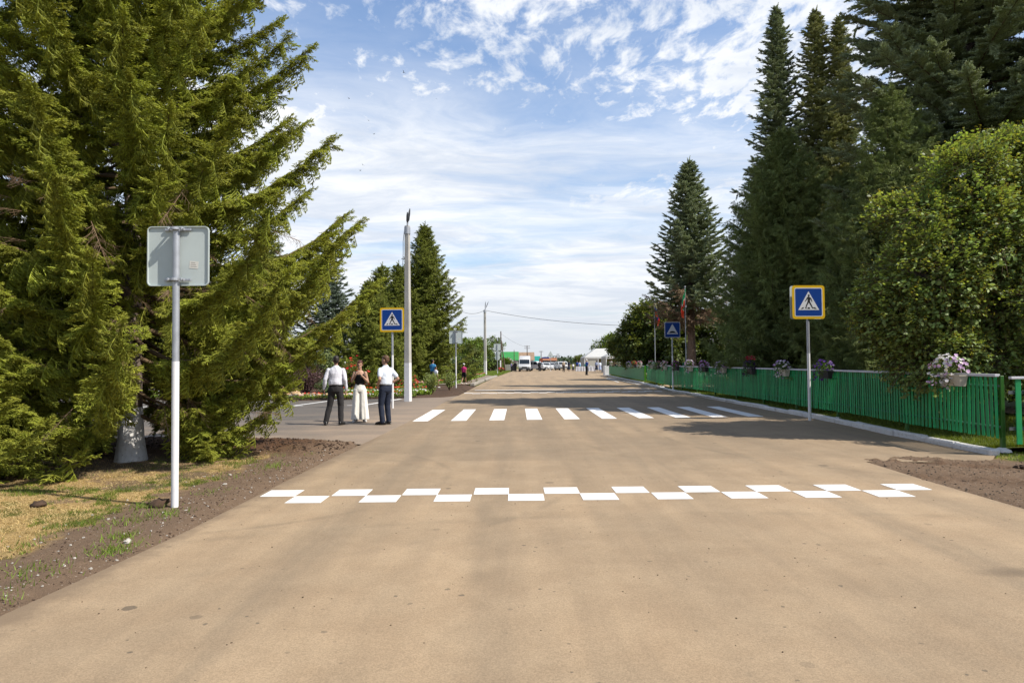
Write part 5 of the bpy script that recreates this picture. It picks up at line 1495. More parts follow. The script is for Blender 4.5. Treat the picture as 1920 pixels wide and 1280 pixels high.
broadleaf('broad dark green tree deep in the park behind the dense spruce', 18.5, 40, [((0, 0, 4), (3.2, 2.8, 3.0), 1.6), ((2.8, 0, 3), (2.5, 2.2, 2.4), 1.2)], G_DKB, 3, 34, per=40, trunk_r=0.16, fork=1.4, sc=1.6, nclump=24)
broadleaf('leafy park tree behind the big broadleaf one at the right edge', 17.0, 18.5, [((0, 0, 2.9), (2.6, 2.2, 2.2), 1.5), ((-2.3, 0.6, 2.4), (1.8, 1.6, 1.5), 1.0)], G_DKB, 3, 35, per=34, trunk_r=0.16, fork=1.0, sc=1.2, nclump=24)
broadleaf('small leafy tree on the lawn beside the farther lamp post', -4.9, 84, [((0, 0, 2.2), (1.0, 1.0, 1.3), 0.8), ((0.3, 0, 3.2), (.6, .6, .7), 0.4)], G_DKB, 3, 36, per=16, trunk_r=0.06, fork=0.9, sc=1.5, nclump=14)
broadleaf('round bush far behind the crowd, left of the marquee', 13.6, 135, [((0, 0, 1.5), (1.2, 1.0, 0.9), 0.6)], G_DKB, 3, 37, per=14, trunk_r=0.08, fork=0.6, sc=1.7, nclump=22)
broadleaf('light green tree top showing over the marquee roof', 19.5, 140, [((0, 0, 4.5), (2.4, 2.0, 1.6), 1.0), ((0.8, 0, 6.0), (.8, .8, 1.0), .4)], G_LTB, 2, 38, per=18, trunk_r=0.15, fork=2.0, sc=2.6, nclump=18)
for i, (x, y, s, lab) in enumerate([(-6.0, 118, 1.25, 'bushy light green tree behind the far double sign'), (-3.9, 122, 1.35, 'light green tree left of the braced utility pole'), (-8.8, 112, 1.3, 'light green tree behind the small lawn tree'),
                                    (-1.6, 128, 0.42, 'low green shrub under the green roofed house'), (-6.4, 96, 1.0, 'green bush at the back of the far lawn')]):
    broadleaf(lab, x, y, [((0, 0, 2.2 * s), (1.6 * s, 1.6 * s, 1.9 * s), 1.0), ((0.7 * s, 0, 3.2 * s), (0.9 * s, .9 * s, 1.2 * s), .5)], G_LTB, 2, 40 + i, per=16, trunk_r=0.1, fork=0.8, sc=2.0, nclump=16)

# ================================================================== GRASS, STONES, FLOWER BED
M_DRYG = leafmat('dry_grass', (0.58, 0.46, 0.22), (0.37, 0.27, 0.12), 0.25, hue=0.01, val=0.25)
M_GRASS = leafmat('green_grass', (0.17, 0.22, 0.028), (0.08, 0.13, 0.018), 0.35, hue=0.02, val=0.3)
rg = np.random.RandomState(5)
X = rg.uniform(-13, -3.0, 400000); Y = rg.uniform(2.0, 13.8, 400000)
keep = rg.uniform(size=len(X)) < np.clip(7.5 / Y, 0.3, 1) ** 1.2; X, Y = X[keep], Y[keep]
keep = (X > -0.80 * Y - 0.6); X, Y = X[keep], Y[keep]
d, soil, back, bare = left_fields(X, Y)
s = np.maximum(soil, back); gn = fbm(X, Y, 1.3, 61); gn2 = fbm(X, Y, 5.0, 62)
Z, _ = left_fn(X, Y)
edge = ((soil > 0.05) & (soil < 0.9)) * 0.12
isg = (gn * 0.6 + gn2 * 0.4 + edge) > 0.585
ok = (d > 0.12) & (s < 0.35 + 0.3 * gn2) & (rg.uniform(size=len(X)) > bare * 0.85) & (gn2 > 0.30)
P = np.stack([X, Y, Z - 0.004], 1)
a = ok & ~isg
scatter_tris('dry_grass', P[a], 0.028, 0.007, M_DRYG, lean=1.6, seed=2)
a = ok & isg
scatter_tris('green_grass', P[a], 0.045, 0.008, M_GRASS, lean=0.6, seed=3)
# green tufts breaking out of the soil strip
T = [(-3.75, 7.3), (-3.95, 6.9), (-4.1, 7.7), (-3.6, 6.35), (-3.7, 5.3), (-4.05, 4.9), (-3.55, 4.75), (-3.95, 9.6), (-3.7, 10.6), (-4.35, 6.1), (-3.72, 8.5), (-3.5, 11.9), (-4.4, 11.3), (-4.0, 11.9), (-4.9, 11.8), (-3.42, 5.9)]
P = []
for (x, y) in T:
    n = rg.randint(50, 200); sp = rg.uniform(0.07, 0.18); q = rg.normal(0, sp, (n, 2)) * np.array([1.0, 1.3]); P.append(np.stack([x + q[:, 0], y + q[:, 1], 0.015 + 0 * q[:, 0]], 1))
scatter_tris('green_tufts', np.concatenate(P), 0.06, 0.009, M_GRASS, lean=0.6, seed=4)
# right verge and park turf
X = rg.uniform(7.4, 13, 30000); Y = rg.uniform(5, 11.6, 30000); dd, turf = right_fields(X, Y)
k = (rg.uniform(size=len(X)) < turf) & (dd > 0.2); P = np.stack([X[k], Y[k], 0.0 * X[k] + 0.01], 1)
scatter_tris('verge_grass', P, 0.05, 0.009, M_GRASS, lean=0.6, seed=5)
Y = 11.7 + 60 * rg.uniform(size=150000) ** 1.8; X = np.interp(Y, FY, FX) - 0.10 + 7 * rg.uniform(size=150000) ** 1.5
Z = park_fn(X, Y)[0]
onp = ((X > 13.2) & (X < 15.2) & (Y < 31)) | ((Y > 37.5) & (Y < 43.5))
P = np.stack([X, Y, Z - 0.005], 1)[~onp]
Yp = P[:, 1]
scatter_tris('park_grass', P, 0.05 + 0.0022 * Yp, 0.008 + 0.0007 * Yp, M_GRASS, lean=0.5, seed=6)
Y = 47 + 70 * rg.uniform(size=60000); X = np.interp(Y, LY, LX) - 0.3 - 14 * rg.uniform(size=60000) ** 1.3
k = (Y > 76) | (X < -6.2); P = np.stack([X, Y, 0 * X - 0.01], 1)[k]
scatter_tris('lawn_grass', P, 0.14, 0.07, M_GRASS, lean=0.6, seed=7)

# ---- stones and clods
M_STONE = pmat('pale_stone', (0.62, 0.58, 0.52), 0.9, 0.12, 12, 0.4, 60)
M_CLOD = pmat('soil_clod', (0.10, 0.060, 0.038), 0.95, 0.2, 12, 0.5, 60)
def lump(r, n1=7, n2=5, rough=0.22, flat=0.65):
    mb = MB(); mb.ell((0, 0, 0), (1, 1, flat), n1, n2); off = r.normal(0, rough, (len(mb.v), 3))
    V = np.array(mb.v); V[:n1] = V[:n1].mean(0); V[-n1:] = V[-n1:].mean(0)
    for i in range(len(V)):
        if n1 <= i < len(V) - n1: V[i] *= 1 + off[i, 0]
    return V, mb.f
def scatter_lumps(name, P, S, mat, r, kind='stuff', rough=0.25):
    VV = []; FF = []; c = 0
    protos = [lump(r, 6, 4, rough) for _ in range(6)]
    for p, s in zip(P, S):
        V, F = protos[r.randint(6)]; a = r.uniform(0, 6.28); ca, sa = math.cos(a), math.sin(a)
        W = V * s * r.uniform(0.7, 1.3, 3); W = np.stack([W[:, 0] * ca - W[:, 1] * sa, W[:, 0] * sa + W[:, 1] * ca, W[:, 2]], 1) + p
        VV.append(W); FF += [tuple(i + c for i in f) for f in F]; c += len(W)
    o = mesh_np(name, np.concatenate(VV), FF, mat, smooth=False); o['kind'] = kind
    return o
n = 200; Y = 3.5 + 9 * rg.uniform(size=n); X = np.interp(Y, LY, LX) - 0.12 - 1.35 * rg.uniform(size=n) ** 1.2
Z = left_fn(X, Y)[0]; scatter_lumps('pale_pebbles', np.stack([X, Y, Z + 0.004], 1), rg.uniform(0.004, 0.013, n) * (1 + (rg.uniform(size=n) < .06)), M_STONE, rg)
n = 1400; Y = 3.5 + 10 * rg.uniform(size=n); X = np.interp(Y, LY, LX) - 0.02 - 1.2 * rg.uniform(size=n)
Z = left_fn(X, Y)[0]; scatter_lumps('small_clods', np.stack([X, Y, Z + 0.002], 1), rg.uniform(0.003, 0.012, n), M_CLOD, rg)
n = 1500; X = -3.2 - 7 * rg.uniform(size=n); Y = 12.0 + 2.6 * rg.uniform(size=n)
Z = left_fn(X, Y)[0]; k = left_fields(X, Y)[0] > 0.1; scatter_lumps('soil_mound_clods', np.stack([X, Y, Z + 0.01], 1)[k], rg.uniform(0.006, 0.026, n)[k], M_CLOD, rg)
n = 1700; Y = 6.3 + 5 * rg.uniform(size=n); X = 5.35 + 4.2 * rg.uniform(size=n); k = right_fields(X, Y)[0] > 0.05
Z = right_fn(X, Y)[0]; scatter_lumps('right_verge_clods', np.stack([X, Y, Z + 0.004], 1)[k], rg.uniform(0.004, 0.014, n)[k], pmat('grey_gravel', (0.24, 0.18, 0.13), .95, .25, 9), rg)
ang = rg.uniform(1.1, 1.75, 60) + math.pi; Pq = np.stack([9.6 + 5.2 * np.cos(ang), 14.6 + 5.2 * np.sin(ang), 0.02 + 0 * ang], 1) + rg.normal(0, 0.05, (60, 3)) * np.array([1, 1, .1])
k = right_fields(Pq[:, 0], Pq[:, 1])[0] > 0; scatter_lumps('rut_clods', Pq[k], rg.uniform(0.02, 0.06, 60)[k], M_CLOD, rg)
n = 260; X = rg.uniform(-3, 5.2, n); Y = 2 + 9 * rg.uniform(size=n) ** 1.0; scatter_lumps('road_grit', np.stack([X, Y, 0 * X + .001], 1), rg.uniform(0.002, 0.007, n), M_CLOD, rg)
for (x, y, s, lab) in ((-5.75, 7.1, 0.055, 'dark clod beside a second one on the dry grass, the right of the two'), (-5.98, 7.1, 0.045, 'dark clod beside a second one on the dry grass, the left of the two'),
                       (-5.35, 7.75, 0.075, 'largest dark clod on the dry grass, left of the near sign pole'), (-3.98, 7.72, 0.10, 'heap of dark earth at the foot of the near sign pole')):
    V, F = lump(rg, 9, 7, 0.2, 0.6); o = mesh_np('earth_clod', V * s, F, M_CLOD, smooth=True); o.location = (x, y, left_fn(np.array([x]), np.array([y]))[0][0] + s * .3); tag(o, lab, 'clod', 'clods on the verge')
V, F = lump(rg, 9, 7, 0.2, 0.6); o = mesh_np('pebble', V * 0.035, F, M_STONE); o.location = (-3.45, 6.15, 0.03); tag(o, 'white pebble on the soil strip, largest below the near sign pole', 'stone')

# leaf litter under the spruces
n = 5000; a = rg.uniform(0, 6.28, n); q = 4.5 * np.sqrt(rg.uniform(size=n)); X = -7.5 + q * np.cos(a); Y = 11 + q * 0.6 * np.sin(a); k = left_fields(X, Y)[0] > 0.2
V, F = leaf_cards(np.stack([X, Y, left_fn(X, Y)[0] + 0.01], 1)[k], np.tile([0, 0, 1.0], (k.sum(), 1)), 0.022, rg, 0.4)
o = mesh_np('needle_litter', V, F, M_DEADN); o['kind'] = 'stuff'

# ---- flower bed rocks
M_ROCKO = pmat('orange_rock', (0.58, 0.36, 0.17), 0.9, 0.12, 4, 0.5, 20, col2=(0.66, 0.52, 0.34), objvar=0.15)
M_ROCKG = pmat('pale_rock', (0.58, 0.52, 0.44), 0.9, 0.14, 4, 0.5, 20, objvar=0.15)
rocks = []
def rock(x, y, z, s, mat, lab, grp='sandstone rocks edging the flower bed'):
    V, F = lump(rg, 9, 6, 0.15, 0.75); V = V * np.array(s) * rg.uniform(0.85, 1.15, 3)
    a = rg.uniform(0, 3.14); V = np.stack([V[:, 0] * math.cos(a) - V[:, 1] * math.sin(a), V[:, 0] * math.sin(a) + V[:, 1] * math.cos(a), V[:, 2]], 1)
    o = mesh_np('rock', V, F, mat); o.location = (x, y, z); tag(o, lab, 'rock', grp)
ORD = ['first', 'second', 'third', 'fourth', 'fifth', 'sixth', 'seventh', 'eighth', 'ninth', 'tenth', 'eleventh', 'twelfth', 'thirteenth', 'fourteenth', 'fifteenth', 'sixteenth', 'seventeenth']
BIG = [(-11.4, 31.6, .22, (.30, .2, .24)), (-10.9, 31.8, .50, (.34, .22, .16)), (-10.6, 31.5, .2, (.34, .24, .22)), (-11.9, 31.3, .15, (.30, .2, .18)), (-11.1, 32.3, .7, (.22, .2, .15)), (-10.1, 31.6, .22, (.36, .22, .24)), (-11.6, 31.0, .12, (.35, .2, .14))]
BIGL = ['middle bottom', 'flat upper', 'right middle bottom', 'left outer', 'topmost', 'rightmost', 'front leftmost low']
for k, (x, y, z, s) in enumerate(BIG): rock(x, y, z, s, M_ROCKO, BIGL[k] + ' orange sandstone block in the heap left of the purple-brown shrub', 'big sandstone blocks heaped in the bed')
for k in range(17):
    x = -9.75 + k * 0.155 + rg.uniform(-.04, .04); rock(x, 31.0 + rg.uniform(-.12, .12) - 0.02 * k, 0.16, (.13, .12, .12 + rg.uniform(0, .05)), M_ROCKO if k % 4 else M_ROCKG, ORD[k] + ' from the left of the small rounded rocks edging the bed below the shrub')
rock(-9.95, 30.8, 0.12, (.45, .14, .12), M_ROCKG, 'long pale flat stone between the big blocks and the row of small rocks', None) if False else None
for k in range(6): rock(-7.6 + k * 0.5 + rg.uniform(-.1, .1), 47.5 + k * 1.2, 0.15, (.35, .3, .25), M_ROCKO, ORD[k] + ' from the left of the orange rocks deep in the bed near the walking pair', 'orange rocks deeper in the bed')

# ---- bedding flowers
M_BEDG = leafmat('bedding_leaf', (0.20, 0.28, 0.03), (0.09, 0.15, 0.02), 0.3)
def flower_row(name, pts, width, h, n, cols, seed, leafn=None, fl=0.035, ls=0.08):
    r = np.random.RandomState(seed); pts = np.array(pts, float)
    seg = np.linalg.norm(np.diff(pts, axis=0), axis=1); cum = np.concatenate([[0], np.cumsum(seg)])
    def samp(n):
        t = r.uniform(0, cum[-1], n); x = np.interp(t, cum, pts[:, 0]); y = np.interp(t, cum, pts[:, 1]) + r.uniform(-width / 2, width / 2, n); return x, y
    x, y = samp(leafn or n * 4); z = 0.06 + h * np.sqrt(r.uniform(size=len(x)))
    V, F = leaf_cards(np.stack([x, y, z], 1), np.stack([r.normal(0, .5, len(x)), r.normal(0, .5, len(x)) - .2, 1 + 0 * x], 1), ls, r)
    o = mesh_np(name + '_leaves', V, F, M_BEDG); o['kind'] = 'stuff'
    x, y = samp(n); z = 0.08 + h + r.uniform(-.03, .04, n); P = np.stack([x, y, z], 1); g_ = r.randint(0, len(cols), n)
    for k, c in enumerate(cols):
        s_ = g_ == k
        V, F = flower_verts(P[s_], np.tile([0.0, -0.5, 0.9], (s_.sum(), 1)) + r.normal(0, .25, (s_.sum(), 3)), fl, r)
        o = mesh_np(name + '_blossoms', V, F, PM[c]); o['kind'] = 'stuff'
flower_row('front_border', [(-17, 32.1), (-11.1, 30.15), (-9.1, 30.05), (-7.2, 30.5), (-5.3, 31.2), (-4.4, 31.5)], 0.35, 0.13, 130, ['white', 'pink', 'white'], 1, 3800)
flower_row('red_border', [(-9.4, 30.9), (-7.4, 31.2), (-5.2, 31.9)], 0.3, 0.17, 70, ['red'], 2, 1600, 0.04)
flower_row('second_border', [(-8.6, 32.3), (-6.8, 32.4), (-4.6, 32.8)], 0.6, 0.24, 110, ['white', 'pink', 'white'], 3, 3400, 0.045, 0.10)
flower_row('red_back_row', [(-9.5, 35.5), (-4.3, 36)], 0.5, 0.25, 80, ['red'], 4, 2200, 0.05)
flower_row('far_red_row', [(-9.5, 41), (-6, 43), (-4.6, 52), (-4.0, 66), (-3.2, 80)], 0.7, 0.25, 480, ['red', 'red', 'pink'], 5, 5000, 0.07, 0.12)
flower_row('far_green_row', [(-4.0, 45), (-3.6, 58), (-3.0, 74)], 0.5, 0.22, 60, ['white'], 6, 2200, 0.04, 0.13)
flower_row('left_border', [(-20, 34.5), (-12.4, 31.6)], 0.8, 0.3, 220, ['white', 'pink'], 7, 2600, 0.05, 0.10)
flower_row('yellow_green_patch', [(-4.9, 31.8), (-3.9, 33.6)], 0.9, 0.22, 30, ['white'], 8, 900, 0.045, 0.11)

# ---- shrubs
def shrub(name, label, x, y, rad, h, mat, n, size, seed, cat='shrub', z0=0.1, sphere=False, stems=24, grp='shrubs in the flower bed', spiky=False, blooms=None, stemmat=None):
    t = thing(name, label, cat, (x, y, 0.04), 0, grp); r = np.random.RandomState(seed); mb = MB(); P = []; N = []
    for k in range(stems):
        a = k * 2.4 + r.uniform(-.3, .3); f = r.uniform(0.3, 1.0)
        tip = np.array([rad * f * math.cos(a), rad * f * math.sin(a), h * (1.08 - 0.42 * f * f) * r.uniform(0.85, 1.05)])
        m = tip * np.array([.45, .45, .62]); mb.tube([(0, 0, -0.05), m, tip], [0.018, 0.012, 0.004], 4, cap=False)
        k2 = n // stems; tt = r.uniform(0.35, 1.05, k2)[:, None]; base = np.where(tt < .6, m * tt / .6, m + (tip - m) * (tt - .6) / .4)
        P.append(base + r.normal(0, rad * 0.10, (k2, 3))); N.append(np.tile(tip / np.linalg.norm(tip), (k2, 1)))
    P = np.concatenate(P); N = np.concatenate(N); P[:, 2] = np.maximum(P[:, 2], 0.02)
    if sphere: P, N = ell_pts(r, n, (0, 0, h * .5), (rad, rad, h * .5), 0.8)
    V, F = leaf_cards(P, N if not spiky else np.cross(N, r.normal(size=N.shape)), size, r, 0.5)
    o = mesh_np('foliage', V, F, mat, t); o['kind'] = 'stuff'
    mb.build('stems', stemmat or M_TWIG, t, kind='stuff')
    if blooms:
        k = r.choice(len(P), blooms[1]); V, F = flower_verts(P[k] * np.array([1.05, 1.05, 1.03]), N[k] + np.array([0, -.5, .3]), blooms[2], r); o = mesh_np('blossoms', V, F, PM[blooms[0]], t); o['kind'] = 'stuff'
    return t
M_PURP = leafmat('barberry_leaf', (0.16, 0.085, 0.075), (0.075, 0.038, 0.040), 0.2)
M_JUN = leafmat('juniper_needles', (0.12, 0.18, 0.05), (0.05, 0.09, 0.03), 0.2)
M_PINE = leafmat('pine_needles', (0.24, 0.30, 0.12), (0.11, 0.16, 0.06), 0.2)
shrub('barberry_bush', 'wide purple-brown shrub with arching bare twigs behind the row of rocks', -10.45, 34.6, 1.25, 1.35, M_PURP, 3000, 0.075, 1, stems=110, stemmat=pmat('barberry_twig', (0.20, 0.13, 0.11), 0.9, 0.2, 5))
shrub('clipped_bush', 'small round bright green bush between the figure and the purple-brown shrub', -12.3, 35.6, 0.30, 0.62, M_BEDG, 900, 0.06, 2, sphere=True)
shrub('juniper_bush', 'low spreading green juniper at the right foot of the purple-brown shrub', -9.1, 33.8, 0.75, 0.65, M_JUN, 1800, 0.08, 3, stems=50)
shrub('pine_bush', 'pale green upright little pine behind the purple-brown shrub', -10.2, 37.2, 0.5, 2.1, M_PINE, 2000, 0.14, 4, stems=36, spiky=True)
shrub('rose_bush', 'tall rose bush with red and white blooms behind the left man and the woman', -8.45, 36.2, 0.9, 1.75, M_GRASS, 1900, 0.09, 5, stems=36, blooms=('red', 70, 0.085))
shrub('rose_bush', 'pale flowered rose bush just left of the left man', -9.3, 37.0, 0.7, 1.5, M_GRASS, 1300, 0.09, 6, stems=26, blooms=('white', 50, 0.07))
shrub('dwarf_conifer', 'small dark conifer right of the concrete post, in front of the walking pair', -3.95, 33.4, 0.45, 1.05, M_NORWAYD, 1800, 0.07, 7, stems=40, spiky=True)
shrub('dwarf_conifer', 'small dark conifer just left of the second grey sign pole', -3.45, 37.6, 0.42, 1.0, M_NORWAYD, 1500, 0.07, 8, stems=40, spiky=True)
shrub('dwarf_conifer', 'rounded green conifer behind the child in the pink shirt', -6.8, 66, 1.0, 2.0, M_JUN, 1600, 0.16, 9, stems=40)
shrub('flowering_bush', 'bush with red blooms on the far lawn beside the double sign pole', -1.75, 103, 0.5, 0.75, M_GRASS, 400, 0.14, 10, stems=20, blooms=('red', 60, 0.14))
shrub('flowering_bush', 'small flowering bush with red blooms between the right man and the concrete post', -5.7, 38.5, 0.6, 0.8, M_GRASS, 900, 0.08, 11, stems=26, blooms=('red', 60, 0.07))

# ================================================================== PEOPLE
def remeshed(mb, name, mat, parent, voxel, smooth_it=2, wrinkle=0.0, wscale=18.0, seed=0):
    """closed overlapping volumes fused into one continuous skin"""
    me = bpy.data.meshes.new(name); me.from_pydata(mb.v, [], mb.f); me.update()
    bm = bmesh.new(); bm.from_mesh(me); bmesh.ops.recalc_face_normals(bm, faces=bm.faces); bm.to_mesh(me); bm.free()
    o = bpy.data.objects.new(name, me); COL.objects.link(o)
    m = o.modifiers.new('r', 'REMESH'); m.mode = 'VOXEL'; m.voxel_size = voxel; m.use_smooth_shade = True
    if smooth_it:
        sm = o.modifiers.new('s', 'SMOOTH'); sm.factor = 0.5; sm.iterations = smooth_it
    dg = bpy.context.evaluated_depsgraph_get(); dg.update()
    res = bpy.data.meshes.new_from_object(o.evaluated_get(dg))
    bpy.data.objects.remove(o); res.name = name
    if wrinkle:
        nv = len(res.vertices); co = np.zeros(nv * 3, np.float32); res.vertices.foreach_get('co', co); co = co.reshape(-1, 3)
        no = np.zeros(nv * 3, np.float32); res.vertices.foreach_get('normal', no); no = no.reshape(-1, 3)
        w = fbm(co[:, 0] * 1.3 + co[:, 2] * 0.5 + co[:, 1] * 0.7, co[:, 2] * 1.0 - co[:, 0] * 0.4 + co[:, 1] * 0.5, wscale, seed, 3) - 0.5
        co = co + no * (w * wrinkle * 2)[:, None]; res.vertices.foreach_set('co', co.ravel().astype(np.float32)); res.update()
    res.materials.clear(); res.materials.append(mat)
    res.polygons.foreach_set('use_smooth', np.ones(len(res.polygons), dtype=bool))
    r = bpy.data.objects.new(name, res); link(r, parent)
    return r

def cap_limb(mb, pts, rads, n=12, flat=1.0):
    """a limb with rounded ends"""
    pts = [np.asarray(p, float) for p in pts]
    a = pts[0] - pts[1]; a /= np.linalg.norm(a); b = pts[-1] - pts[-2]; b /= np.linalg.norm(b)
    P = [pts[0] + a * rads[0] * 0.85, pts[0] + a * rads[0] * 0.5] + pts + [pts[-1] + b * rads[-1] * 0.5, pts[-1] + b * rads[-1] * 0.85]
    Q = [rads[0] * 0.45, rads[0] * 0.85] + list(rads) + [rads[-1] * 0.85, rads[-1] * 0.45]
    mb.tube(P, Q, n, flat=flat)

def ringloft(mb, rows, n=18):
    """rows: (cx, cy, z, rx, ry)"""
    rings = [[np.array([cx + rx * math.cos(a), cy + ry * math.sin(a), z]) for a in np.linspace(0, 2 * np.pi, n, endpoint=False)] for cx, cy, z, rx, ry in rows]
    mb.rings(rings)

SKIN = pmat('skin', (0.56, 0.33, 0.23), 0.55, 0.06, 6); SKIND = pmat('skin_tanned', (0.46, 0.25, 0.17), 0.55, 0.06, 6)
HAIRD = pmat('hair_dark', (0.028, 0.020, 0.016), 0.55, 0.2, 30); HAIRB = pmat('hair_brown', (0.16, 0.085, 0.045), 0.55, 0.2, 30); HAIRR = pmat('hair_auburn', (0.12, 0.035, 0.020), 0.5, 0.2, 30)
EYE = pmat('eye_dark', (0.015, 0.012, 0.012), 0.3); LIP = pmat('lips', (0.40, 0.10, 0.09), 0.45)
SHOE = pmat('shoe_black', (0.012, 0.012, 0.013), 0.25, 0.1, 10, spec=0.5); SHOEW = pmat('shoe_white', (0.70, 0.68, 0.66), 0.5, 0.05, 8)

def person(label, loc, rz, h=1.78, skin=SKIN, shirt=None, sleeves='long', trousers=None, tstyle='straight', hair=HAIRD, hairstyle='short', shoes=SHOE,
           arms=None, legs=None, head=(0, 0), detail=1.0, build=1.0, twist=0.0, female=False, extra=None, group=None, top_cut=1.0, belt=None, shirt2=None, hem=0.90):
    """local frame: faces -Y, feet at z=0, built at 1.78 m and scaled. arms: [(elbow, wrist, hand tip)] for -x and +x side; legs: [(knee, ankle, toe dir)]"""
    t = thing('person', label, 'person', loc, rz, group); k = h / 1.78; t.scale = (k, k, k)
    vx = 0.0085 / detail if detail >= 1 else 0.018 / detail ** .5
    sw = (0.168 if female else 0.195) * build; hw = 0.092
    A = arms or [((-sw - .035, .02, 1.17), (-sw - .03, -.03, .92), (-sw - .02, -.06, .80)), ((sw + .035, .02, 1.17), (sw + .03, -.03, .92), (sw + .02, -.06, .80))]
    Lg = legs or [((-.105, -.02, .50), (-.11, .02, .085), 0), ((.105, -.02, .50), (.11, .02, .085), 0)]
    hp = [(-hw, 0, .92), (hw, 0, .92)]
    b = MB()
    wst = 0.105 if female else 0.125
    ringloft(b, [(0, 0, .84, .10, .075), (0, 0, .90, .155, .105), (0, 0, .98, .16 , .108), (0, 0, 1.08, wst + .01, .09), (0, -.005, 1.2, .145 * build, .10), (0, -.005, 1.33, .165 * build, .11), (0, 0, 1.42, .155 * build, .09), (0, .005, 1.48, .08, .06)])
    cap_limb(b, [(0, .01, 1.44), (0, -.005, 1.55)], [.056, .052])                    # neck
    hx, hy = head                                                                   # turn, nod
    H = Matrix.Translation((0, -.012, 1.655)) @ Matrix.Rotation(hx, 4, 'Z') @ Matrix.Rotation(hy, 4, 'X')
    def hell(c, r_, nn=12): b.ell(H @ Vector(c), r_, nn, 9, M=H.to_3x3())
    hell((0, .012, .022), (.074, .093, .100), 16); hell((0, -.02, -.045), (.056, .066, .062)); hell((0, -.098, -.012), (.012, .016, .022)); hell((0, -.072, -.085), (.028, .022, .022))
    hell((0, -.082, .022), (.045, .014, .012))
    for sx in (-1, 1): hell((sx * .076, .012, -.012), (.010, .020, .030), 8)
    for i, sx in enumerate((-1, 1)):
        sh = (sx * sw * .93, .0, 1.415); el, wr, tip = [np.array(q) for q in A[i]]
        cap_limb(b, [sh, (np.array(sh) + el) / 2, el], [.050, .044, .038]); cap_limb(b, [el, (el * .6 + wr * .4), wr], [.038, .037, .025])
        d = tip - wr; L = np.linalg.norm(d); d /= L
        u = np.cross(d, [0, 1, 0]) if abs(d[1]) < .8 else np.cross(d, [1, 0, 0]); u = np.cross(d, u); u /= np.linalg.norm(u); w = np.cross(d, u)
        palm = wr + d * .045; M = Matrix((Vector(u), Vector(w), Vector(d))).transposed()
        b.ell(palm, (.040, .017, .050), 10, 7, M=M)
        if detail >= 1:
            for f, (off, fl) in enumerate(((-.030, .062), (-.010, .075), (.011, .070), (.030, .054))):
                base = palm + u * off + d * .038; curl = w * (.35 if f else .3) * sx
                cap_limb(b, [base - d * .015, base + (d + curl * .5) * fl * .5, base + (d + curl * 1.3) * fl * .92], [.0105, .0098, .0085], 7)
            th = palm + u * (-.036) - d * .01; cap_limb(b, [th, th + (-u * .8 + d * .7 + w * .3 * sx) * .032, th + (-u * .6 + d * 1.2 + w * .4 * sx) * .052], [.012, .011, .009], 7)
        else: b.ell(wr + d * .11, (.030, .015, .045), 8, 6, M=M)
        kn, an, _ = Lg[i]; kn = np.array(kn); an = np.array(an)
        cap_limb(b, [hp[i], (np.array(hp[i]) + kn) / 2, kn], [.082, .070, .055]); cap_limb(b, [kn, kn * .65 + an * .35, an], [.052, .052, .036])
        td = Lg[i][2]; fd = np.array([math.sin(td) , -math.cos(td), 0]); cap_limb(b, [an * [1, 1, 0] + [0, 0, .045] - fd * .03, an * [1, 1, 0] + [0, 0, .035] + fd * .13], [.04, .032])
    remeshed(b, 'body', skin, t, vx, 2)
    # hair
    hb = MB()
    def hh(c, r_): hb.ell(H @ Vector(c), r_, 14, 9, M=H.to_3x3())
    hh((0, .030, .046), (.079, .088, .088)); hh((0, .052, .005), (.074, .066, .075))
    if hairstyle == 'short': hh((0, -.02, .085), (.062, .065, .040))
    elif hairstyle == 'bun': hh((0, -.008, .075), (.070, .080, .048)); hh((0, .125, .03), (.035, .035, .035)); hh((-.05, .01, .02), (.03, .05, .06)); hh((.05, .01, .02), (.03, .05, .06))
    elif hairstyle == 'long': hh((0, -.01, .075), (.070, .078, .048)); hh((0, .07, -.09), (.075, .045, .12))
    ho = remeshed(hb, 'hair', hair, t, vx * 1.1, 1, 0.004 if detail >= 1 else 0, 60)
    if hairstyle == 'cap':
        cb = MB(); cb.ell(H @ Vector((0, .008, .062)), (.092, .105, .085), 16, 9, M=H.to_3x3()); cb.ell(H @ Vector((0, -.10, .05)), (.06, .07, .012), 12, 7, M=H.to_3x3()); remeshed(cb, 'cap', M_WHITE, t, vx * 1.2, 1)
    if detail >= 1:
        for sx in (-1, 1):
            e = MB(); e.ell(H @ Vector((sx * .029, -.083, .004)), (.011, .006, .0055), 10, 6, M=H.to_3x3()); e.build('eye', EYE, t, smooth=True)
            e = MB(); e.ell(H @ Vector((sx * .030, -.089, .024)), (.018, .005, .0035), 10, 6, M=H.to_3x3()); e.build('eyebrow', hair, t, smooth=True)
        e = MB(); e.ell(H @ Vector((0, -.090, -.052)), (.021, .006, .006), 12, 6, M=H.to_3x3()); e.build('mouth', LIP, t, smooth=True)
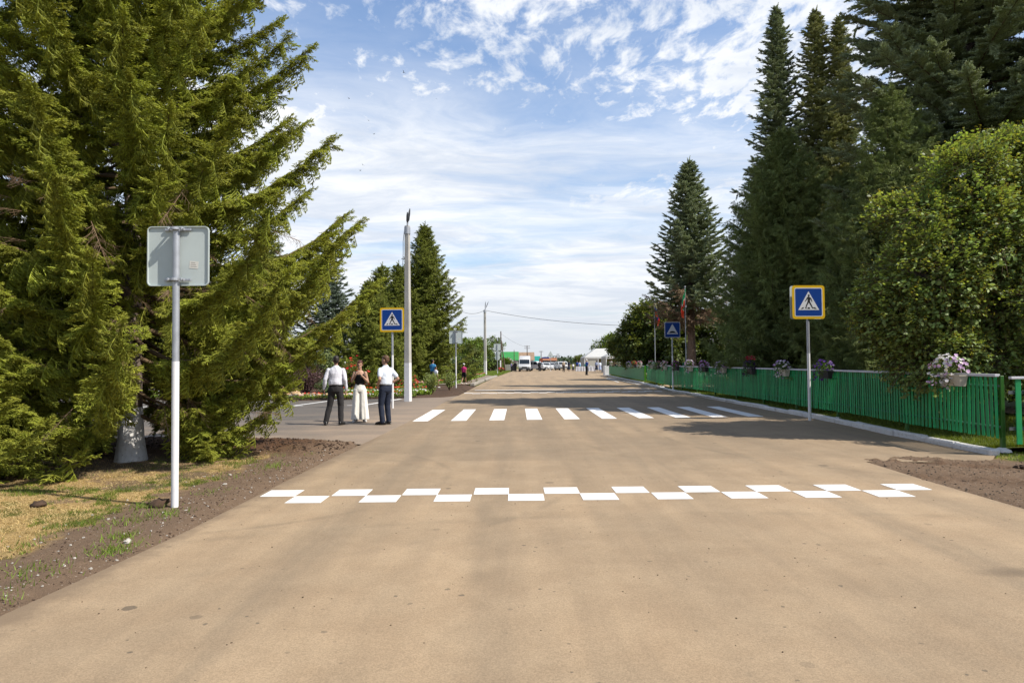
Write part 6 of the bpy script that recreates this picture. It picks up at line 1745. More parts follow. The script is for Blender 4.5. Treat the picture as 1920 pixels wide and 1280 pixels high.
    # top
    if shirt is not None:
        s = MB()
        if sleeves == 'none':
            ringloft(s, [(0, 0, 1.03, .135, .105), (0, 0, 1.10, wst + .026, .106), (0, -.006, 1.2, .158, .120), (0, -.012, 1.30, .168, .132), (0, -.004, 1.375, .150, .108)], 24)
            for sx in (-1, 1): cap_limb(s, [(sx * .125, -.085, 1.33), (sx * .118, -.03, 1.452), (sx * .12, .07, 1.36)], [.022, .018, .020], 8)
        else:
            ringloft(s, [(0, 0, hem + .115, .163 * build, .122 * build), (0, 0, hem + .15, .186 * build, .138 * build), (0, .002, 1.11, .184 * build, .136 * build), (0, -.004, 1.2, .180 * build, .130 * build), (0, -.004, 1.33, .192 * build, .128 * build), (0, .0, 1.41, .185 * build, .106), (0, .0, 1.445, .165 * build, .092), (0, .004, 1.478, .110, .078), (0, .004, 1.505, .068, .066)], 24)
            for i, sx in enumerate((-1, 1)):
                sh = np.array((sx * sw * .90, .0, 1.403)); el, wr, tip = [np.array(q) for q in A[i]]
                if sleeves == 'long':
                    cap_limb(s, [sh, (sh + el) / 2, el + (wr - el) * .0], [.065, .062, .055]); cap_limb(s, [el, (el + wr) / 2, wr], [.056, .050, .038])
                else:
                    cap_limb(s, [sh, sh + (el - sh) * .45, sh + (el - sh) * .68], [.065, .067, .063])
            if detail >= 1: ringloft(s, [(0, .004, 1.48, .075, .072), (0, .0, 1.53, .062, .060)], 16)
        remeshed(s, 'top' if sleeves == 'none' else 'shirt', shirt, t, vx * 1.15, 2, 0.010 if sleeves != 'none' else 0.003, 9, seed=len(label))
    if trousers is not None:
        s = MB()
        if tstyle == 'wide':
            ringloft(s, [(0, 0, .87, .165, .118), (0, 0, .95, .170, .122), (0, 0, 1.06, .135, .106), (0, 0, 1.115, .128, .100)], 24)
            for i, sx in enumerate((-1, 1)):
                rows = []
                for q, z in enumerate(np.linspace(0.94, 0.075, 14)):
                    f = q / 13; rows.append((sx * (.082 + .042 * f), .0 - .01 * f, z, .100 + .030 * f, .112 + .045 * f))
                n = 40; rings = []
                for (cx, cy, z, rx, ry) in rows:
                    f = (0.94 - z) / .865
                    rings.append([np.array([cx + rx * (1 + .10 * f * math.sin(6 * a + sx)) * math.cos(a), cy + ry * (1 + .10 * f * math.sin(6 * a + sx)) * math.sin(a), z]) for a in np.linspace(0, 2 * np.pi, n, endpoint=False)])
                s.rings(rings)
        elif tstyle == 'skirt':
            ringloft(s, [(0, 0, .32, .26, .24), (0, 0, .6, .21, .19), (0, 0, .9, .17, .13), (0, 0, 1.06, .13, .105)], 20)
        elif tstyle == 'shorts':
            ringloft(s, [(0, 0, .82, .15, .11), (0, 0, .95, .17, .12), (0, 0, 1.03, .15, .11)], 20)
            for i in (0, 1):
                kn = np.array(Lg[i][0]); a = np.array(hp[i]); cap_limb(s, [a, a + (kn - a) * .65], [.098, .092])
        else:
            ringloft(s, [(0, .0, .80, .10, .09), (0, .005, .86, .170 * build, .128), (0, .005, .95, .176 * build, .130), (0, 0, 1.01, .170 * build, .126), (0, 0, 1.04, .166 * build, .124)], 24)
            for i in (0, 1):
                kn = np.array(Lg[i][0]); an = np.array(Lg[i][1]); a = np.array(hp[i])
                cap_limb(s, [a, (a + kn) / 2, kn], [.105, .092, .078]); cap_limb(s, [kn, (kn + an) / 2, an + [0, 0, -.01], ], [.076, .072, .068])
        remeshed(s, 'trousers' if tstyle not in ('skirt', 'shorts') else tstyle, trousers, t, vx * 1.15, 2, 0.008 if tstyle != 'wide' else 0.004, 10, seed=3)
    if belt is not None:
        s = MB(); ringloft(s, [(0, 0, 1.0, .174 * build, .131), (0, 0, 1.035, .172 * build, .130)], 24); s.build('belt', belt, t, smooth=True)
    for i in (0, 1):
        an = np.array(Lg[i][1]); td = Lg[i][2]; fd = np.array([math.sin(td), -math.cos(td), 0]); g0 = an * [1, 1, 0]; s = MB()
        z0 = max(0, an[2] - .085)
        cap_limb(s, [g0 + [0, 0, z0 + .05] - fd * .045, g0 + [0, 0, z0 + .055] + fd * .03, g0 + [0, 0, z0 + .036] + fd * .165], [.047, .048, .036], 12)
        side = np.array([fd[1], -fd[0], 0]); c0 = g0 + fd * .055
        P = [(c0 + fd * (.155 * math.cos(a)) + side * (.047 * math.sin(a))) for a in np.linspace(0, 2 * np.pi, 20, endpoint=False)]
        s.rings([[np.array([p[0], p[1], z0 + .001]) for p in P], [np.array([p[0], p[1], z0 + .024]) for p in P]])
        remeshed(s, 'shoe', shoes, t, max(vx, .009), 1)
    return t

CL = {n: pmat('cloth_' + n, c, 0.85, 0.02, 8, 0.2, 120) for n, c in {'white': (0.90, 0.91, 1.02), 'offwhite': (0.98, 0.96, 0.90), 'ltblue': (0.80, 0.88, 1.02), 'charcoal': (0.030, 0.028, 0.030), 'navy': (0.014, 0.022, 0.050),
      'black': (0.012, 0.012, 0.014), 'blue': (0.02, 0.08, 0.36), 'sky': (0.05, 0.27, 0.55), 'pink': (0.62, 0.03, 0.20), 'beige': (0.42, 0.34, 0.25), 'brown': (0.06, 0.045, 0.04), 'paleblue': (0.40, 0.47, 0.68), 'redbrown': (0.25, 0.07, 0.10), 'violet': (0.30, 0.30, 0.62)}.items()}
# left man: back to us, long sleeves, weight on one leg
man_l = person('man in a white long-sleeved shirt and dark trousers seen from behind, left of the woman', (-4.62, 17.9, 0), R(180 + 4), 1.80, SKIND, CL['white'], 'long', CL['charcoal'], 'straight', HAIRD, 'short', SHOE,
       arms=[((-.245, .05, 1.16), (-.255, -.03, .90), (-.25, -.07, .78)), ((.26, .05, 1.18), (.30, -.02, .93), (.30, -.05, .80))],
       legs=[((-.12, -.02, .50), (-.13, .03, .085), -.35), ((.16, -.02, .50), (.255, .02, .085), .25)], head=(R(16), R(4)), build=1.02, belt=CL['black'])
MB().tube([(.278, -.012, .955), (.282, -.014, .935)], .036, 12).build('watch', M_BLK, man_l)
# woman: facing us, hands at her chin
person('woman in black sleeveless top and wide white trousers, hands at her chin, between two men', (-4.18, 18.75, 0), R(6), 1.68, SKIN, CL['black'], 'none', CL['offwhite'], 'wide', HAIRR, 'bun', SHOEW,
       arms=[((-.225, -.03, 1.17), (-.10, -.19, 1.37), (-.02, -.17, 1.45)), ((.225, -.03, 1.15), (.07, -.20, 1.34), (.0, -.18, 1.44))],
       legs=[((-.11, -.01, .50), (-.125, .01, .085), -.3), ((.11, -.01, .50), (.125, .01, .085), .35)], head=(R(-4), R(6)), female=True, hem=1.0)
# right man: back three-quarter, hands on hips
man_r = person('man in a white short-sleeved shirt and navy trousers, hand on hip, right of the woman', (-3.33, 17.95, 0), R(180 + 56), 1.80, SKIN, CL['ltblue'], 'short', CL['navy'], 'straight', HAIRB, 'short', SHOE,
       arms=[((-.33, .13, 1.17), (-.20, -.06, 1.03), (-.13, -.10, .98)), ((.33, .12, 1.17), (.20, -.08, 1.00), (.15, -.12, .90))],
       legs=[((-.09, -.03, .50), (-.08, .03, .085), -.2), ((.13, -.04, .50), (.15, .04, .085), .45)], head=(R(12), R(2)), build=1.08, belt=CL['black'])
LOWD = 0.5
walkA = [((-.09, -.16, .52), (-.09, -.22, .11), 0), ((.09, .05, .50), (.09, .28, .16), 0)]
walkB = [((-.09, .05, .50), (-.09, .26, .16), 0), ((.09, -.16, .52), (.09, -.22, .11), 0)]
armsW = [((-.24, .10, 1.18), (-.26, .05, .93), (-.26, .0, .81)), ((.24, -.08, 1.18), (.26, -.24, .98), (.26, -.30, .88))]
person('child in a bright pink shirt and white cap walking away beside the flower bed', (-3.32, 46.8, 0.10), R(180 - 20), 1.42, SKIND, CL['pink'], 'short', CL['black'], 'shorts', HAIRD, 'cap', SHOEW, arms=armsW, legs=walkA, detail=LOWD)
person('adult in a bright blue shirt walking behind the bed with a child', (-4.92, 42.3, 0.05), R(150), 1.76, SKIND, CL['sky'], 'short', CL['charcoal'], 'straight', HAIRD, 'short', SHOEW, legs=walkB, arms=armsW, detail=LOWD)
person('child in a white shirt walking beside the adult in bright blue', (-4.62, 41.3, 0.05), R(140), 1.32, SKIND, CL['white'], 'short', CL['black'], 'shorts', HAIRD, 'short', SHOEW, legs=walkA, arms=armsW, detail=LOWD)
person('person in a pale blue shirt and red-brown trousers among the shrubs, under the hanging boughs', (-16.4, 47.5, 0.1), R(170), 1.6, SKIN, CL['violet'], 'short', CL['redbrown'], 'straight', HAIRD, 'short', SHOE, detail=LOWD)
phone = [((-.24, -.10, 1.20), (-.12, -.34, 1.36), (-.04, -.38, 1.44)), ((.24, -.10, 1.20), (.12, -.34, 1.36), (.04, -.38, 1.44))]
person('man in blue polo and white cap, alone on the road before the marquee', (8.63, 79.3, 0), R(120), 1.82, SKIN, CL['blue'], 'short', CL['black'], 'straight', HAIRD, 'cap', SHOE, arms=phone, detail=LOWD)
crowd = [((7.9, 105, 0), 200, 1.80, CL['beige'], 'short', CL['brown'], 'straight', HAIRD, 'short', 'man in a beige shirt and brown trousers, leftmost of the distant crowd', False),
         ((9.1, 109.5, 0), 170, 1.72, CL['navy'], 'short', CL['navy'], 'skirt', HAIRB, 'long', 'woman in a long navy dress beside the man in beige', True),
         ((9.85, 110.5, 0), 190, 1.35, CL['white'], 'short', CL['navy'], 'skirt', HAIRD, 'long', 'small figure in a white top and navy skirt beside the navy dress', True),
         ((10.75, 113, 0), 150, 1.74, CL['blue'], 'short', CL['navy'], 'straight', HAIRD, 'short', 'person in a mid blue shirt just left of the white clothed table', False),
         ((11.25, 114, 0), 210, 1.68, CL['paleblue'], 'long', CL['navy'], 'straight', HAIRB, 'short', 'person in pale blue standing behind the left end of the white table', False),
         ((12.7, 103, 0), 160, 1.72, CL['paleblue'], 'long', CL['navy'], 'skirt', HAIRD, 'long', 'woman in a pale blue blouse and navy skirt in front of the marquee', True),
         ((13.35, 104, 0), 190, 1.66, CL['ltblue'], 'long', CL['paleblue'], 'skirt', HAIRB, 'long', 'woman in a long pale blue dress in front of the marquee', True),
         ((13.95, 106, 0), 170, 1.62, CL['violet'], 'long', CL['paleblue'], 'skirt', HAIRD, 'long', 'woman in a lilac dress right of the long pale blue one', True),
         ((14.4, 108, 0), 175, 1.74, CL['black'], 'long', CL['black'], 'straight', HAIRD, 'short', 'person dressed in black at the marquee opening', False),
         ((0.55, 111, 0), 150, 1.72, CL['black'], 'long', CL['black'], 'straight', HAIRD, 'short', 'person in black at the left side of the white van', False),
         ((4.45, 111.5, 0), 180, 1.76, CL['black'], 'long', CL['charcoal'], 'straight', HAIRD, 'short', 'person in dark clothes at the rear wheel of the white off-road car', False)]
for (l, a, hh_, sh, sl, tr_, ts, hr, hs, lab, fem) in crowd:
    person(lab, l, R(a), hh_, SKIND, sh, sl, tr_, ts, hr, hs, SHOE, detail=0.3, female=fem, group='people gathered at the far end of the road')
person('person in a blue shirt bending forward left of the white van', (-0.15, 111, 0), R(100), 1.55, SKIND, CL['violet'], 'short', CL['black'], 'straight', HAIRD, 'short', SHOE, arms=phone, detail=0.3, group='people gathered at the far end of the road')

# ================================================================== VEHICLES
M_CARW = pmat('car_white', (0.72, 0.73, 0.75), 0.25, 0.03, 2, coat=0.5, spec=0.5); M_GLASS = pmat('car_glass', (0.02, 0.026, 0.032), 0.08, 0.1, 2, spec=0.6)
M_TYRE = pmat('tyre', (0.02, 0.02, 0.021), 0.85, 0.1, 9); M_RIM = pmat('rim', (0.35, 0.36, 0.38), 0.35, 0.05, 9, metallic=0.6); M_PLAS = pmat('black_plastic', (0.022, 0.022, 0.024), 0.6, 0.1, 9)
M_LAMP = pmat('headlamp_glass', (0.55, 0.58, 0.60), 0.12, 0.05, 9, spec=0.6); M_RED = pmat('tail_lamp_red', (0.35, 0.01, 0.01), 0.2, 0.05, 9); M_PLATE = pmat('number_plate', (0.7, 0.7, 0.7), 0.5, 0.05, 9)
def vehicle(name, label, loc, rz, L, W, H, profile, glass, wheel_r, axles, cat, tumble=0.10, belt=0.55, rails=False):
    """nose towards -Y. profile: (y along length 0..1, z) outline of the body side; glass: side windows; tumblehome above the belt"""
    t = thing(name, label, cat, loc, rz, 'vehicles parked at the far end of the road')
    def P(a, z, s, inset=0.0):
        hw = W / 2 - inset - (max(0, z - belt * H) / H) * tumble * W
        return (s * hw, -L / 2 + a * L, z)
    mb = MB(); n = len(profile)
    inner = []
    rr = [[np.array(P(a, z, s, i)) for a, z in profile] for s, i in ((-1, .06), (-1, 0.0), (1, 0.0), (1, .06))]
    # slightly shrunken outer rings give rounded shoulders
    cy = L * 0; cz = H * .5
    for k in (0, 3): rr[k] = [np.array([p[0] * 1.0, p[1] * .985, (p[2] - cz) * .97 + cz]) for p in rr[k]]
    rr[0] = [p * [1, 1, 1] + [0, 0, 0] for p in rr[0]]
    order = [[np.array([-(abs(p[0]) + .058), p[1], p[2]]) for p in rr[0]], rr[1], rr[2], [np.array([abs(p[0]) + .058, p[1], p[2]]) for p in rr[3]]]
    order[1] = [np.array([p[0] + .05, p[1], p[2]]) for p in order[1]]; order[2] = [np.array([p[0] - .05, p[1], p[2]]) for p in order[2]]
    mb.rings(order)
    mb.build('body', M_CARW, t, auto=True)
    for s in (-1, 1):
        for poly in glass['side']:
            g_ = MB(); A = [Vector(P(a, z, s, -.004)) for a, z in poly]; B = [Vector(P(a, z, s, .03)) for a, z in poly]
            m = len(A); g_.add([tuple(v) for v in A + B], [tuple(range(m)), tuple(range(m, 2 * m))] + [(i, (i + 1) % m, m + (i + 1) % m, m + i) for i in range(m)]); g_.build('window', M_GLASS, t)
    for nm in ('front', 'rear'):
        (a0, z0), (a1, z1) = glass[nm]; sgn = -1 if nm == 'front' else 1
        g_ = MB(); c = []
        for (a, z) in ((a0, z0), (a1, z1)):
            hw = abs(P(a, z, 1)[0]) - .13; c.append([(-hw, -L / 2 + a * L + sgn * .075, z), (hw, -L / 2 + a * L + sgn * .075, z)])
        F_ = [c[0][0], c[0][1], c[1][1], c[1][0]]; g_.add(F_ + [(p[0], p[1] - sgn * .10, p[2]) for p in F_], [(0, 1, 2, 3), (7, 6, 5, 4), (0, 4, 5, 1), (1, 5, 6, 2), (2, 6, 7, 3), (3, 7, 4, 0)])
        g_.build('windscreen' if nm == 'front' else 'rear_window', M_GLASS, t)
    for a in axles:
        for s in (-1, 1):
            w = MB(); x = s * (W / 2 - .11); y = -L / 2 + a * L
            ring = lambda r_, xx: [np.array([xx, y + r_ * math.cos(q), wheel_r + r_ * math.sin(q)]) for q in np.linspace(0, 2 * np.pi, 20, endpoint=False)]
            w.rings([ring(wheel_r * .7, x - s * .10), ring(wheel_r * .97, x - s * .09), ring(wheel_r, x - s * .05), ring(wheel_r, x + s * .07), ring(wheel_r * .95, x + s * .125), ring(wheel_r * .64, x + s * .128)])
            wo = w.build('wheel', M_TYRE, t, auto=True)
            w = MB(); w.rings([ring(wheel_r * .62, x + s * .10), ring(wheel_r * .62, x + s * .13), ring(wheel_r * .30, x + s * .118), ring(wheel_r * .12, x + s * .14)]); w.build('rim', M_RIM, wo, auto=True)
    zf = profile[1][1]
    MB().bbox((0, -L / 2 - .03, wheel_r * 1.05), (W * .96, .14, H * .10), .02).build('bumper', M_PLAS if H > 1.6 else M_CARW, t)
    MB().bbox((0, L / 2 + .02, wheel_r * 1.05), (W * .96, .12, H * .10), .02).build('bumper', M_PLAS if H > 1.6 else M_CARW, t)
    gz = wheel_r * 1.05 + H * .13
    MB().bbox((0, -L / 2 - .012, gz), (W * .46, .05, H * .085), .015).build('grille', M_PLAS, t)
    MB().bbox((0, -L / 2 - .108, wheel_r * 1.05), (.52, .012, .11), .002).build('number_plate', M_PLATE, t)
    for s in (-1, 1):
        MB().bbox((s * W * .37, -L / 2 + .01, gz + .03), (W * .17, .10, H * .085), .03).build('headlight', M_LAMP, t)
        MB().bbox((s * W * .42, L / 2 - .01, gz + .12), (.12, .06, H * .12), .02).build('tail_light', M_RED, t)
        m_ = MB(); (a0, z0), _ = glass['front']; m_.bbox((s * (W / 2 + .12), -L / 2 + a0 * L + .12, z0 + .06), (.14, .10, .19), .03); m_.bbox((s * (W / 2 + .03), -L / 2 + a0 * L + .12, z0 + .02), (.12, .04, .04), .008); m_.build('mirror', M_PLAS, t)
    return t
vehicle('van', 'tall white high-roofed van facing the camera at the far end of the road', (2.15, 115.5, 0), R(-3), 5.6, 1.95, 2.62,
        [(0.02, .35), (0.0, .75), (0.03, 1.05), (0.16, 1.22), (0.27, 2.0), (0.33, 2.42), (.42, 2.6), (.96, 2.58), (1.0, 2.3), (1.0, .45), (.97, .35)],
        {'side': [[(.235, 1.32), (.30, 1.9), (.40, 1.9), (.40, 1.32)], [(.44, 1.32), (.44, 1.9), (.66, 1.9), (.66, 1.32)], [(.70, 1.32), (.70, 1.9), (.94, 1.9), (.94, 1.32)]], 'front': ((.175, 1.27), (.268, 1.98)), 'rear': ((1.0, 1.3), (1.0, 1.95))}, .34, (.17, .78), 'van', 0.10, 0.5)
vehicle('off_road_car', 'white boxy off-road car seen side on, just right of the van', (4.1, 120.5, 0), R(62), 4.1, 1.8, 1.75,
        [(0.02, .38), (0.0, .7), (.03, .98), (.24, 1.06), (.32, 1.5), (.38, 1.70), (.93, 1.72), (.985, 1.5), (1.0, 1.0), (1.0, .45), (.97, .38)],
        {'side': [[(.30, 1.10), (.36, 1.56), (.50, 1.58), (.50, 1.10)], [(.53, 1.10), (.53, 1.58), (.72, 1.58), (.72, 1.10)], [(.75, 1.10), (.75, 1.58), (.91, 1.56), (.95, 1.10)]], 'front': ((.252, 1.09), (.315, 1.48)), 'rear': ((.998, 1.08), (.986, 1.48))}, .36, (.19, .80), 'car', 0.10, 0.55)
SED = [(0.02, .30), (0.0, .55), (.04, .78), (.26, .92), (.38, 1.36), (.48, 1.45), (.72, 1.43), (.88, 1.0), (.99, .95), (1.0, .45), (.97, .3)]
SEDG = {'side': [[(.32, .96), (.41, 1.32), (.55, 1.34), (.55, .96)], [(.58, .96), (.58, 1.34), (.72, 1.32), (.82, .98)]], 'front': ((.275, .96), (.375, 1.34)), 'rear': ((.86, 1.06), (.74, 1.38))}
vehicle('parked_car', 'white hatchback parked right behind the white off-road car', (6.2, 133, 0), R(35), 4.1, 1.7, 1.5, SED, SEDG, .30, (.18, .80), 'car')
vehicle('parked_car', 'white saloon parked rightmost of the left row, below the triangular sign', (7.7, 139, 0), R(40), 4.3, 1.7, 1.45, SED, SEDG, .30, (.18, .80), 'car')
vehicle('pickup_car', 'white car with a dark front facing the camera, left of the distant crowd', (9.2, 127, 0), R(12), 4.4, 1.85, 1.62,
        [(0.02, .35), (0.0, .7), (.03, 1.0), (.25, 1.08), (.34, 1.5), (.42, 1.6), (.9, 1.6), (.98, 1.3), (1.0, .9), (1.0, .4), (.97, .35)],
        {'side': [[(.31, 1.12), (.38, 1.48), (.52, 1.5), (.52, 1.12)], [(.55, 1.12), (.55, 1.5), (.80, 1.5), (.86, 1.12)]], 'front': ((.262, 1.11), (.335, 1.48)), 'rear': ((.995, 1.12), (.975, 1.4))}, .36, (.19, .80), 'car', 0.10, 0.6)

# ================================================================== HOUSES, MARQUEES
M_WALLW = pmat('wall_white', (0.68, 0.67, 0.62), 0.9, 0.06, 1); M_WALLT = pmat('wall_tan', (0.42, 0.32, 0.22), 0.9, 0.1, 1); M_WIN = pmat('window_dark', (0.03, 0.035, 0.045), 0.15, 0.1, 1, spec=0.6)
def house(label, x, y, w, d, eave, ridge, rmat, wmat, rz=0.0, gable_x=False, wins=3, chimney=False):
    t = thing('house', label, 'house', (x, y, 0), rz, 'houses beyond the far end of the road')
    mb = MB(); mb.box((0, 0, eave / 2 - .1), (w, d, eave + .2)); mb.build('wall', wmat, t)
    o = .35; R_ = MB()
    if gable_x:     # ridge along x: the roof slope faces the camera
        R_.prism([(-d / 2 - o, eave - .1), (d / 2 + o, eave - .1), (0, ridge)], -w / 2 - o, w / 2 + o, Matrix(((0, 0, 1, 0), (1, 0, 0, 0), (0, 1, 0, 0), (0, 0, 0, 1))))
    else:
        R_.prism([(-w / 2 - o, eave - .1), (w / 2 + o, eave - .1), (0, ridge)], -d / 2 - o, d / 2 + o, Matrix(((1, 0, 0, 0), (0, 0, 1, 0), (0, 1, 0, 0), (0, 0, 0, 1))))
    R_.build('roof', rmat, t)
    for k in range(wins):
        xx = -w / 2 + w * (k + .5) / wins
        f = MB().bbox((xx, -d / 2 - .03, eave * .55), (.95, .08, 1.15), .01).build('window', M_WHITE, t)
        MB().bbox((xx, -d / 2 - .06, eave * .55), (.75, .05, .95), .004).build('pane', M_WIN, f)
    if chimney: MB().box((w * .2, 0, ridge - .1), (.5, .5, 1.0)).build('chimney', M_WALLT, t)
    return t
ROOFG = pmat('roof_green', (0.055, 0.33, 0.085), 0.5, 0.06, 1); ROOFT = pmat('roof_teal', (0.02, 0.32, 0.27), 0.5, 0.06, 1); ROOFB = pmat('roof_brown', (0.40, 0.27, 0.18), 0.7, 0.12, 1); ROOFO = pmat('roof_orange', (0.42, 0.17, 0.08), 0.7, 0.1, 1)
house('house with a wide bright green roof, left of the white van', -0.9, 234, 5.6, 7, 2.3, 5.1, ROOFG, M_WALLW, 0, True, 2)
house('low white house gable in front of the green roof', -1.0, 214, 2.8, 5, 1.8, 3.1, M_WALLW, M_WALLW, 0, False, 1)
house('house with a tall brown roof rising behind the white van', 4.8, 236, 5.0, 7, 2.2, 4.9, ROOFB, M_WALLT, 0, True, 3)
house('small house with a teal roof right of the white van', 8.6, 244, 2.2, 5, 1.5, 3.6, ROOFT, M_WALLT, 0, True, 1)
h_ = house('low orange roofed building with a blue board, beyond the parked cars', 11.0, 206, 4.2, 4, 2.0, 2.7, ROOFO, pmat('wall_blue', (0.07, 0.12, 0.20), 0.8, 0.1, 1), 0, True, 2)
MB().bbox((-1.0, -2.5, 2.75), (2.2, .12, .42), .01).build('sign_board', M_BLUE, h_)
M_BRICKR = pmat('red_wall', (0.35, 0.10, 0.06), 0.9, 0.1, 2)
mb = MB(); mb.box((0, 0, 1.2), (0.9, 2.5, 2.6)); o = mb.build('shed', M_BRICKR); o.location = (8.0, 190, 0); tag(o, 'narrow red shed between the teal roof and the orange building', 'shed')
for (x, y, w, lab) in ((-3.3, 124, 2.0, 'pale panel fence left of the braced utility pole'), (-0.75, 124, 1.4, 'pale panel fence right of the braced utility pole')):
    t = thing('panel_fence', lab, 'fence', (x, y, 0))
    for k in range(int(w / .42)): MB().bbox((-w / 2 + .21 + .42 * k, 0, .62), (.40, .05, 1.05), .004).build('panel', pmat('fence_panel', (0.46, 0.46, 0.42), .8, .1, 2), t)
    MB().bbox((0, .05, .95), (w, .05, .06), .004).build('rail', M_PALE, t)
t = thing('dark_gate', 'dark gate beside the pale fence, left of the white van', 'gate', (0.2, 124, 0)); MB().bbox((0, 0, .6), (.9, .06, 1.2), .01).build('gate_panel', M_DARK, t); MB().bbox((.5, 0, .7), (.08, .08, 1.4), .01).build('post', M_DARK, t)
# pale hall behind the park trees
house('pale hall glimpsed through the park trees behind the flagpoles', 24, 70, 15, 9, 3.4, 5.2, pmat('roof_grey', (0.45, 0.45, 0.46), .7, .08, 1), M_WALLW, 0, True, 6)['group'] = 'buildings in the park'
house('pale low building deep in the park at the right', 30, 46, 10, 8, 3.0, 4.6, MATS['roof_grey'], M_WALLW, R(15), True, 4)['group'] = 'buildings in the park'

M_TENT = pmat('marquee_fabric', (0.80, 0.80, 0.80), 0.7, 0.03, 1, transl=0.25); M_TENTW = pmat('marquee_wall', (0.72, 0.69, 0.62), 0.8, 0.05, 1, transl=0.3)
def marquee(label, x, y, w, d, eave, ridge, hip, openings, rz=0.0):
    t = thing('marquee', label, 'marquee', (x, y, 0), rz, 'white marquees beside the square')
    a, b = w / 2, d / 2; z, zr = eave, ridge; th = .04
    V = [(-a, -b, z), (a, -b, z), (a, b, z), (-a, b, z), (-a + hip, 0, zr), (a - hip, 0, zr)]
    V2 = [(p[0] * .99, p[1] * .99, p[2] - th) for p in V]
    F = [(0, 1, 5, 4), (1, 2, 5), (2, 3, 4, 5), (3, 0, 4)]
    MB().add(V + V2, F + [tuple(i + 6 for i in f[::-1]) for f in F]).build('roof', M_TENT, t)
    mb = MB(); mb.bbox((0, -b, z - .16), (w, .03, .32), .005); mb.bbox((0, b, z - .16), (w, .03, .32), .005); mb.bbox((-a, 0, z - .16), (.03, d, .32), .005); mb.bbox((a, 0, z - .16), (.03, d, .32), .005); mb.build('valance', M_TENT, t)
    n = max(2, int(w / 2.4)); m = max(1, int(d / 3))
    for i in range(n + 1):
        for yy in (-b, b): MB().bbox((-a + w * i / n, yy * .985, z / 2), (.09, .09, z), .006).build('post', M_WHITE, t)
    for i in range(n):
        xc = -a + w * (i + .5) / n
        MB().bbox((xc, b * .97, z / 2 - .1), (w / n - .1, .02, z - .3), .002).build('side_wall', M_TENTW, t)
        if i not in openings: MB().bbox((xc, -b * .97, z / 2 - .1), (w / n - .1, .02, z - .3), .002).build('side_wall', M_TENTW, t)
    for s in (-1, 1):
        if s == -1 and 'left' in openings: continue
        MB().bbox((s * a * .985, 0, z / 2 - .1), (.02, d - .15, z - .3), .002).build('side_wall', M_TENTW, t)
    return t
marquee('large white marquee with an open front beyond the crowd', 17.6, 124, 9.6, 7, 2.35, 3.9, 2.4, (1,), 0)
marquee('nearer white marquee half hidden by the park tree', 15.3, 96, 4.8, 5, 2.25, 2.95, 1.2, (0,), 0)
M_FLOORW = pmat('floor_board', (0.62, 0.60, 0.56), 0.8, 0.05, 1)
mb = MB().bbox((17.6, 119.6, 0.06), (10.0, 1.6, .16), .01); tag(mb.build('floor_platform', M_FLOORW), 'white platform edge along the front of the large marquee', 'platform')
# table under a white cloth
t = thing('table', 'long table with food dishes under a white cloth, in front of the distant crowd', 'table', (11.6, 108, 0)); MB().bbox((0, 0, .76), (3.0, .8, .05), .01).build('table_top', M_PALE, t)
for sx in (-1.4, 1.4):
    for sy in (-.33, .33): MB().bbox((sx, sy, .37), (.06, .06, .74), .004).build('leg', M_PALE, t)
def cloth():
    n = 90; rings = []
    per = []
    for k in range(n):
        a = 2 * math.pi * k / n; c, s = math.cos(a), math.sin(a); e = max(abs(c), abs(s)) ; per.append((c / e * 1.52, s / e * .42, a))
    for z, g_ in ((.795, 1.0), (.79, 1.012), (.5, 1.02), (.06, 1.035)):
        rings.append([np.array([x * g_ + (.0 if z > .7 else .03 * math.sin(k * 1.9)), y * g_ + (.0 if z > .7 else .05 * math.sin(k * 1.9)), z]) for k, (x, y, a) in enumerate(per)])
    mb = MB(); mb.rings(rings, cap=False); mb.f.append(list(range(n))); mb.m.append(0); return mb
o = cloth().build('tablecloth', pmat('cloth_table', (0.76, 0.76, 0.80), .85, .03, 4), auto=True); o.location = (11.6, 108, 0); tag(o, 'white cloth draped to the ground over the long table', 'tablecloth')
for k, (nm, col, lab) in enumerate((('sky', 'blue', 'tall pale blue jug on the left half of the white table'), ('green', 'green', 'green bottle in the middle of the white table'), ('white', 'white', 'white dish on the right half of the white table'))):
    m = pmat('jug_' + nm, {'sky': (.15, .4, .6), 'green': (.05, .35, .2), 'white': (.75, .75, .75)}[nm], .3, .05, 5)
    o = MB().tube([(0, 0, 0), (0, 0, .02), (0, 0, .18), (0, 0, .30), (0, 0, .38)], [.08, .10, .12, .09, .05] if k < 2 else [.1, .16, .18, .2, .2], 14).build('jug' if k != 2 else 'dish', m, auto=True); o.location = (10.7 + .8 * k, 107.9, .797)
    if k == 2: o.scale = (1, 1, .35)
    tag(o, lab, 'tableware')

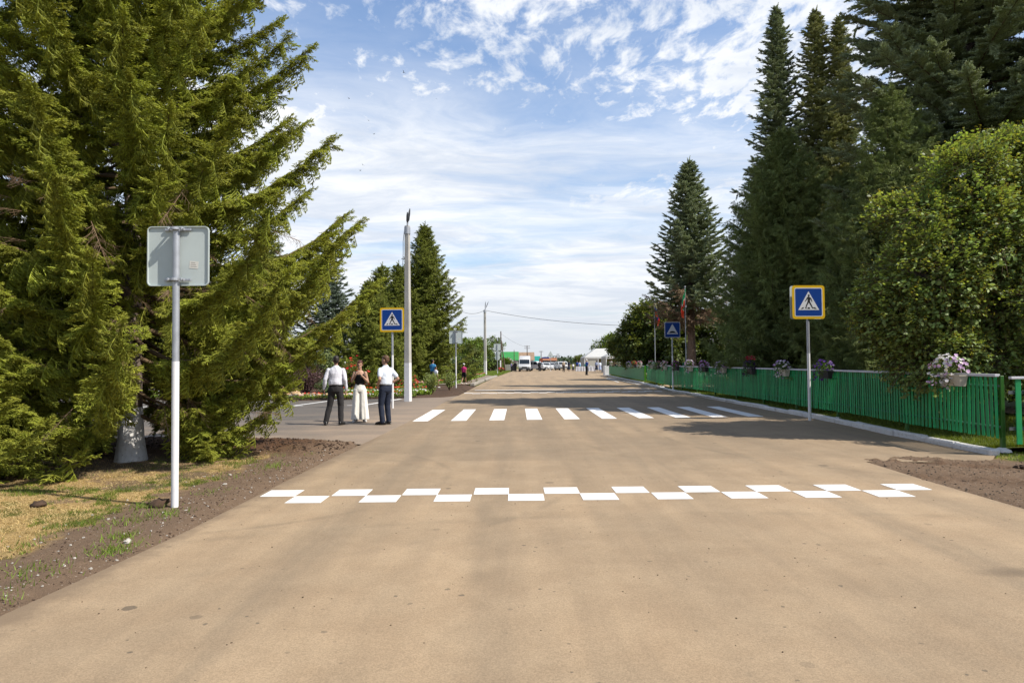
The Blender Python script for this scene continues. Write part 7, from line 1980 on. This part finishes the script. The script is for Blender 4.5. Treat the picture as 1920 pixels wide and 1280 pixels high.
# ================================================================== BIRDS
M_BIRD = pmat('bird_dark', (0.03, 0.03, 0.035), 0.8, 0.1, 9)
def bird(x, y, z, s, rz, flap, lab):
    mb = MB(); mb.tube([(0, -.5, 0), (0, -.3, .02), (0, 0, .03), (0, .35, 0), (0, .75, -.01)], [.03, .11, .13, .07, .02], 8)
    for sx in (-1, 1): mb.add([(sx * .08, -.22, .04), (sx * .08, .18, .04), (sx * .75, -.05, .04 + flap * .4), (sx * .70, -.25, .04 + flap * .4), (sx * 1.35, .22, .04 + flap * .55),
                               (sx * .08, -.22, .01), (sx * .08, .18, .01), (sx * .75, -.05, .02 + flap * .4), (sx * .70, -.25, .02 + flap * .4), (sx * 1.35, .22, .03 + flap * .55)],
                              [(0, 1, 2, 3), (3, 2, 4), (5, 8, 7, 6), (8, 9, 7), (0, 3, 8, 5), (3, 4, 9, 8), (4, 2, 7, 9), (2, 1, 6, 7)])
    for sx in (-1, 1): mb.add([(0, .6, 0), (sx * .16, 1.05, 0), (sx * .05, .75, 0), (0, .6, -.02), (sx * .16, 1.05, -.02), (sx * .05, .75, -.02)], [(0, 1, 2), (3, 5, 4), (0, 3, 4, 1), (1, 4, 5, 2)])
    o = mb.build('bird', M_BIRD, auto=True); o.location = (x, y, z); o.scale = (s, s, s); o.rotation_euler = (R(20), R(25) * flap, rz); tag(o, lab, 'bird', 'swallows circling in the sky')
for (px_, py_, Y_, s, rz, fl, lab) in ((759, 130, 45, .16, 1.0, 1.0, 'highest swallow right of the others, wings raised'), (655, 178, 50, .14, 2.0, -.6, 'swallow beside the top of the huge spruce'), (821, 181, 60, .12, .5, .2, 'faint swallow farthest to the right'),
                                     (692, 221, 60, .12, 1.6, .1, 'faint swallow in the middle of the flock, the upper of two'), (702, 247, 60, .12, 2.5, .5, 'faint swallow in the middle of the flock, the lower of two'), (681, 306, 50, .14, .8, .8, 'lowest swallow but one, above the concrete post'),
                                     (676, 316, 52, .13, 2.2, .1, 'lowest swallow, just left of its neighbour')):
    bird((px_ - 960) / 1280 * Y_, Y_, 1.6 + (680 - py_) / 1280 * Y_, s, rz, fl, lab)
